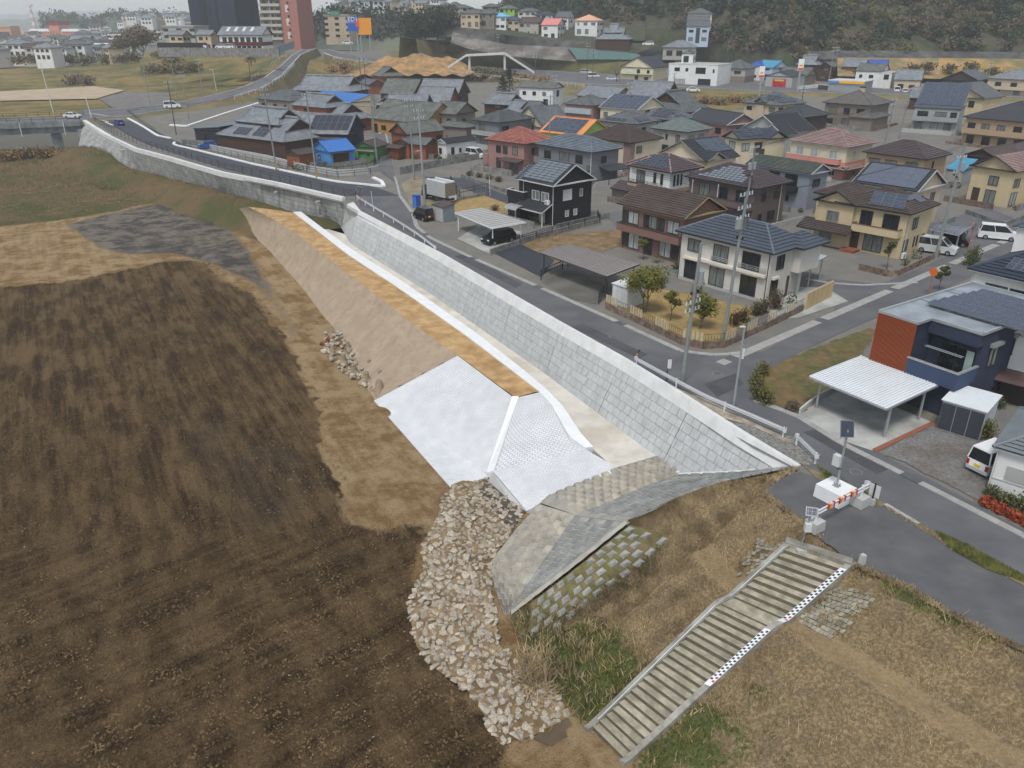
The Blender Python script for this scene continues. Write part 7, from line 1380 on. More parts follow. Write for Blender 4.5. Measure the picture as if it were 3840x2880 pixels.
# ------------------------------------------------------------------ garden walls of the corner house: block base, pale upright boards, mesh
def garden_wall(label,pts,h,m,boards=0,step=1.6,mesh=True,capm=None,bw=.22):
 A = resample(pts,step=step); o = thing('garden_wall',label,'wall',A[0]); M_B = mat('garden_board',s2l(186,170,138),.85,.15,3,.2,20)
 bm_ = mat('mesh_panel',s2l(60,56,54),.7,.1)
 for i,(a,b2) in enumerate(zip(A[:-1],A[1:])):
  d = (b2 - a).normalized(); s = VV((-d.y,d.x,0)) * .08; e = d * .006; local(o,MB().prism([((a + e - s).x,(a + e - s).y),((b2 - e - s).x,(b2 - e - s).y),((b2 - e + s).x,(b2 - e + s).y),((a + e + s).x,(a + e + s).y)],-.2,h)).build('base_block',m,o)
  if boards and i % 2 == 0:
   nb = max(2,int((b2 - a).length / .36))
   for k in range(nb): q = a.lerp(b2,(k + .5) / nb); local(o,MB().box(q.x,q.y,h + .01,bw,.05,.78,math.atan2(d.y,d.x))).build('board',M_B,o)
  elif boards:
   mb = MB()
   for z in (h + .1,h + .65): mb.path([a + VV((0,0,z)),b2 + VV((0,0,z))],.02,4)
   for k in range(7): q = a.lerp(b2,(k + .5) / 7); mb.box(q.x,q.y,h + .05,.025,.025,.62)
   local(o,mb).build('mesh_panel',bm_,o)
 return o
M_STB = mat('split_stone_base',s2l(136,118,104),.95,.3,2.5,.5,10,col2=s2l(106,88,76),csc=1.5)
garden_wall('stone-faced garden wall with pale boards facing the street',px(0,(2270,1155),(2400,1215),(2555,1290)),.65,M_STB,1); garden_wall('stone-faced garden wall with pale boards rounding the street corner',px(0,(2555,1290),(2640,1308),(2715,1302)),.65,M_STB,1); garden_wall('stone-faced garden wall with pale boards along the side street',px(0,(2715,1302),(2870,1232),(3010,1165)),.6,M_STB,1); garden_wall('tan slatted wall panel beside the porch of the corner house',px(0,(3018,1162),(3115,1112)),1.7,mat('tan_panel',s2l(190,168,126),.85,.15,2,.2,20,stretch=(3,3,.3)),0,.5)
garden_wall('weathered grey block wall in front of the black house garden',px(0,(1838,955),(2000,900),(2250,835)),.7,M_CMU,0,1.6); pipe_fence('black picket fence on the block wall of the black house',px(.7,(1950,905),(2060,872),(2250,825),(2240,805)),.7,bars=9); garden_wall('dark block wall below the white cottage lot',[atT(u,v) for u,v in ((1500,655),(1640,625),(1830,590))],1.4,M_CMU,0,2.); garden_wall('low block wall beside the truck lot',px(0,(1640,768),(1720,752),(1835,730)),.5,M_CMU); garden_wall('brown block wall of the flower garden beside the coral-roofed house',px(0,(1730,665),(1900,725)),.6,M_CMU); garden_wall('brown stone wall round the yellow house garden',px(0,(3220,1010),(3350,1042),(3520,960)),.7,M_STB); garden_wall('concrete edging wall of the fallow garden beside the carport',px(0,(2998,1553),(3060,1500),(3165,1450)),.45,M_CONC); garden_wall('block wall and mesh below the tan gabled house',px(0,(3620,800),(3760,850),(3840,820)),.6,M_CMU)
pipe_fence('dark mesh fence of the truck lot',px(0,(1690,690),(1720,745),(1830,722)),1.5,bars=6); pipe_fence('black gate fence beside the grey carport',px(0,(2245,1140),(2275,1100)),1.2,bars=12); pipe_fence('black mesh panel fence behind the grey carport',px(0,(2028,1050),(2110,1012)),1.1,bars=14)
# ------------------------------------------------------------------ carports, sheds, booths
def carport(label,corners,h,m,ribs=16,posts=((.04,.05),(.04,.95),(.96,.05),(.96,.95)),fm=None,slope=.0,curve=0.,cr='p'):
 q = [at(*c(cr,*p),h) for p in corners]; o = thing('carport',label,'carport',(q[0] + q[2]) / 2 - VV((0,0,h))); fm = fm or M_WHM
 q[2].z += slope; q[3].z += slope
 S = lambda u,v: q[0].lerp(q[1],u).lerp(q[3].lerp(q[2],u),v) + VV((0,0,curve * math.sin(math.pi * min(1,v * .6 + .2))))
 rf = thing_part(o,'roof',(0,0,0),0)
 for i in range(ribs):
  a,b2 = i / ribs,(i + 1) / ribs; mb = MB()
  for j in range(4): mb.slab([S(a + .004,j / 4),S(b2 - .004,j / 4),S(b2 - .004,(j + 1) / 4),S(a + .004,(j + 1) / 4)],.04)
  local(o,mb).build('roof_sheet',m,rf); local(o,MB().path([S(a,0) + VV((0,0,.04)),S(a,.5) + VV((0,0,.04)),S(a,1) + VV((0,0,.04))],.035,4)).build('rib',m,rf)
 for (a,b2,c2,d2) in ((0,0,1,0),(1,0,1,1),(0,1,1,1),(0,0,0,1)): local(o,MB().path([S(a,b2) - VV((0,0,.08)),S((a + c2) / 2,(b2 + d2) / 2) - VV((0,0,.08)),S(c2,d2) - VV((0,0,.08))],.09,4)).build('frame_beam',fm,o)
 for u,v in posts: p = S(u,v); local(o,MB().box(p.x,p.y,-.1,.14,.14,p.z)).build('post',fm,o)
 return o
carport('large white ribbed carport in front of the navy house',((652,798),(1212,1032),(1588,858),(1030,650)),2.5,mat('carport_white',s2l(226,230,232),.4,.04,1),26,((.09,.1),(.98,.12),(.97,.8),(.1,.9)),M_SILV,cr='m5')
carport('white-framed grey carport beside the black house',((676,655),(985,785),(1264,735),(905,618)),2.4,mat('carport_grey',s2l(176,174,170),.4,.05,1),12,((.06,.04),(.96,.06),(.96,.9),(.1,.9)),cr='m1'); carport('wide grey-brown corrugated carport beside the brown brick house',((45,85),(510,250),(735,165),(245,28)),2.4,mat('carport_brown',s2l(150,142,138),.5,.06,1),30,((.04,.06),(.97,.04),(.97,.9),(.04,.9)),M_GUTD,cr='m4'); carport('translucent carport roof on the side of the white corner house',((1968,1345),(2060,1330),(2215,1250),(1985,1205)),2.6,mat('poly_grey',s2l(176,184,190),.3,.05),8,((.1,.1),(.95,.1),(.9,.9)),M_SILV,cr='m2'); carport('curved smoky carport over the parked vans',((1330,905),(1600,962),(1720,880),(1370,848)),2.3,mat('poly_smoke',s2l(92,96,106),.2,.06),6,((.97,.1),(.97,.9),(.03,.9)),M_SILV,curve=.35,cr='m3')
def shed(label,P_,w,d,h,rz,m,doorm=None,rm=None,slope=.15,name='storage_shed'):
 o = thing(name,label,'shed',P_,rz); MB().prism([(-w / 2,-d / 2),(w / 2,-d / 2),(w / 2,d / 2),(-w / 2,d / 2)],-.1,[h,h,h + slope,h + slope]).build('wall',m,o); q = MB(); q.slab([(-w / 2 - .1,-d / 2 - .12,h + .07),(w / 2 + .1,-d / 2 - .12,h + .07),(w / 2 + .1,d / 2 + .1,h + slope + .09),(-w / 2 - .1,d / 2 + .1,h + slope + .09)],.07); q.build('roof',rm or m,o)
 for i in range(3): MB().box(-w / 2 + w * (i + .5) / 3,-d / 2 - .02,.08,w / 3 - .04,.04,h - .25).build('door_panel',doorm or m,o)
 return o
R50 = math.radians(-50); M_SHG = mat('shed_grey',s2l(196,200,204),.45,.05); shed('grey storage shed with dark triple doors beside the navy house',cat('m6',1690,420),2.7,3.0,2.2,R50 + .1,M_SHG,mat('shed_door_dark',s2l(62,66,74),.4,.05),mat('shed_roof_white',s2l(214,218,220),.4,.05)); shed('white storage shed in the corner garden',cat('m4',650,440),2.0,2.4,2.1,R50,M_FRW); shed('small grey notice booth with brown roof by the carport',cat('m1',585,720),2.6,2.0,2.1,R50,mat('booth_grey',s2l(128,138,142),.6,.1),W_GREYL,R_BROWN,.3,'booth')
o = shed('blue drink vending machine beside the utility pole',cat('m1',362,618),1.0,.8,1.9,R50,mat('vending_blue',s2l(40,86,170),.4,.05),mat('vending_front',s2l(70,120,200),.3,.1),slope=0.,name='vending_machine'); o['category'] = 'vending machine'
H = hs('fuel station canopy with white and yellow fascia','c4',(640,640),(945,652),(1045,640),4.4,'flat',M_STEEL,M_FRW,0,.3,0,fas=M_FRW,name='fuel_station',cat='fuel station',win=None); fbox(H,'f',.3,1.02,3.6,.7,.32,.06,mat('station_yellow',s2l(240,176,30),.5,.03),'yellow_fascia'); fbox(H,'f',0,.3,3.6,.7,.32,.06,mat('station_blue',s2l(70,140,200),.5,.05),'blue_fascia')
for u,v,hh,lab in ((2845,362,9,'white fuel station sign tower left of the red banner'),(2988,352,10.5,'white fuel station sign tower right of the red banner')):
 p = atT(u,v); o = thing('sign_tower',lab,'sign',p); MB().box(0,0,0,.5,.5,hh).build('pole',M_STEEL,o); MB().box(0,-.1,hh - 3.4,1.7,.5,3.4).build('panel',M_SGW,o); MB().box(0,-.37,hh - 3.3,1.6,.04,.7).build('red_band',mat('sign_red',s2l(214,40,40),.5,.05),o); q = MB(); P_ = [(0,0)] + [(math.cos(a) * .62,math.sin(a) * .75) for a in np.linspace(.3,math.pi - .3,9)]; q.quad(*[(x,-.38,hh - 2.3 + y) for x,y in P_]); q.build('shell_emblem',mat('emblem_yellow',s2l(246,180,40),.5,.05),o)
kerb('white boundary wall of the fuel station',[(2985,345),(3060,338),(3210,345)],.3,1.8,M_FRW,'wall','boundary_wall'); kerb('dark brown boundary fence panels beside the station wall',[(3065,345),(3130,350),(3200,350)],.3,2.2,W_DKBR,'wall','boundary_wall')
# ------------------------------------------------------------------ foreground: stairs, gauges, barrier, rocks
_lv = np.array([[p[0],p[1],p[2]] for row in LEV for p in row])
def levz(x,y):
 d = (_lv[:,0] - x) ** 2 + (_lv[:,1] - y) ** 2; i = np.argpartition(d,4)[:4]; w = 1 / (d[i] + .01); return float((_lv[i,2] * w).sum() / w.sum())
def on_lev(u,v,dz=0.):
 z = -3.
 for _ in range(12): p = at(u,v,z); z = .5 * z + .5 * levz(p.x,p.y)
 p = at(u,v,z); return VV((p.x,p.y,z + dz))
M_STEP = mat('stair_concrete',s2l(172,164,144),.9,.18,2,.4,16,col2=s2l(146,138,118),csc=1.4); M_STEPD = mat('stair_riser_shade',s2l(104,98,84),.95,.2,3); M_SCURB = mat('stair_curb',s2l(160,158,148),.9,.15,1.5,.3,16,col2=s2l(126,122,110),csc=.8)  # riser colour is the step concrete darkened, with the riser shadow painted in
TL,TR,BL,BR = at(2962,2054,-.12),at(3168,2122,-.12),at(2224,2738,FZ + .12),at(2336,2852,FZ + .12)
sr = thing('concrete_stairs','long weathered concrete stairs climbing the grass levee with one landing','stairs',BL.lerp(BR,.5))
ts = list(np.linspace(0,BEN[0],10)) + list(np.linspace(BEN[1],1,22)); nt_ = len(ts)
def sz(t):
 f = t if t < BEN[0] else (BEN[0] if t < BEN[1] else BEN[0] + (t - BEN[1]) * (1 - BEN[0]) / (1 - BEN[1])); return TL.z + (BL.z - TL.z) * f
for i in range(nt_ - 1):
 t0,t1 = ts[i],ts[i + 1]; landing = i == 9
 z = sz(t0) - (0 if landing else .1) + .12; q = [TL.lerp(BL,t0),TR.lerp(BR,t0),TR.lerp(BR,t1),TL.lerp(BL,t1)]
 j = random.uniform(-.01,.01); vs = [(p.x,p.y) for p in q]
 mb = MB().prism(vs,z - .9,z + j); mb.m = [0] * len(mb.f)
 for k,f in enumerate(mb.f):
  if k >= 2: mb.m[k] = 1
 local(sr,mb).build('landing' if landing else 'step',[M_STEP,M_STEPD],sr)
sd = (TR - TL); sd.z = 0; sd.normalize()
for A,B,s,nm in ((TL,BL,-1,'left'),(TR,BR,1,'right')):
 ring = []
 for t in np.linspace(-.02,1.02,40):
  p = A.lerp(B,t); z = sz(min(1,max(0,t))) + .22; a = p + sd * s * .02; b2 = p + sd * s * .34; ring.append([VV((a.x,a.y,z - .9)),VV((a.x,a.y,z)),VV((b2.x,b2.y,z)),VV((b2.x,b2.y,z - .9))])
 mb = MB(); mb.add([p for r_ in ring for p in r_],[(i * 4 + e,i * 4 + e + 1,(i + 1) * 4 + e + 1,(i + 1) * 4 + e) for i in range(39) for e in range(3)] + [(0,1,2,3),(159,158,157,156)]); local(sr,mb).build('side_curb',M_SCURB,sr)
ring = [TL.lerp(BL,t) - sd * .1 + VV((0,0,sz(t) - (TL.z + (BL.z - TL.z) * t) + .27)) for t in np.linspace(.02,.97,24)]
local(sr,MB().path(ring,.035,5)).build('conduit_pipe',M_STEEL,sr)
q = TL.lerp(TR,.5); local(sr,MB().prism([(p.x,p.y) for p in (TL - sd * .3,TR + sd * .3,TR + sd * .3 + VV((.25,.45,0)),TL - sd * .3 + VV((.25,.45,0)))],-.6,.16)).build('head_wall',M_SCURB,sr)
# painted water-level boards
def gauge(label,t0,t1):
 o = thing('level_gauge_board',label,'gauge'); A,B = TR + sd * .2,BR + sd * .2; ring,L0 = [],(B - A).length; mk = MB(); rd_ = MB()
 def pt(t,s,dz): p = A.lerp(B,t) + sd * s; return VV((p.x,p.y,sz(t) + .27 + dz))
 o.location = pt((t0 + t1) / 2,0,0); n_ = 34; bd = MB()
 P = [[pt(t0 + (t1 - t0) * i / n_,-.16,0),pt(t0 + (t1 - t0) * i / n_,.16,.0)] for i in range(n_ + 1)]
 for i in range(n_): bd.slab([P[i][0],P[i][1],P[i + 1][1],P[i + 1][0]],.03)
 up = VV((0,0,.006))
 for i in range(n_):
  for s in (0,1):
   if (i + s) % 2 == 0 and 0 < i < n_ - 2:
    a = P[i][0].lerp(P[i][1],.06 + s * .5); b2 = P[i][0].lerp(P[i][1],.42 + s * .5); c2 = P[i + 1][0].lerp(P[i + 1][1],.42 + s * .5); d2 = P[i + 1][0].lerp(P[i + 1][1],.06 + s * .5); (rd_ if i > n_ - 6 and s else mk).quad(a + up,b2 + up,c2 + up,d2 + up)
 local(o,bd).build('board',M_WHM,o); local(o,mk).build('black_marks',M_BLKM,o); local(o,rd_).build('red_marks',mat('gauge_red',s2l(190,40,40),.6,.05),o)
gauge('black and white level gauge board beside the upper flight of stairs',.03,BEN[0] + .03); gauge('black and white level gauge board beside the lower flight of stairs',BEN[1] + .02,.66)
# solar water sensor at the head of the stairs
def solar_post(label,base,h,tilt,pw,ph,boxz,lean=(0,0)):
 o = thing('solar_sensor_post',label,'sensor post',base); MB().tube((0,0,0),(lean[0],lean[1],h),.05,.05,8).build('pole',M_STEEL,o)
 pnl = MB().box(0,0,-.03,pw,ph,.05,m=0); pnl.quad(*[(sx * (pw / 2 - .04),sy * (ph / 2 - .04),.024) for sx,sy in ((-1,-1),(1,-1),(1,1),(-1,1))],m=1); q = pnl.build('solar_panel',[M_PVF,M_PV],o); q.location = (lean[0],lean[1] - .05,h + .1); q.rotation_euler = (math.radians(tilt),0,math.radians(-15))
 MB().box(lean[0] * boxz / h - .02,-.17,boxz,.34,.22,.48).build('control_box',M_FRW,o); MB().path([(lean[0] * boxz / h + .12,-.1,boxz),(.16,-.06,boxz - .3),(.06,0,boxz - .45),(lean[0] * .4,-.06,boxz - .8)],.025,5).build('cable',M_BLKM,o); MB().box(0,0,-.3,.5,.5,.32).build('footing',M_CONC,o); return o
solar_post('thin pole with small solar panel and box at the head of the stairs',at(3003,2057,.02),2.3,42,.62,.5,1.25,(.2,0))
# sensor mast on its concrete cube
bp = at(3128,1868,.07); o = thing('solar_mast','grey mast with upright solar panel standing on a white concrete cube','mast',bp,math.radians(-55))
MB().box(0,0,0,1.75,1.65,.85,bev=.03).build('concrete_base',M_CURB,o); MB().tube((0,0,.85),(0,0,4.6),.07,.06,10).build('pole',M_STEEL,o); MB().box(0,0,.85,.36,.36,.04).build('base_plate',M_STEEL,o)
pn = MB().box(0,0,0,.95,.06,1.15,m=0); pn.quad((-.44,-.036,.04),(.44,-.036,.04),(.44,-.036,1.11),(-.44,-.036,1.11),m=1); q = pn.build('solar_panel',[M_PVF,M_PVD],o); q.scale = (.8,1,.85); q.location = (.1,-.12,4.2); q.rotation_euler = (math.radians(-28),0,math.radians(50)); MB().box(-.15,-.2,3.9,.3,.25,.3).build('sensor_head',M_FRW,o); MB().box(-.22,-.12,2.2,.42,.3,.7).build('control_box',M_FRW,o); MB().path([(-.2,0,2.2),(-.1,-.1,2.0),(.1,-.05,2.1)],.03).build('cable',M_BLKM,o)
for i in range(4): a = i * math.pi / 2 + .4; MB().box(math.cos(a) * .16,math.sin(a) * .16,.97,.05,.05,.12).build('bolt',M_STEEL,o)
# W-beam
WB = [(.0,.16),(.06,.13),(.06,.09),(.0,.055),(.0,.0),(.0,-.055),(.06,-.09),(.06,-.13),(.0,-.16)]
def wbeam(mb,pts,side,z,m=0):
 ring = []
 for i,p in enumerate(pts):
  d = pts[min(len(pts) - 1,i + 1)] - pts[max(0,i - 1)]; nn = VV((-d.y,d.x,0)).normalized() * side
  ring.append([p + nn * o_ + VV((0,0,z + zz)) for o_,zz in WB])
 w = len(WB); mb.add([p for r_ in ring for p in r_],[(i * w + e,i * w + e + 1,(i + 1) * w + e + 1,(i + 1) * w + e) for i in range(len(ring) - 1) for e in range(w - 1)],m)
def guardrail(label,pts,side=1,z=.62,step=4.,ends=True,h=.8):
 pts = [Vector(p) for p in pts]; o = thing('guardrail',label,'guardrail',pts[0]); pl = resample(pts,step=1.); mb = MB(); wbeam(mb,pl,side,z); local(o,mb).build('beam',M_WHM,o,smooth=False)
 for p in resample(pts,step=step): local(o,MB().tube(p - VV((0,0,.2)),p + VV((0,0,h)),.065,.065,8)).build('post',M_WHM,o)
 if ends:
  for p,d in ((pl[0],pl[0] - pl[1]),(pl[-1],pl[-1] - pl[-2])):
   d = d.normalized(); nn = VV((-d.y,d.x,0)); mb = MB(); cc = p + d * .05 + VV((0,0,z))
   for k in range(8):
    a0,a1 = math.pi * k / 8 - math.pi / 2,math.pi * (k + 1) / 8 - math.pi / 2; q = [cc + d * math.cos(a) * .16 + nn * math.sin(a) * .16 for a in (a0,a1)]; mb.quad(q[0] - VV((0,0,.17)),q[1] - VV((0,0,.17)),q[1] + VV((0,0,.17)),q[0] + VV((0,0,.17)))
   local(o,mb).build('end_cap',M_WHM,o)
 return o
guardrail('white guardrail along the upper street from the traffic mirror',px(.02,(1340,752),(1400,790),(1480,838),(1560,890),(1632,945)),1)
guardrail('long white guardrail on top of the block wall down to the gap',px(.02,(2385,1372),(2490,1430),(2640,1512),(2800,1580),(2935,1640)),1)
guardrail('short white guardrail beside the end of the block wall',px(.02,(2985,1668),(3056,1738)),1)
# barrier beam across the path, with reflective sleeves
A,B = at(3052,1985,.07),at(3222,1893,.07); o = thing('path_barrier','white barrier beam with red and white sleeves on two concrete blocks','barrier',A); d = (B - A).normalized(); ang = math.atan2(d.y,d.x); L_ = (B - A).length
for x in (0,L_): q = MB().box(0,0,0,.85,.8,.62,bev=.02).build('concrete_block',M_CONC,o); q.location = d * x; q.rotation_euler = (0,0,ang); q = MB().tube((0,0,.6),(0,0,1.35),.08,.08,8).build('post',M_WHM,o); q.location = d * x
mb = MB(); wbeam(mb,resample([A - d * .3,B + d * .6],step=.5),-1,1.12); local(o,mb).build('beam',M_WHM,o)
M_REDR = mat('reflective_red',s2l(196,34,40),.4,.05); M_YELR = mat('reflective_yellow',s2l(228,160,50),.4,.05)
for t in (.28,.52,.78):
 p = A.lerp(B,t); mb = MB(); nn = VV((d.y,-d.x,0))
 for k,m_ in ((-.26,0),(-.09,1),(.09,2),(.26,0)):
  s = [p + d * (k - .085) + nn * .07 + VV((0,0,0)),p + d * (k + .085) + nn * .07]; mb.quad(s[0] + VV((0,0,.97)),s[1] + VV((0,0,.97)),s[1] + VV((0,0,1.29)),s[0] + VV((0,0,1.29)),m=m_)
  s2 = [x - nn * .14 for x in s]; mb.quad(s[0] + VV((0,0,1.292)),s[1] + VV((0,0,1.292)),s2[1] + VV((0,0,1.292)),s2[0] + VV((0,0,1.292)),m=m_)
 local(o,mb).build('reflective_sleeve',[M_REDR,M_YELR,M_FRW],o)
for p,dd in ((A - d * .3,-d),(B + d * .6,d)):
 mb = MB(); nn = VV((-d.y,d.x,0)); cc = p + VV((0,0,1.12))
 for k in range(8):
  a0,a1 = math.pi * k / 8 - math.pi / 2,math.pi * (k + 1) / 8 - math.pi / 2; q = [cc + dd * math.cos(a) * .2 + nn * (math.sin(a) * .2 + .1) for a in (a0,a1)]; mb.quad(q[0] - VV((0,0,.18)),q[1] - VV((0,0,.18)),q[1] + VV((0,0,.18)),q[0] + VV((0,0,.18)))
 local(o,mb).build('end_cap',M_WHM,o)
o = thing('sign_board','white notice board on a short dark stake beside the barrier','sign',at(3268,1893,.02),math.radians(-50)); MB().box(0,0,0,.3,.3,.45).build('footing',M_CONC,o); MB().box(0,-.04,.2,.08,.06,1.3).build('stake',M_BLKM,o); MB().box(0,.02,.55,.62,.04,.8).build('panel',M_FRW,o)
o = thing('boundary_stone','small square stone marker post beside the head of the stairs','marker',at(3230,2118,.0),.5); MB().box(0,0,-.2,.3,.3,.85,bev=.03).build('stone',M_CONC,o)
# pale curb piece between path and street, verge grass
sheet('kerb',px(0,(3312,1896),(3326,1894),(3448,1966),(3440,1973)),M_CONC,dz=.02,th=.1)
sheet('verge',px(0,(3010,1745),(3130,1800),(3330,1892),(3300,1900),(3110,1850),(3060,1790)),mat('verge_earth',s2l(150,132,100),.95,.3,1.5,.6,8,col2=s2l(116,112,66),csc=.9),dz=.02)
sheet('verge',px(0,(3470,1985),(3840,2185),(4300,2420),(4300,2600),(3840,2202),(3500,2015)),_M['verge_earth'],dz=.075)
# gravel wedge and slab behind the wall end
sheet('gravel_wedge',px(0,(2725,1578),(2990,1735),(3020,1745),(3075,1740),(2975,1640),(2830,1600)),mat('grey_gravel',s2l(112,110,106),.95,.3,6,.8,30,col2=s2l(140,138,130),csc=3.),dz=.02)
sheet('concrete_apron',px(0,(2450,1425),(2600,1505),(2700,1565),(2830,1603),(2965,1665),(2972,1655),(2800,1570),(2640,1495)),mat('apron_concrete',s2l(168,158,140),.9,.15,1,.3,15,col2=s2l(130,122,106),csc=.8),dz=.035)
# ------------------------------------------------------------------ riprap and armour units
def rock_mesh(seed,n=13):
 r = random.Random(seed); bm = bmesh.new()
 for _ in range(n):
  d = VV((r.gauss(0,1),r.gauss(0,1),r.gauss(0,1))).normalized(); d = VV((d.x * 1.1,d.y * r.uniform(.8,1.0),d.z * .8)); bm.verts.new(d * r.uniform(.85,1.1))
 res = bmesh.ops.convex_hull(bm,input=bm.verts); bmesh.ops.delete(bm,geom=[v for v in bm.verts if not v.link_faces],context='VERTS')
 vs = [tuple(v.co) for v in bm.verts]; bm.verts.index_update(); fs = [[v.index for v in f.verts] for f in bm.faces]; bm.free(); return vs,fs
M_ROCK = mat('rock_pale',s2l(180,169,151),.9,.4,2.5,.5,8,col2=s2l(166,154,136),csc=1.2)
RK = [rock_mesh(100 + i) for i in range(16)]; RM = []
for vs,fs in RK: q = MB(); q.add(vs,fs); RM.append(q.mesh('rock',M_ROCK))
poly = [at(u,v,FZ) for u,v in ((1702,1832),(1835,1795),(1860,1840),(1972,1925),(1905,2012),(1838,2118),(1835,2200),(1862,2330),(1868,2420),(1960,2500),(2045,2570),(2115,2650),(2125,2700),(1990,2770),(1870,2790),(1830,2730),(1800,2640),(1745,2590),(1640,2520),(1562,2430),(1540,2330),(1530,2270),(1590,2150),(1582,2060),(1640,1950),(1662,1875))]
x0,x1,y0,y1 = min(p.x for p in poly),max(p.x for p in poly),min(p.y for p in poly),max(p.y for p in poly)
pts = []; r = random.Random(11); tries = 0
cand = np.stack([rng.uniform(x0,x1,26000),rng.uniform(y0,y1,26000)],1); cand = cand[inside(cand[:,0],cand[:,1],poly)]
arr = np.zeros((1200,3))
def free(x,y,s,k,n): return n == 0 or bool(np.all((arr[:n,0] - x) ** 2 + (arr[:n,1] - y) ** 2 > ((s + arr[:n,2]) * k) ** 2))
for x,y in cand:
 if len(pts) > 1150: break
 dcam = (y - 27) / 25; sparse = y < 34.5
 s = r.uniform(.2,.36) if r.random() < .85 else r.uniform(.12,.2)
 dk_ = y > 47.5 and x > -.2 and x < 3 and r.random() < .75
 if dk_: continue
 if sparse and r.random() < .35: continue
 if free(x,y,s,.63,len(pts)): arr[len(pts)] = (x,y,s); pts.append((x,y,s))
def on_levfoot(x,y): return FZ
def rock_row(items,label,group,cat_='rock',maxn=300,zf=None,restl='smaller pale rocks filling the riprap bed'):
 items = sorted(items,key=lambda q: -q[2] / (q[1] + 10)); rest = MB()
 for i,(x,y,s) in enumerate(items):
  k = r.randrange(16); sc = VV((s * r.uniform(.9,1.15),s * r.uniform(.85,1.1),s * r.uniform(.75,1.0))); e = (r.uniform(-.4,.4),r.uniform(-.4,.4),r.uniform(0,6.28)); z = (zf(x,y) if zf else FZ) + s * r.uniform(.3,.6)
  if i < maxn: o = link('rock',RM[k],None,(x,y,z)); o.rotation_euler = e; o.scale = sc; tag(o,label,cat_,group)
  else:
   from mathutils import Euler
   mt = Euler(e).to_matrix(); rest.add([mt @ VV((v[0] * sc.x,v[1] * sc.y,v[2] * sc.z)) + VV((x,y,z)) for v in RK[k][0]],RK[k][1])
 if rest.v: rest.build('rubble',M_ROCK,label=restl,cat='rocks',kind='stuff')
rock_row(pts,'pale angular rock in the riprap bed below the white block apron','riprap rocks')
sheet('riprap_bed',[p for p in poly],mat('bed_earth',s2l(140,118,86),.95,.3,1.2,.8,8,col2=s2l(112,94,68),csc=.7),z=FZ + .12)
# dark wet patch and puddle at the foot
sheet('mud',px(FZ,(1830,1795),(1972,1925),(1925,1985),(1880,1960),(1800,1850)),mat('wet_mud',s2l(84,78,66),.6,.25,2,.5,12),z=FZ + .16)
sheet('puddle',px(FZ,(2000,2775),(2030,2745),(2060,2752),(2090,2720),(2130,2700),(2145,2722),(2120,2745),(2128,2770),(2095,2782),(2070,2806),(2040,2795)),mat('puddle_water',s2l(96,82,62),.12,.2,1.5,spec=.5),z=FZ + .13)
M_TET = mat('armour_concrete',s2l(158,142,118),.9,.15,1.5,.4,12,col2=s2l(130,116,96),csc=1.)
def tetra():
 mb = MB(); dirs = [VV((0,0,1))] + [VV((math.cos(a) * .943,math.sin(a) * .943,-.333)) for a in (0,2.094,4.189)]
 mb.ball((0,0,0),.42,0,2)
 for d in dirs: mb.tube(d * .1,d * .88,.44,.27,10); mb.tube(d * .88,d * 1.0,.27,.2,10)
 return mb.mesh('armour_unit',M_TET,smooth=False)
TM = tetra()
TP = [((640,478),.72),((645,612),.85),((752,572),.7),((716,672),.9),((788,742),.9),((898,702),.75),((872,802),.95),((972,785),.85),((966,878),1.1)]
lab_t = ['farthest small','weathered low','half-buried upper','upright middle','lower middle','upper slope-side','large lower','slope-side last but one','largest front']
for i,((x,y),s) in enumerate(TP):
 p = cat('n2',x,y,FZ); o = link('armour_unit',TM,None,(p.x,p.y,FZ + .3 * s)); o.scale = (s,s,s); o.rotation_euler = (random.uniform(-.12,.12),random.uniform(-.12,.12),random.uniform(0,2) if i < 8 else .52); tag(o,lab_t[i] + ' four-legged concrete armour unit in the row beside the dike bank','armour unit','armour units by the bank')
p = cat('n2',580,545,FZ); o = MB().ball((0,0,.2),.5,0,1,(1.3,.6,.6),.12).ball((.35,.2,.6),.4,0,1,(.7,.6,1.1),.12).build('broken_block',mat('rust_red_concrete',s2l(134,72,48),.9,.25,2,.4,10)); o.location = (p.x,p.y,FZ); o.rotation_euler = (.2,.3,.6); tag(o,'rusty red broken block at the far end of the armour units','block')
poly2 = [cat('n2',x,y,FZ) for x,y in ((570,590),(600,440),(700,470),(800,560),(960,690),(1110,790),(1130,860),(1040,890),(900,870),(800,800),(690,720),(600,640))]
x0,x1,y0,y1 = min(p.x for p in poly2),max(p.x for p in poly2),min(p.y for p in poly2),max(p.y for p in poly2); pts2 = []; tries = 0
cand = np.stack([rng.uniform(x0,x1,6000),rng.uniform(y0,y1,6000)],1); cand = cand[inside(cand[:,0],cand[:,1],poly2)]
for x,y in cand:
 if len(pts2) > 140: break
 s = r.uniform(.18,.36)
 if free(x,y,s,.62,len(pts2)): arr[len(pts2)] = (x,y,s); pts2.append((x,y,s))
rock_row(pts2,'pale rock heaped among the concrete armour units','rocks among the armour units',maxn=0,zf=lambda x,y: FZ + .15,restl='pale rubble heaped among the concrete armour units')
# loose stones on the field
q = MB()
for i in range(700):
 u,v = r.uniform(700,1900),r.uniform(1050,2860)
 if r.random() < .5: u = r.uniform(0,1500)
 p = at(u,v,FZ); s = r.uniform(.02,.07); vs,fs = RK[r.randrange(16)]; q.add([(p.x + a[0] * s,p.y + a[1] * s,FZ + .05 + a[2] * s) for a in vs],fs)
q.build('field_stones',mat('field_stone',s2l(136,120,96),.95,.2),label='small stones strewn over the bare earth field',cat='stones',kind='stuff')
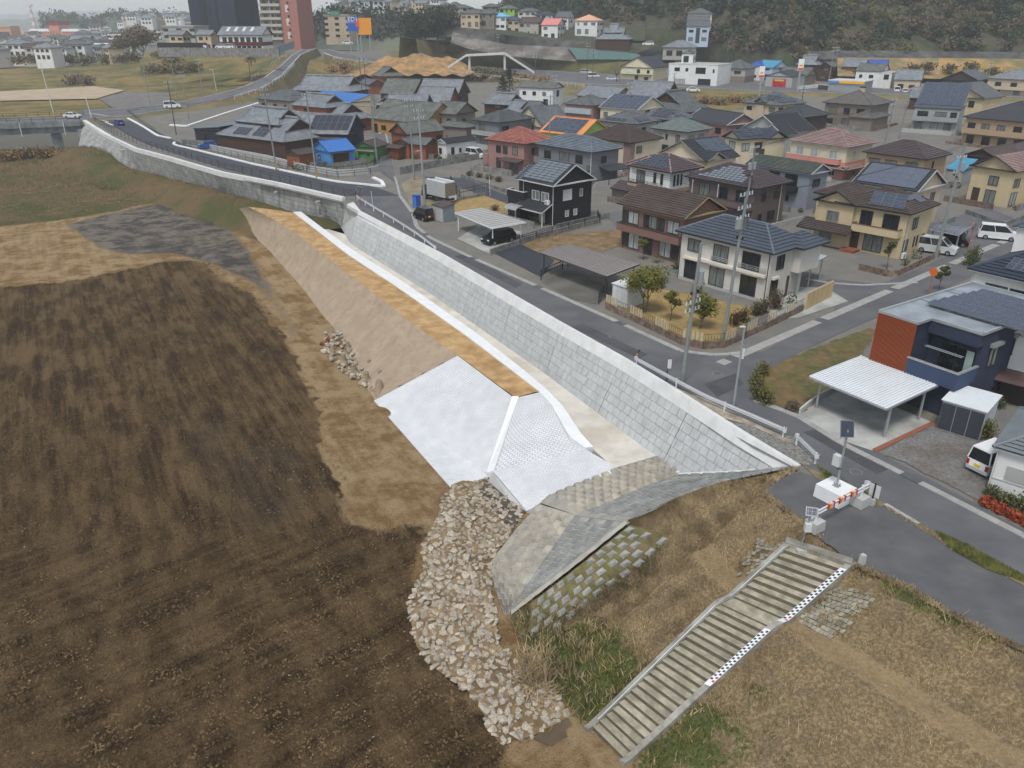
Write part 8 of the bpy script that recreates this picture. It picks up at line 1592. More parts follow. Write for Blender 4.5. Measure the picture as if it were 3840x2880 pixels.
# clods of turned earth
ck = np.stack([rng.uniform(-45,8,200000),rng.uniform(20,95,200000)],1); ck = ck[inside(ck[:,0],ck[:,1],SOILP)]; ck = ck[rng.random(len(ck)) < np.clip(34 / ck[:,1],0,1) ** 2][:42000]; n = len(ck)
sz = (.02 + .075 * rng.random(n) ** 2.2)[:,None,None]; V5 = np.array([[1,0,-.3],[-.2,1,-.3],[-1,-.1,-.3],[.1,-1,-.3],[0,0,.75]]); an = rng.random(n) * 6.28; ca,sa = np.cos(an),np.sin(an)
v5 = np.repeat(V5[None],n,0) * (.65 + .7 * rng.random((n,5,1))); v5 = np.stack([v5[...,0] * ca[:,None] - v5[...,1] * sa[:,None],v5[...,0] * sa[:,None] + v5[...,1] * ca[:,None],v5[...,2]],-1) * sz; v5[...,0] += ck[:,None,0]; v5[...,1] += ck[:,None,1]; v5[...,2] += FZ + .04
nzc = sum(np.sin(ck[:,0] * a + ck[:,1] * b2 + p) * s for a,b2,p,s in [(.31,.17,1,.05),(.13,-.27,2,.07),(.9,.5,3,.025),(-.6,1.1,5,.025),(1.9,-1.3,2,.02),(1.1,2.3,4,.02)]); v5[...,2] += (nzc * .9)[:,None]
tri = (np.array([[0,1,4],[1,2,4],[2,3,4],[3,0,4]])[None] + np.arange(n)[:,None,None] * 5).reshape(-1); me = bpy.data.meshes.new('clods'); me.vertices.add(n * 5); me.vertices.foreach_set('co',v5.ravel()); me.loops.add(len(tri)); me.loops.foreach_set('vertex_index',tri); me.polygons.add(len(tri) // 3); me.polygons.foreach_set('loop_start',np.arange(0,len(tri),3)); me.update(); me.validate()
me.materials.append(mat('clod_earth',s2l(112,92,64),.95,.45,1.2,0,20,col2=s2l(78,60,40),csc=.5)); link('soil_clods',me,label='crumbled earth clods over the brown field',cat='clods',kind='stuff')
# ------------------------------------------------------------------ block paving let into the slope beside the stairs
M_PAV = mat('old_paver',s2l(150,144,128),.9,.3,1.5,.4,12,col2=s2l(108,100,84),csc=1.2,cw=(.45,.65))
def pavers(label,quadp,nu,nv,drop):
 o = thing('block_paving',label,'paving',on_lev(*quadp[0])); a,b2,c2,d2 = [on_lev(*p,.05) for p in quadp]; rr = random.Random(4)
 for j in range(nv):
  for i in range(nu):
   e = min(i,nu - 1 - i,j,nv - 1 - j)
   if rr.random() < drop * (1.6 if e < 1 else .7): continue
   of = .5 * (j % 2); P_ = [a.lerp(b2,(i + of + s) / (nu + .5)).lerp(d2.lerp(c2,(i + of + s) / (nu + .5)),(j + t) / nv) for s,t in ((.05,.07),(.95,.07),(.95,.93),(.05,.93))]
   z = VV((0,0,rr.uniform(-.02,.03))); local(o,MB().slab([p + z for p in P_],.12)).build('paver',M_PAV,o)
pavers('sparse pale paving blocks in the dry grass left of the stairs',[(2840,2000),(2960,2040),(2860,2150),(2735,2165)],7,12,.42)
pavers('pale paving blocks showing through the grass right of the stairs',[(3110,2190),(3300,2230),(3130,2410),(2985,2330)],9,12,.22)
# weedy faceted blocks on the stair side of the levee head
Cb = [on_lev(u,v,.02) for u,v in ((2520,2015),(2395,2134),(2249,2232),(2124,2340),(1975,2435))]
Ct = [p + VV((.25,-.25,-.03)) for p in resample(B2t,n=8)[:-1]]
ol2 = thing('weedy_block_facing','half-overgrown faceted blocks on the weedy side of the levee head','facing',Ct[0])
diamonds(ol2,Ct,Cb,10,5,mat('faceted_pale',(.36,.355,.33),.9,.2,1.2,.4,12,col2=(.27,.26,.23),csc=.7),'faceted_block',h=.2,drop=.08,g=.17,um=mat('weedy_earth',s2l(112,98,70),.95,.35,1.5,.8,6,col2=s2l(92,92,54),csc=.7))
# ------------------------------------------------------------------ grass blades
def blades(name,label,P,hgt,m,seed,lean=.5,wid=.022):
 r = np.random.default_rng(seed); n = len(P); a = r.random(n) * 6.283; h = hgt * (.5 + r.random(n)); w = wid * (.7 + .8 * r.random(n)); l = lean * h * r.random(n); b_ = r.random(n) * 6.283
 q = np.zeros((n,4,3)); q[:,0] = P + np.stack([np.cos(a) * w,np.sin(a) * w,0 * a],1); q[:,1] = P - np.stack([np.cos(a) * w,np.sin(a) * w,0 * a],1)
 tip = P + np.stack([np.cos(b_) * l,np.sin(b_) * l,h],1); q[:,2] = tip - np.stack([np.cos(a) * w * .3,np.sin(a) * w * .3,0 * a],1); q[:,3] = tip + np.stack([np.cos(a) * w * .3,np.sin(a) * w * .3,0 * a],1)
 return tag(link(name,quads_mesh(name,q.reshape(-1,3),m)),label,'grass',kind='stuff')
rg = np.random.default_rng(9); LA = np.array([[tuple(p) for p in row] for row in LEV]); ni,nj = LA.shape[:2]
ii,jj = rg.random(230000) * (ni - 1.001),rg.random(230000) * (nj - 1.001); i0,j0 = ii.astype(int),jj.astype(int); fi,fj = (ii - i0)[:,None],(jj - j0)[:,None]
Pg = (LA[i0,j0] * (1 - fi) + LA[i0 + 1,j0] * fi) * (1 - fj) + (LA[i0,j0 + 1] * (1 - fi) + LA[i0 + 1,j0 + 1] * fi) * fj; gmask = gm[i0,j0]
ex_ = inside(Pg[:,0],Pg[:,1],[TL - sd * .4,TR + sd * .4,BR + sd * .4,BL - sd * .4]); bench = np.array(bmk).reshape(ni,nj)[i0,j0] > 0
clump = (np.sin(Pg[:,0] * 3.1 + Pg[:,1] * 2.3) + np.sin(Pg[:,0] * 1.3 - Pg[:,1] * 4.1) + rg.normal(size=len(Pg)) * .9) > -.2
ok = ~ex_ & clump & (~bench | (rg.random(len(Pg)) < .25)); g_ = rg.random(len(Pg)) < gmask * 1.1
M_DRYB = mat('blade_dry',s2l(188,166,128),.9,.3,1.2,0,20,col2=s2l(148,128,96),csc=.5); M_GRNB = mat('blade_green',s2l(96,110,50),.9,.35,1.2,0,20,col2=s2l(126,124,66),csc=.6)
blades('dry_grass','dry straw-coloured grass on the levee slope',Pg[ok & ~g_],.11,M_DRYB,1); blades('green_grass','green grass patches on the levee slope',Pg[ok & g_],.2,M_GRNB,2)
k = ok & g_ & (rg.random(len(Pg)) < .10); blades('dry_grass','tall dry seed stalks in the green grass patches',Pg[k],.4,M_DRYB,3,1.1,.03)
# verge strips
def scatter_poly(poly,n,z):
 xs = np.array([p.x for p in poly]); ys = np.array([p.y for p in poly]); X_ = rg.uniform(xs.min(),xs.max(),n * 4); Y_ = rg.uniform(ys.min(),ys.max(),n * 4); k = inside(X_,Y_,poly); return np.stack([X_[k],Y_[k],np.full(k.sum(),z)],1)[:n]
blades('green_grass','bright green grass strip between the path and the street',scatter_poly(px(0,(3500,1995),(3620,2050),(3840,2170),(3860,2195),(3700,2140),(3560,2060)),5000,.08),.16,M_GRNB,4)
def along(line,n,w,z): P_ = np.array([tuple(p) for p in resample(line,n=n)]); P_[:,0] += rg.normal(size=n) * w; P_[:,1] += rg.normal(size=n) * w; P_[:,2] = z; return P_
blades('dry_grass','dry grass fringing the asphalt path',np.concatenate([along(px(0,(2990,1756),(2910,1795),(2855,1842),(2960,1925),(3070,2010)),2600,.13,.03),along(px(0,(3190,2112),(3400,2203),(3560,2303),(3840,2440)),2600,.13,.03),along(px(0,(3330,1905),(3440,1972),(3600,2070),(3840,2187)),1500,.12,.05)]),.1,M_DRYB,12)
blades('green_grass','green tufts along the verge by the solar mast',scatter_poly(px(0,(3060,1745),(3130,1790),(3290,1870),(3270,1885),(3110,1815)),1500,.03),.14,M_GRNB,5)
pb = [B2t[i].lerp(B2t[i + 1],t) for i in range(5) for t in np.linspace(0,1,30)]; PW = np.array([[p.x + random.uniform(.2,2.4),p.y - random.uniform(.2,2.4),0] for p in pb for _ in range(36)]); PW[:,2] = [levz(a,b2) for a,b2,_ in PW]; blades('weeds','tangled brown weeds over the faceted blocks',PW,.28,mat('weed_brown',s2l(132,112,88),.9,.3,1.2,0,20,col2=s2l(92,88,54),csc=.5),6,1.3,.02)
PW = np.array([[p.x,p.y,FZ + .1] for u,v in [(random.gauss(2010,40),random.gauss(2545,45)) for _ in range(900)] for p in [at(u,v,FZ)]]); blades('dry_reeds','bent dry reeds at the edge of the riprap',PW,.5,M_DRYB,7,1.6,.03)
# ------------------------------------------------------------------ vehicles
M_TYRE = mat('tyre',(.02,.02,.02),.9,.1); M_RIM = mat('rim',(.35,.35,.36),.35,.05,metal=.6); M_HL = mat('headlamp',(.6,.62,.64),.1,.05); M_TLT = mat('tail_lamp',s2l(160,24,24),.3,.05); M_PLY = mat('plate_yellow',s2l(232,196,40),.5,.05)
KIND = {'van': (3.4,1.48,1.8,.98,-1.66,1.28,-1.55,.55,.95),'mini': (4.7,1.84,1.9,1.08,-2.25,1.55,-2.05,.6,1.05),'sedan': (4.5,1.72,1.45,.92,-1.75,1.2,-.95,.35,.85),'hatch': (3.95,1.7,1.5,.95,-1.9,1.15,-1.45,.3,.88),'suv': (4.6,1.8,1.65,1.05,-2.15,1.1,-1.75,.4,1.0)}
def car(label,p,rz,kind,col,name='car',yel=False,rough=.25):
 L,Wd,Ht,bl,c0,c1,r0,r1,hd = KIND[kind]; o = thing(name,label,'van' if kind in ('van','mini') else 'car',p,rz); pm = mat('paint_%d_%d_%d' % col,s2l(*col),rough,.03,spec=.5); w = Wd / 2
 pr = [(-L / 2 + .08,.24),(-L / 2,.5),(-L / 2 + .04,bl - .02),(c0,bl),(c1,bl),(L / 2 - .25,hd - .08),(L / 2,hd - .3),(L / 2,.42),(L / 2 - .1,.24)]; n = len(pr)
 mb = MB(); hw = [w * (.94 if z < .3 else (1 if z < .8 else .965)) * (.93 if abs(x) > L / 2 - .06 else 1) for x,z in pr]; mb.add([(x,-h,z) for (x,z),h in zip(pr,hw)] + [(x,h,z) for (x,z),h in zip(pr,hw)],[tuple(range(n)),tuple(range(2 * n - 1,n - 1,-1))] + [(i,n + i,n + (i + 1) % n,(i + 1) % n) for i in range(n)]); mb.build('body',pm,o)
 a,b2 = w * .95,w * .8; zt = Ht - .05
 q = MB(); V8 = [(c0,-a,bl),(c1,-a,bl),(c1,a,bl),(c0,a,bl),(r0,-b2,zt),(r1,-b2,zt),(r1,b2,zt),(r0,b2,zt)]; q.add(V8,[(0,1,5,4),(1,2,6,5),(2,3,7,6),(3,0,4,7)]); q.build('windows',M_GL,o)
 q = MB(); q.prism([(r0 - .06,-b2 - .02),(r1 + .04,-b2 - .02),(r1 + .04,b2 + .02),(r0 - .06,b2 + .02)],zt,zt + .07); q.build('roof',pm,o); q = MB()
 for s in (-1,1):
  for k in ((0,4),(1,5)): P0_,P1_ = V8[k[0]],V8[k[1]]; q.tube((P0_[0],s * a * 1.005,P0_[2]),(P1_[0],s * b2 * 1.01,P1_[2]),.045,.045,4)
  xm = (c0 + c1) / 2 - .1; q.tube((xm,s * a * 1.005,bl),((r0 + r1) / 2,s * b2 * 1.01,zt),.04,.04,4)
 q.build('pillars',pm,o)
 for sx in (-1,1):
  for sy in (-1,1):
   x = sx * L * .31; wh = MB().tube((x,sy * (w - .2),.3),(x,sy * (w + .012),.3),.31,.31,12).build('wheel',M_TYRE,o); MB().tube((x,sy * (w - .1),.3),(x,sy * (w + .025),.3),.19,.19,8).build('rim',M_RIM,wh)
 for s in (-1,1): MB().box(L / 2 - .02,s * w * .68,hd - .34,.08,.34,.16).build('headlight',M_HL,o); MB().box(-L / 2 + .02,s * w * .82,bl - .42,.08,.16,.34).build('tail_light',M_TLT,o)
 MB().box(L / 2 + .0,0,hd - .36,.05,w * .8,.16).build('grille',M_BLKM,o); MB().box(-L / 2 - .0,0,.62,.05,.4,.18).build('number_plate',M_PLY if yel else M_FRW,o); return o
WHT,BLK_ = (232,232,230),(22,22,25); D = math.radians
car('black box van parked at the street edge, seen from behind',cat('m1',415,715),D(128),'van',BLK_,'van',True); car('black estate car nosed out under the white-framed carport',cat('m1',1040,905),D(222),'suv',BLK_); car('white minivan crossing the side street at the right',cat('m3',1960,985),D(-25),'mini',WHT,'van'); car('silver-white van under the curved carport',cat('m3',1385,1110),D(-38),'mini',(206,210,208),'van'); car('black box van under the curved carport',cat('m3',1560,1040),D(-38),'van',BLK_,'van'); car('white van with yellow plate parked by the low white house',cat('m6',1900,740,.02),D(28),'van',WHT,'van',True); car('white minivan parked beside the white cottage',atT(*c('m1',850,200)),D(-42),'mini',WHT,'van')
car('bright blue hatchback beside the black shed',atT(*c('c1',1325,945)),D(205),'hatch',(38,104,196)); car('deep blue car driving away on the new road',atT(*c('c1',762,800),.05),D(130),'hatch',(28,48,150)); car('white sedan leaving the bridge',at(*c('c1',465,752),1.5),D(-8),'sedan',WHT); car('white van waiting on the ramp road',at(*c('c1',1100,688),2.1),D(20),'mini',WHT,'van')
for i,(cr,x,y,z,rz,k,col,lab) in enumerate((('c3',598,560,0,5,'mini',WHT,'white minivan on the main road beyond the bare tree'),('c3',655,588,0,8,'mini',WHT,'second white minivan at the junction'),('c3',795,605,0,12,'sedan',WHT,'white car behind the bare tree trunk'),('c3',1405,690,0,-12,'sedan',WHT,'white sedan below the white three-storey block'),('c3',1490,640,0,60,'mini',(214,222,228),'pale van turning at the white three-storey block'),('c4',1192,738,0,70,'mini',WHT,'white van parked near the fuel station'),('c4',1258,745,0,70,'sedan',WHT,'white car parked next to the van near the fuel station'))): car(lab,atT(*c(cr,x,y),.35),D(rz),k,col,'van' if k == 'mini' else 'car')
for i,(u,v,y) in enumerate(((757,181,304),(830,182,304),(858,183,304))): car(['white car under the dark roof of the lodge lot','white car in the middle of the lodge lot','white off-roader nearest the lodge entrance'][i],atd(u,v,y),D(170),('sedan','hatch','suv')[i],WHT)
car('white estate car beside the black traditional house',atd(*c('c3',1065,343),346),D(175),'suv',WHT); car('white car on the upper overpass',atd(*c('c2',686,282),372),D(15),'sedan',WHT)
# curtain-sided truck
o = thing('truck','grey curtain-sided box truck parked beside the vending machine','truck',cat('m1',545,560),D(133)); MB().box(-.6,0,1.0,4.6,2.1,2.2,bev=.02).build('cargo_box',mat('truck_curtain',s2l(172,174,172),.5,.08,2,0,20,stretch=(6,6,.2)),o); MB().box(-2.92,0,1.05,.04,2.0,2.1).build('rear_curtain',mat('truck_rear',s2l(128,118,108),.6,.15,3),o); MB().box(-.3,0,.6,6.0,1.0,.3).build('chassis',M_BLKM,o); MB().box(2.6,0,.5,1.4,1.9,1.75,bev=.12).build('cab',M_BLKM,o); MB().box(3.28,0,1.4,.06,1.6,.65).build('windscreen',M_GL,o); MB().box(-3.05,-.3,.45,.06,1.5,.75).build('tail_lift',M_WHM,o)
for s in (-1,1):
 MB().tube((-2.9,s * .8,3.28),(1.7,s * .8,3.28),.13).build('roof_roll',M_WHM,o)
 for x in (2.4,-1.6): MB().tube((x,s * .7,.42),(x,s * 1.02,.42),.42,.42,12).build('wheel',M_TYRE,o)
# ------------------------------------------------------------------ poles
M_POLE = mat('pole_concrete',s2l(132,136,134),.85,.12,2); M_POLED = mat('pole_dark',s2l(84,84,84),.8,.12,2); M_INS = mat('insulator',s2l(198,204,208),.4,.05)
TOPS = {}
def pole(label,p,h,arms=(.4,1.6),tr=0,ang=.7,lean=0.,m=None,r=.17,lamp=0,key=None,band=0):
 o = thing('utility_pole',label,'utility pole',p); T_ = V_(lean,0,h); MB().tube((0,0,-.2),T_,r,r * .6,9).build('pole',m or M_POLE,o); ca,sa = math.cos(ang),math.sin(ang)
 for z in arms:
  f = 1 - z / h; c_ = T_ * f; q = MB(); q.tube(c_ - V_(ca,sa,0) * .9,c_ + V_(ca,sa,0) * .9,.05,.05,4); q.build('crossarm',M_STEEL,o)
  for k in (-.8,-.3,.4,.8): e = c_ + V_(ca,sa,0) * k; MB().tube(e,e + V_(0,0,.28),.06,.05,6).build('insulator',M_INS,o)
 for i in range(tr): s = -1 if i % 2 else 1; e = T_ * (1 - 3.0 / h) + V_(ca,sa,0) * (.42 * s); MB().tube(e,e + V_(0,0,.85),.3,.3,10).build('transformer',M_STEEL,o)
 if tr:
  for i in range(5): e = T_ * (1 - 4.1 / h) + V_(random.uniform(-.3,.3),random.uniform(-.3,.3),random.uniform(-.2,.5)); MB().box(*e,.16,.16,.2).build('junction_box',M_STEEL if i % 2 else M_BLKM,o)
 if lamp: e = T_ * lamp; MB().tube(e,e + V_(.9,-.2,.25),.03).build('lamp_arm',M_STEEL,o); MB().box(e.x + 1.1,e.y - .22,e.z + .25,.5,.14,.1).build('lamp_head',M_FRW,o)
 if band: MB().tube((0,0,.4),(0,0,1.4),r * 1.03,r * 1.02,9).build('yellow_band',mat('band_yellow',s2l(190,140,50),.6,.1),o)
 if key: TOPS[key] = (Vector(p) + T_,V_(ca,sa,0))
 return o
def V_(x,y,z): return VV((x,y,z))
pole('tall concrete pole with two transformers in front of the white corner house',at(2711,1275,0),13.1,(.3,1.4,2.2),3,.7,.5,key='a'); pole('concrete pole with traffic mirrors at the side street mouth',at(2557,1437,0),11.2,(4.6,5.2),1,.7,.4,key='b',r=.18); pole('tall pole beside the vending machine and truck',cat('m1',428,605),14.2,(.4,1.4),0,.7,-.3,key='c',m=M_STEEL,r=.2); pole('slim concrete pole with street lamp left of the truck',atT(*c('k4',765,1280)),13.5,(.3,1.2),0,.7,-.3,lamp=.35,key='d')
pole('concrete pole with yellow band in front of the grand farmhouse',atT(*c('c1',1765,1090)),14.6,(.4,1.2),0,.8,-.5,band=1,key='e'); pole('concrete pole with yellow band beside the blue shed',atT(*c('c1',2022,1140)),14.5,(.4,1.2),0,.8,-.4,band=1,key='f'); pole('pale pole with wide crossarm at the green shed corner',atT(*c('k4',345,1090)),10.8,(.3,2.2),0,.2,-.3,lamp=.5,key='g'); pole('leaning pole beside the curved carport at the right',cat('m3',1385,1165),13.3,(1.6,3.2),1,.5,.4,key='h',r=.2); pole('pole behind the pink and coral house',atT(*c('c4',1080,1240)),11,(.3,1.2),1,.7,.4,key='i'); pole('tall pole with hardware rising behind the dark brown house',at(2783,860,0),11.,(.3,1.2,2.4),2,.7,.4,key='k'); pole('slim pole between the balcony house and the solar house',atT(*c('c4',1215,1105)),11,(.4,),0,.7,.4,key='j')
for i,(cr,x,y,h,lab) in enumerate((('c3',905,960,9.5,'pole rising over the brown pyramid roof'),('c3',318,1210,11,'pole in front of the grey house balcony'),('c3',355,850,9,'pole before the white two-storey house'),('c3',1200,800,9,'pole beside the large tiled hall'),('c3',1250,790,8,'second pole beside the large tiled hall'),('c4',420,935,7,'pole with cables before the dark hip roof'),('c4',1905,725,8,'pole beside the brown house on the right'),('c4',650,680,11,'tall pole behind the fuel station'),('c4',690,640,10,'second tall pole behind the fuel station'),('c3',605,620,12,'tall dark pole at the main road junction'),('c3',645,615,10,'dark pole next to the junction pole'),('c3',840,525,11,'slim grey pole below the traditional house'),('c3',215,590,8,'thin dark pole on the road near the walkers'),('c2',1650,450,13,'tall pole in front of the streaked wall'),('c2',1260,415,12,'pole in front of the tan mound'),('c2',790,700,13,'dark pole pair along the alley'),('c2',815,720,13,'slim dark pole beside the alley workshop'),('c1',960,685,14,'tall pole beside the gravel lot'),('c1',1130,640,12,'pole behind the waiting white van'),('c1',1205,760,11,'pole on the access road verge'),('c1',1125,860,11,'pole in the verge beside the dark canopy'),('c1',1300,640,11,'double pole on the grass bank'),('c1',1600,510,11,'pole on the grass below the lodge'),('c1',1720,400,10,'pole in front of the lodge gable'))): pole(lab,atT(*c(cr,x,y)),h * 1.12,(.3,1.3),1 if i in (0,5) else 0,.6,random.uniform(-.3,.3),M_POLED if 'dark' in lab else M_POLE,.15)
def cable(label,k0,k1,n=3,sag=.7):
 (a,d0),(b2,d1) = TOPS[k0],TOPS[k1]; o = thing('overhead_cables',label,'cable',a)
 for i in range(n):
  f = (i - (n - 1) / 2) * .75; P_ = [(a + d0 * f).lerp(b2 + d1 * f,t) - V_(0,0,sag * 4 * t * (1 - t) + .2) for t in np.linspace(0,1,13)]; local(o,MB().path(P_,.014,3)).build('wire',M_BLKM,o)
for k in (('k','i'),('a','k'),('a','c'),('b','a'),('a','h'),('c','d'),('d','g'),('e','f'),('f','g'),('h','j'),('i','a')): cable({'ki': 'overhead wires over the solar gable and pink house','ak': 'overhead wires over the dark brown house roof','ac': 'overhead wires from the corner house pole to the vending machine pole','ba': 'short overhead wires between the two corner poles','ah': 'overhead wires crossing the yellow house front','cd': 'short overhead wires above the truck','dg': 'overhead wires across the alley mouth','ef': 'overhead wires before the grand farmhouse','fg': 'overhead wires above the blue shed','hj': 'overhead wires at the right over the solar gable','ia': 'overhead wires between the pink house and the corner pole'}[k[0] + k[1]],*k)
# lamps, mirrors, small posts
o = thing('street_light','slim grey street light standing by the long guardrail','street light',at(2749,1533,0)); MB().tube((0,0,0),(.05,0,6.4),.1,.06,8).build('pole',M_STEEL,o); MB().box(-.1,0,6.4,.4,.14,.08).build('lamp_head',M_FRW,o); MB().box(.18,-.03,4.0,.16,.04,.8).build('plate',M_FRW,o)
for lab,p,h,col,rz in (('orange traffic mirror post at the bend behind the navy house',cat('q3',930,365),2.6,(200,92,52),2.2),('orange traffic mirror post beside the curved carport',cat('m3',1690,1085),3.,(200,92,52),.6),('round traffic mirror on a red post at the end of the older wall',cat('k1',690,250),2.6,(150,60,60),0.)):
 o = thing('traffic_mirror',lab,'traffic mirror',p,rz); MB().tube((0,0,0),(0,0,h),.05).build('post',mat('post_%d' % col[0] + str(col[1]),s2l(*col),.6,.05),o); MB().tube((0,-.1,h),(0,.02,h),.4,.4,14).build('mirror',mat('mirror_glass',(.35,.38,.4),.05,.02,metal=.8),o); MB().tube((0,-.02,h),(0,.04,h),.44,.44,14).build('rim',mat('rim_orange',s2l(214,110,50),.6,.05) if h > 2.7 or rz > 1 else M_STEEL,o)
for u,v,h,lab in ((1400,790,2.9,'thin white post beside the traffic mirror'),(1838,735,3.2,'thin white post at the corner of the play lot')): o = thing('marker_post',lab,'post',at(u,v,0)); MB().tube((0,0,0),(-.12,0,h),.045,.045,6).build('post',M_FRW,o)
o = thing('marker_post','black and yellow banded snow post leaning on the wall coping','post',at(2378,1349,.4)); [MB().tube((.4 * i / 3,0,.9 * i / 3),(.4 * (i + 1) / 3,0,.9 * (i + 1) / 3),.05).build('band',[M_BLKM,mat('band_yellow',s2l(190,140,50),.6,.1)][i % 2],o) for i in range(3)]; o = thing('sign_board','small white plate on a dark stake behind the wall coping','sign',at(2500,1428,.0)); MB().box(0,0,0,.07,.07,1.9).build('stake',M_BLKM,o); MB().box(.1,-.05,1.1,.3,.03,.75).build('panel',M_FRW,o)
for u0,v0,v1,y,lab in ((200,422,240,205,'tall white street light behind the bridge'),(343,440,366,205,'white post with red round sign at the bridge end'),(818,372,262,290,'slim lamp beside the ramp')): p = atd(u0,v0,y); o = thing('street_light',lab,'street light',p); h = atd(u0 - 30,v1,y).z - p.z; MB().tube((0,0,0),(-.4,0,h),.12,.08,6).build('pole',M_FRW,o); MB().box(-.9,0,h,1.2,.2,.12).build('lamp_head',M_FRW,o)
# walkers
def person(label,p,rz,top,leg):
 o = thing('person',label,'person',p,rz); me = bpy.data.meshes.new('figure'); J = [((0,0,.95),.14),((0,0,1.2),.15),((0,0,1.42),.17),((0,0,1.52),.06),((0,0,1.66),.11),((0,.1,.9),.1),((.12,.11,.48),.07),((.05,.11,.06),.05),((0,-.1,.9),.1),((-.1,-.11,.48),.07),((-.22,-.11,.06),.05),((0,.2,1.4),.06),((-.08,.25,1.12),.05),((.05,.26,.9),.04),((0,-.2,1.4),.06),((.08,-.25,1.12),.05),((.18,-.25,.92),.04),((.2,.11,.04),.045),((-.08,-.11,.04),.045)]
 me.from_pydata([j[0] for j in J],[(0,1),(1,2),(2,3),(3,4),(0,5),(5,6),(6,7),(0,8),(8,9),(9,10),(2,11),(11,12),(12,13),(2,14),(14,15),(15,16),(7,17),(10,18)],[]); b_ = link('body',me,o); me.materials.append(mat('cloth_%d' % top[0],s2l(*top),.9,.2)); md = b_.modifiers.new('skin','SKIN'); b_.modifiers.new('sub','SUBSURF').levels = 1
 for i,j in enumerate(J): me.skin_vertices[0].data[i].radius = (j[1],j[1])
 me.skin_vertices[0].data[0].use_root = True; MB().ball((-.01,0,1.7),.115,0,2,(1,.9,1)).build('hair',M_BLKM,o)
for i,(x,y) in enumerate(((235,548),(283,552),(296,555),(304,553),(392,552))): person(['walker in dark clothes nearest the footbridge stairs','walker in a dark red top leading the group of three','walker in dark clothes in the middle of the group','walker at the back of the group of three','walker in a dark red coat alone on the verge'][i],atT(*c('c3',x,y),.35),i,((44,42,48),(88,44,46),(40,40,44),(52,46,50),(96,48,44))[i],(0,0,0))
# ------------------------------------------------------------------ trees and shrubs
tree('garden_tree','large multi-stemmed garden tree with olive crown beside the grey carport',cat('m4',765,500),4.6,2.3,L_GREEN,.3,6,190,.11,3,stems=2); tree('garden_tree','small layered garden tree in the middle of the dry lawn',cat('m4',945,560),3.0,1.1,L_GREEN,.3,5,120,.1,5); tree('garden_tree','low spreading garden tree beside the corner pole',cat('m4',1150,610),3.2,1.6,L_GREEN,.3,6,150,.1,7,stems=2); tree('street_tree','small round dark tree beside the orange mirror post',cat('q3',1070,290),2.6,.75,L_SHRUB,.35,4,130,.1,8); tree('shrub','twin-stemmed shrub climbing the yellow house wall',cat('m3',935,1265),3.4,.7,L_SHRUB,.4,5,90,.1,9); tree('young_tree','small leafy tree in front of the brown brick house',cat('m2',520,1290),2.6,.7,L_GREEN,.3,4,100,.1,10)
bush('red_shrub','row of red-tipped shrubs along the side street garden wall',[cat('m4',x,y) for x,y in ((1395,590),(1450,565),(1540,520),(1590,500))],.6,L_RED,330,.09,11,h=1.1); bush('red_shrub','tall dark red-tipped shrub at the end of the garden wall',[cat('m4',1670,475)],.8,L_RED,600,.09,12,h=1.5); bush('hedge','clipped brown-green hedge curving round the fallow garden corner',px(0,(2835,1440),(2835,1470),(2860,1405),(2845,1500),(2875,1515)),.55,L_OLIVE,380,.09,13,'hedge',h=.9); bush('bush','dead brown bush at the edge of the fallow garden',px(0,(2970,1535)),.5,L_BROWN,500,.06,14); bush('bush','round yellow-green bush beside the grey storage shed',[cat('m6',1840,500),cat('m6',1810,490)],.65,L_OLIVE,500,.08,15,h=1.1); bush('hedge','low dark hedge against the low white house',px(0,(3720,1860),(3770,1885),(3830,1910)),.5,L_SHRUB,350,.08,16,'hedge'); bush('hedge','orange-red hedge along the gutter at the lower right',px(0,(3700,1895),(3750,1920),(3800,1945),(3850,1970)),.42,L_ORNG,380,.08,17,'hedge'); bush('bush','shrubs beside the white house with solar arrays',[cat('m3',1700,1230),cat('m3',1740,1190)],.8,L_SHRUB,420,.1,18,h=1.4); bush('bush','brown bush in the play lot',[cat('m1',1010,640)],.7,L_BROWN,400,.08,19); bush('bush','flower bushes in front of the coral-roofed house',[atT(*c('m1',x,y)) for x,y in ((800,350),(880,365),(960,380),(1040,400))],.7,L_RED,260,.1,20); bush('bush','green shrub beside the black house terrace',[cat('m1',1200,690)],.8,L_OLIVE,400,.09,21)
bush('bramble','broad bramble thicket below the main road',[atT(u,v) for u,v in ((1540,272),(1600,276),(1660,280),(1720,286),(1780,290),(1840,296),(1900,304),(1570,282),(1690,292),(1810,302))],5.,L_BUSH,420,.5,22,'thicket',h=3.2); bush('reed_bank','dry tan reeds on the slope under the main road',[atT(u,v) for u,v in ((1290,262),(1350,272),(1420,282),(1480,290),(1250,280),(1960,308),(2030,318),(1320,300))],4.5,L_DRY,300,.45,23,'reeds',h=2.4); bush('reed_bank','dry reeds and weeds below the junction car park',[atT(u,v) for u,v in ((2640,388),(2700,392),(2760,384),(2830,388),(2580,378))],3.,L_DRY,260,.3,24,'reeds',h=1.6); bush('bush','dark green scrub on the grass mound by the ramp',[atT(u,v) for u,v in ((570,272),(620,270),(670,266),(720,262),(600,215),(650,235))],4.5,L_BUSH,300,.5,25,'thicket',h=2.4); bush('bush','purple-brown thicket beside the gravel lot',[atT(u,v) for u,v in ((270,318),(300,312),(330,320))],3.,L_BROWN,300,.4,26,'thicket'); bush('bush','dry brown brush on the mound below the bridge',[at(u,v,-5.6) for u,v in ((250,590),(300,600),(180,585),(100,590),(30,600))],3.4,L_DRY,320,.3,27,'thicket',h=1.8)
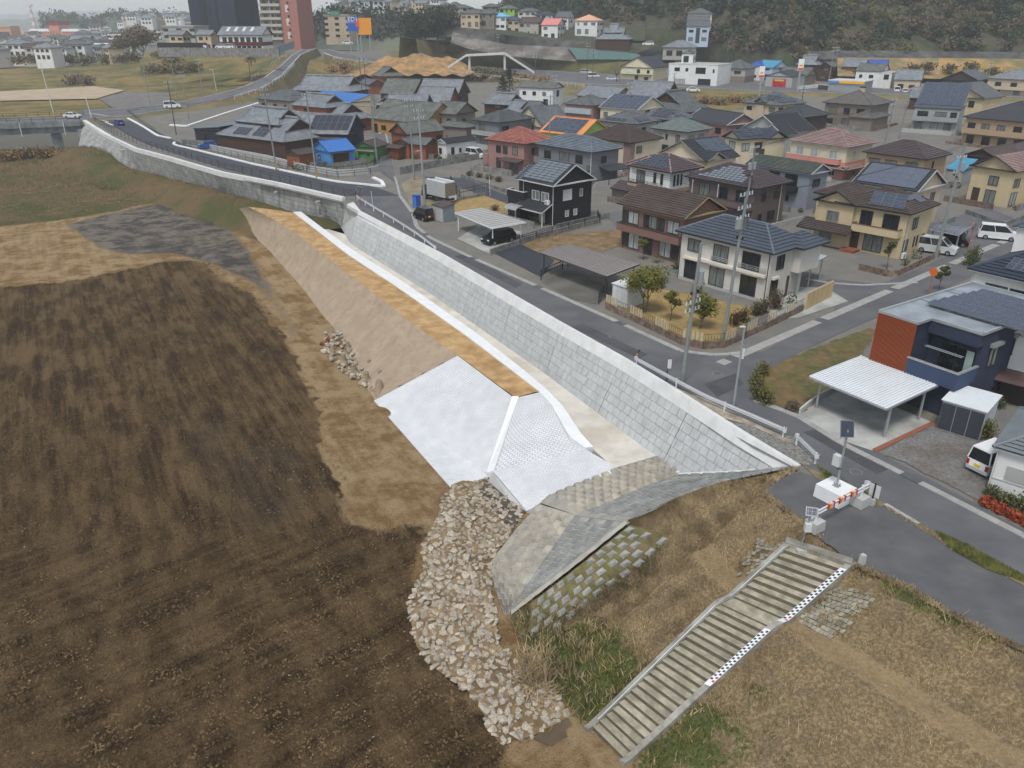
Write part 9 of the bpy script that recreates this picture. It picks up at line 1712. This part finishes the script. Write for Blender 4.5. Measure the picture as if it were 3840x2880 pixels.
tree('bare_tree','bare pollarded tree at the main road junction',atT(2310,318),8.5,3.6,L_BROWN,.35,7,26,.14,28,bark=M_BARKD); tree('tree','dense dark tree group beside the white gymnasium',atd(535,212,420),13,10,L_BROWN,.12,9,160,.6,29,bark=M_BARKD); tree('tree','leafless brown tree left of the dark tree group',atd(488,214,415),9,8,L_BROWN,.12,8,130,.5,30)
for lab,u,v,h,w in (('dark conifer on the grass below the lodge',942,245,8.5,2.4),('tall dark conifer beside the white two-storey house',1910,352,9.,2.6),('low dark conifer next to the tall one',1885,355,6.,2.6)):
 p = atT(u,v); o = thing('conifer',lab,'tree',p); MB().tube((0,0,-.2),(0,0,h * .95),.16,.04,6).build('trunk',M_BARKD,o); cs = [(0,0,h * k) for k in (.2,.35,.5,.65,.8,.92)]; link('crown',quads_mesh('crown',leaf_cloud(cs,[(w * (1.05 - k) + .2,w * (1.05 - k) + .2,h * .13) for k in (.2,.35,.5,.65,.8,.92)],150,.22,31),L_CONE),o)
HT = ['broad evergreen at the hilltop edge','bare tree against the hilltop school','rounded evergreen below the school wing','slender bare tree on the right hill crest','dark evergreen at the top right corner','leaning bare tree above the dark wall']
for i,(u,v,y,h,w,m_) in enumerate(((3290,70,372,10,5,L_DARK),(2900,50,378,10,5,L_BROWN),(3560,60,370,11,5.5,L_DARK),(3080,70,368,9,4,L_BROWN),(3740,70,365,12,6,L_DARK),(3420,150,340,8,4,L_BROWN))): tree('hill_tree',HT[i],atd(u,v,y),h,w,m_,.3,7,80,.45,40 + i,bark=M_BARKD)
# dark trees hiding the end of the terrace wall, garden planting, walls round the house plots
bush('thicket','dark evergreen trees left of the dark terrace wall',[atd(u,v,386) for u,v in ((1545,118),(1580,108),(1615,100),(1650,96),(1685,92),(1600,130),(1560,140))],6.,L_DARK,420,.6,50,'tree group',h=6.)
bush('thicket','green hedge line at the edge of the far grass',[atd(u,v,440) for u,v in ((20,234),(80,236),(140,236),(200,238),(260,238),(320,238),(400,236),(450,234),(500,226))],4.6,L_BUSH,300,.6,51,'hedge',h=3.2)
cs,rs = [],[]; gr = random.Random(21)
for lab,w,d,a,z,y in HS:
 if y > 235 or w > 16: continue
 o = next(q for q in COL.objects if q.get('label') == lab) if 0 else LBL[lab]; H_ = o; x0_,x1_,y0_,y1_ = -w / 2 - 1.2,w / 2 + 1.6,-d / 2 - 2.6,d / 2 + 1.2
 if y > 100 and gr.random() < .85:
  for (ax,ay,bx,by) in ((x0_,y0_,x1_ - 2.5,y0_),(x1_,y0_ + 2,x1_,y1_)):
   MB().box((ax + bx) / 2,(ay + by) / 2,-.4,abs(bx - ax) + .14,abs(by - ay) + .14,gr.uniform(1.1,1.5)).build('boundary_wall',gr.choice((M_CMU,M_CMU,M_STB,M_BASE)),o)
 for k in range(gr.randrange(2,6)):
  t = gr.random(); p = VV((x0_ + .5 + t * (x1_ - x0_ - 1),y0_ + gr.uniform(.4,1.6),0)) if gr.random() < .6 else VV((x1_ - gr.uniform(.4,.9),y0_ + t * (y1_ - y0_),0)); ca,sa = math.cos(o.rotation_euler.z),math.sin(o.rotation_euler.z); q = o.location + VV((p.x * ca - p.y * sa,p.x * sa + p.y * ca,0)); r_ = gr.uniform(.35,.8)
  cs.append((q.x,q.y,q.z + r_ * .8)); rs.append((r_,r_,r_ * gr.uniform(.8,1.4)))
bush('thicket','green scrub along the foot of the ochre terrace',[atd(u,v,296) for u,v in ((3230,282),(3290,278),(3420,270),(3480,262),(3560,268),(3640,262),(3720,280))],2.6,L_BUSH,200,.4,53,'thicket',h=2.)
tag(link('garden_plants',quads_mesh('garden_plants',leaf_cloud(cs,rs,90,.12,52),L_SHRUB)),'small shrubs planted round the houses','plants',kind='stuff')
for i,(u,v) in enumerate(((2690,1400),(2300,1262),(3210,1770))): p = at(u,v,.012); o = thing('manhole_cover',['round manhole cover in the middle of the junction','round manhole cover in the street below the lawn corner','round manhole cover in the street by the gravel yard'][i],'manhole',p); MB().tube((0,0,-.02),(0,0,.008),.42,.42,16).build('frame_ring',M_CMU,o); MB().tube((0,0,0),(0,0,.014),.34,.34,16).build('cover',DRD,o)
M_PATCH = mat('asphalt_patch',(.085,.086,.09),.9,.15,.6,.3,50,spec=.15)
for q in (((2140,1225),(2190,1215),(2430,1330),(2395,1345)),((3010,1620),(3060,1610),(3330,1760),(3290,1780)),((1700,960),(1735,955),(1960,1065),(1935,1080)),((2640,1440),(2760,1400),(2790,1440),(2690,1490))): lot('asphalt_patch',M_PATCH,q,.009)
def field_pts(poly,n,z=0.):
 P_ = scatter_poly(poly,n,0.); ix = np.clip(((P_[:,0] - FGX[0]) / .55).astype(int),0,len(FGX) - 1); iy = np.clip(((P_[:,1] - FGY[0]) / .55).astype(int),0,len(FGY) - 1); P_[:,2] = FGZ[iy,ix] + z; return P_
bankp = [at(u,v,-5.5) for u,v in ((0,560),(300,590),(629,668),(1025,772),(1110,800),(1000,800),(860,800),(650,735),(420,690),(0,680))]
blades('dry_grass','dry tufts over the bank below the older wall',field_pts(bankp,16000),.34,mat('tuft_brown',s2l(146,126,92),.9,.35,.6,0,20,col2=s2l(108,104,66),csc=.12),14,.8,.05); blades('green_grass','low green grass on the far field',field_pts([at(u,v,FZ) for u,v in ((0,680),(420,690),(700,745),(560,760),(250,818),(0,845))],14000),.12,mat('tuft_green',s2l(112,112,74),.9,.35,.6,0,20,col2=s2l(150,128,92),csc=.1),15,.6,.06)
# ------------------------------------------------------------------ air
me = MB().box(0,3400,-14,16000,7600,110).mesh('haze',bpy.data.materials.new('haze_air')); m = me.materials[0]; m.use_nodes = True; nt = m.node_tree; nt.nodes.remove(nt.nodes['Principled BSDF']); pv = nt.nodes.new('ShaderNodeVolumePrincipled'); pv.inputs['Density'].default_value = .0003; pv.inputs['Color'].default_value = (.95,.98,1,1); pv.inputs['Anisotropy'].default_value = 0; nt.links.new(pv.outputs[0],nt.nodes['Material Output'].inputs['Volume']); link('haze',me,kind='stuff')
bpy.context.view_layer.update(); dg = bpy.context.evaluated_depsgraph_get()
for q in TXT:
 me = bpy.data.meshes.new_from_object(q.evaluated_get(dg)); o = bpy.data.objects.new('letters',me); COL.objects.link(o); o.parent = q.parent; o.matrix_basis = q.matrix_basis.copy()
for q in TXT: bpy.data.objects.remove(q)
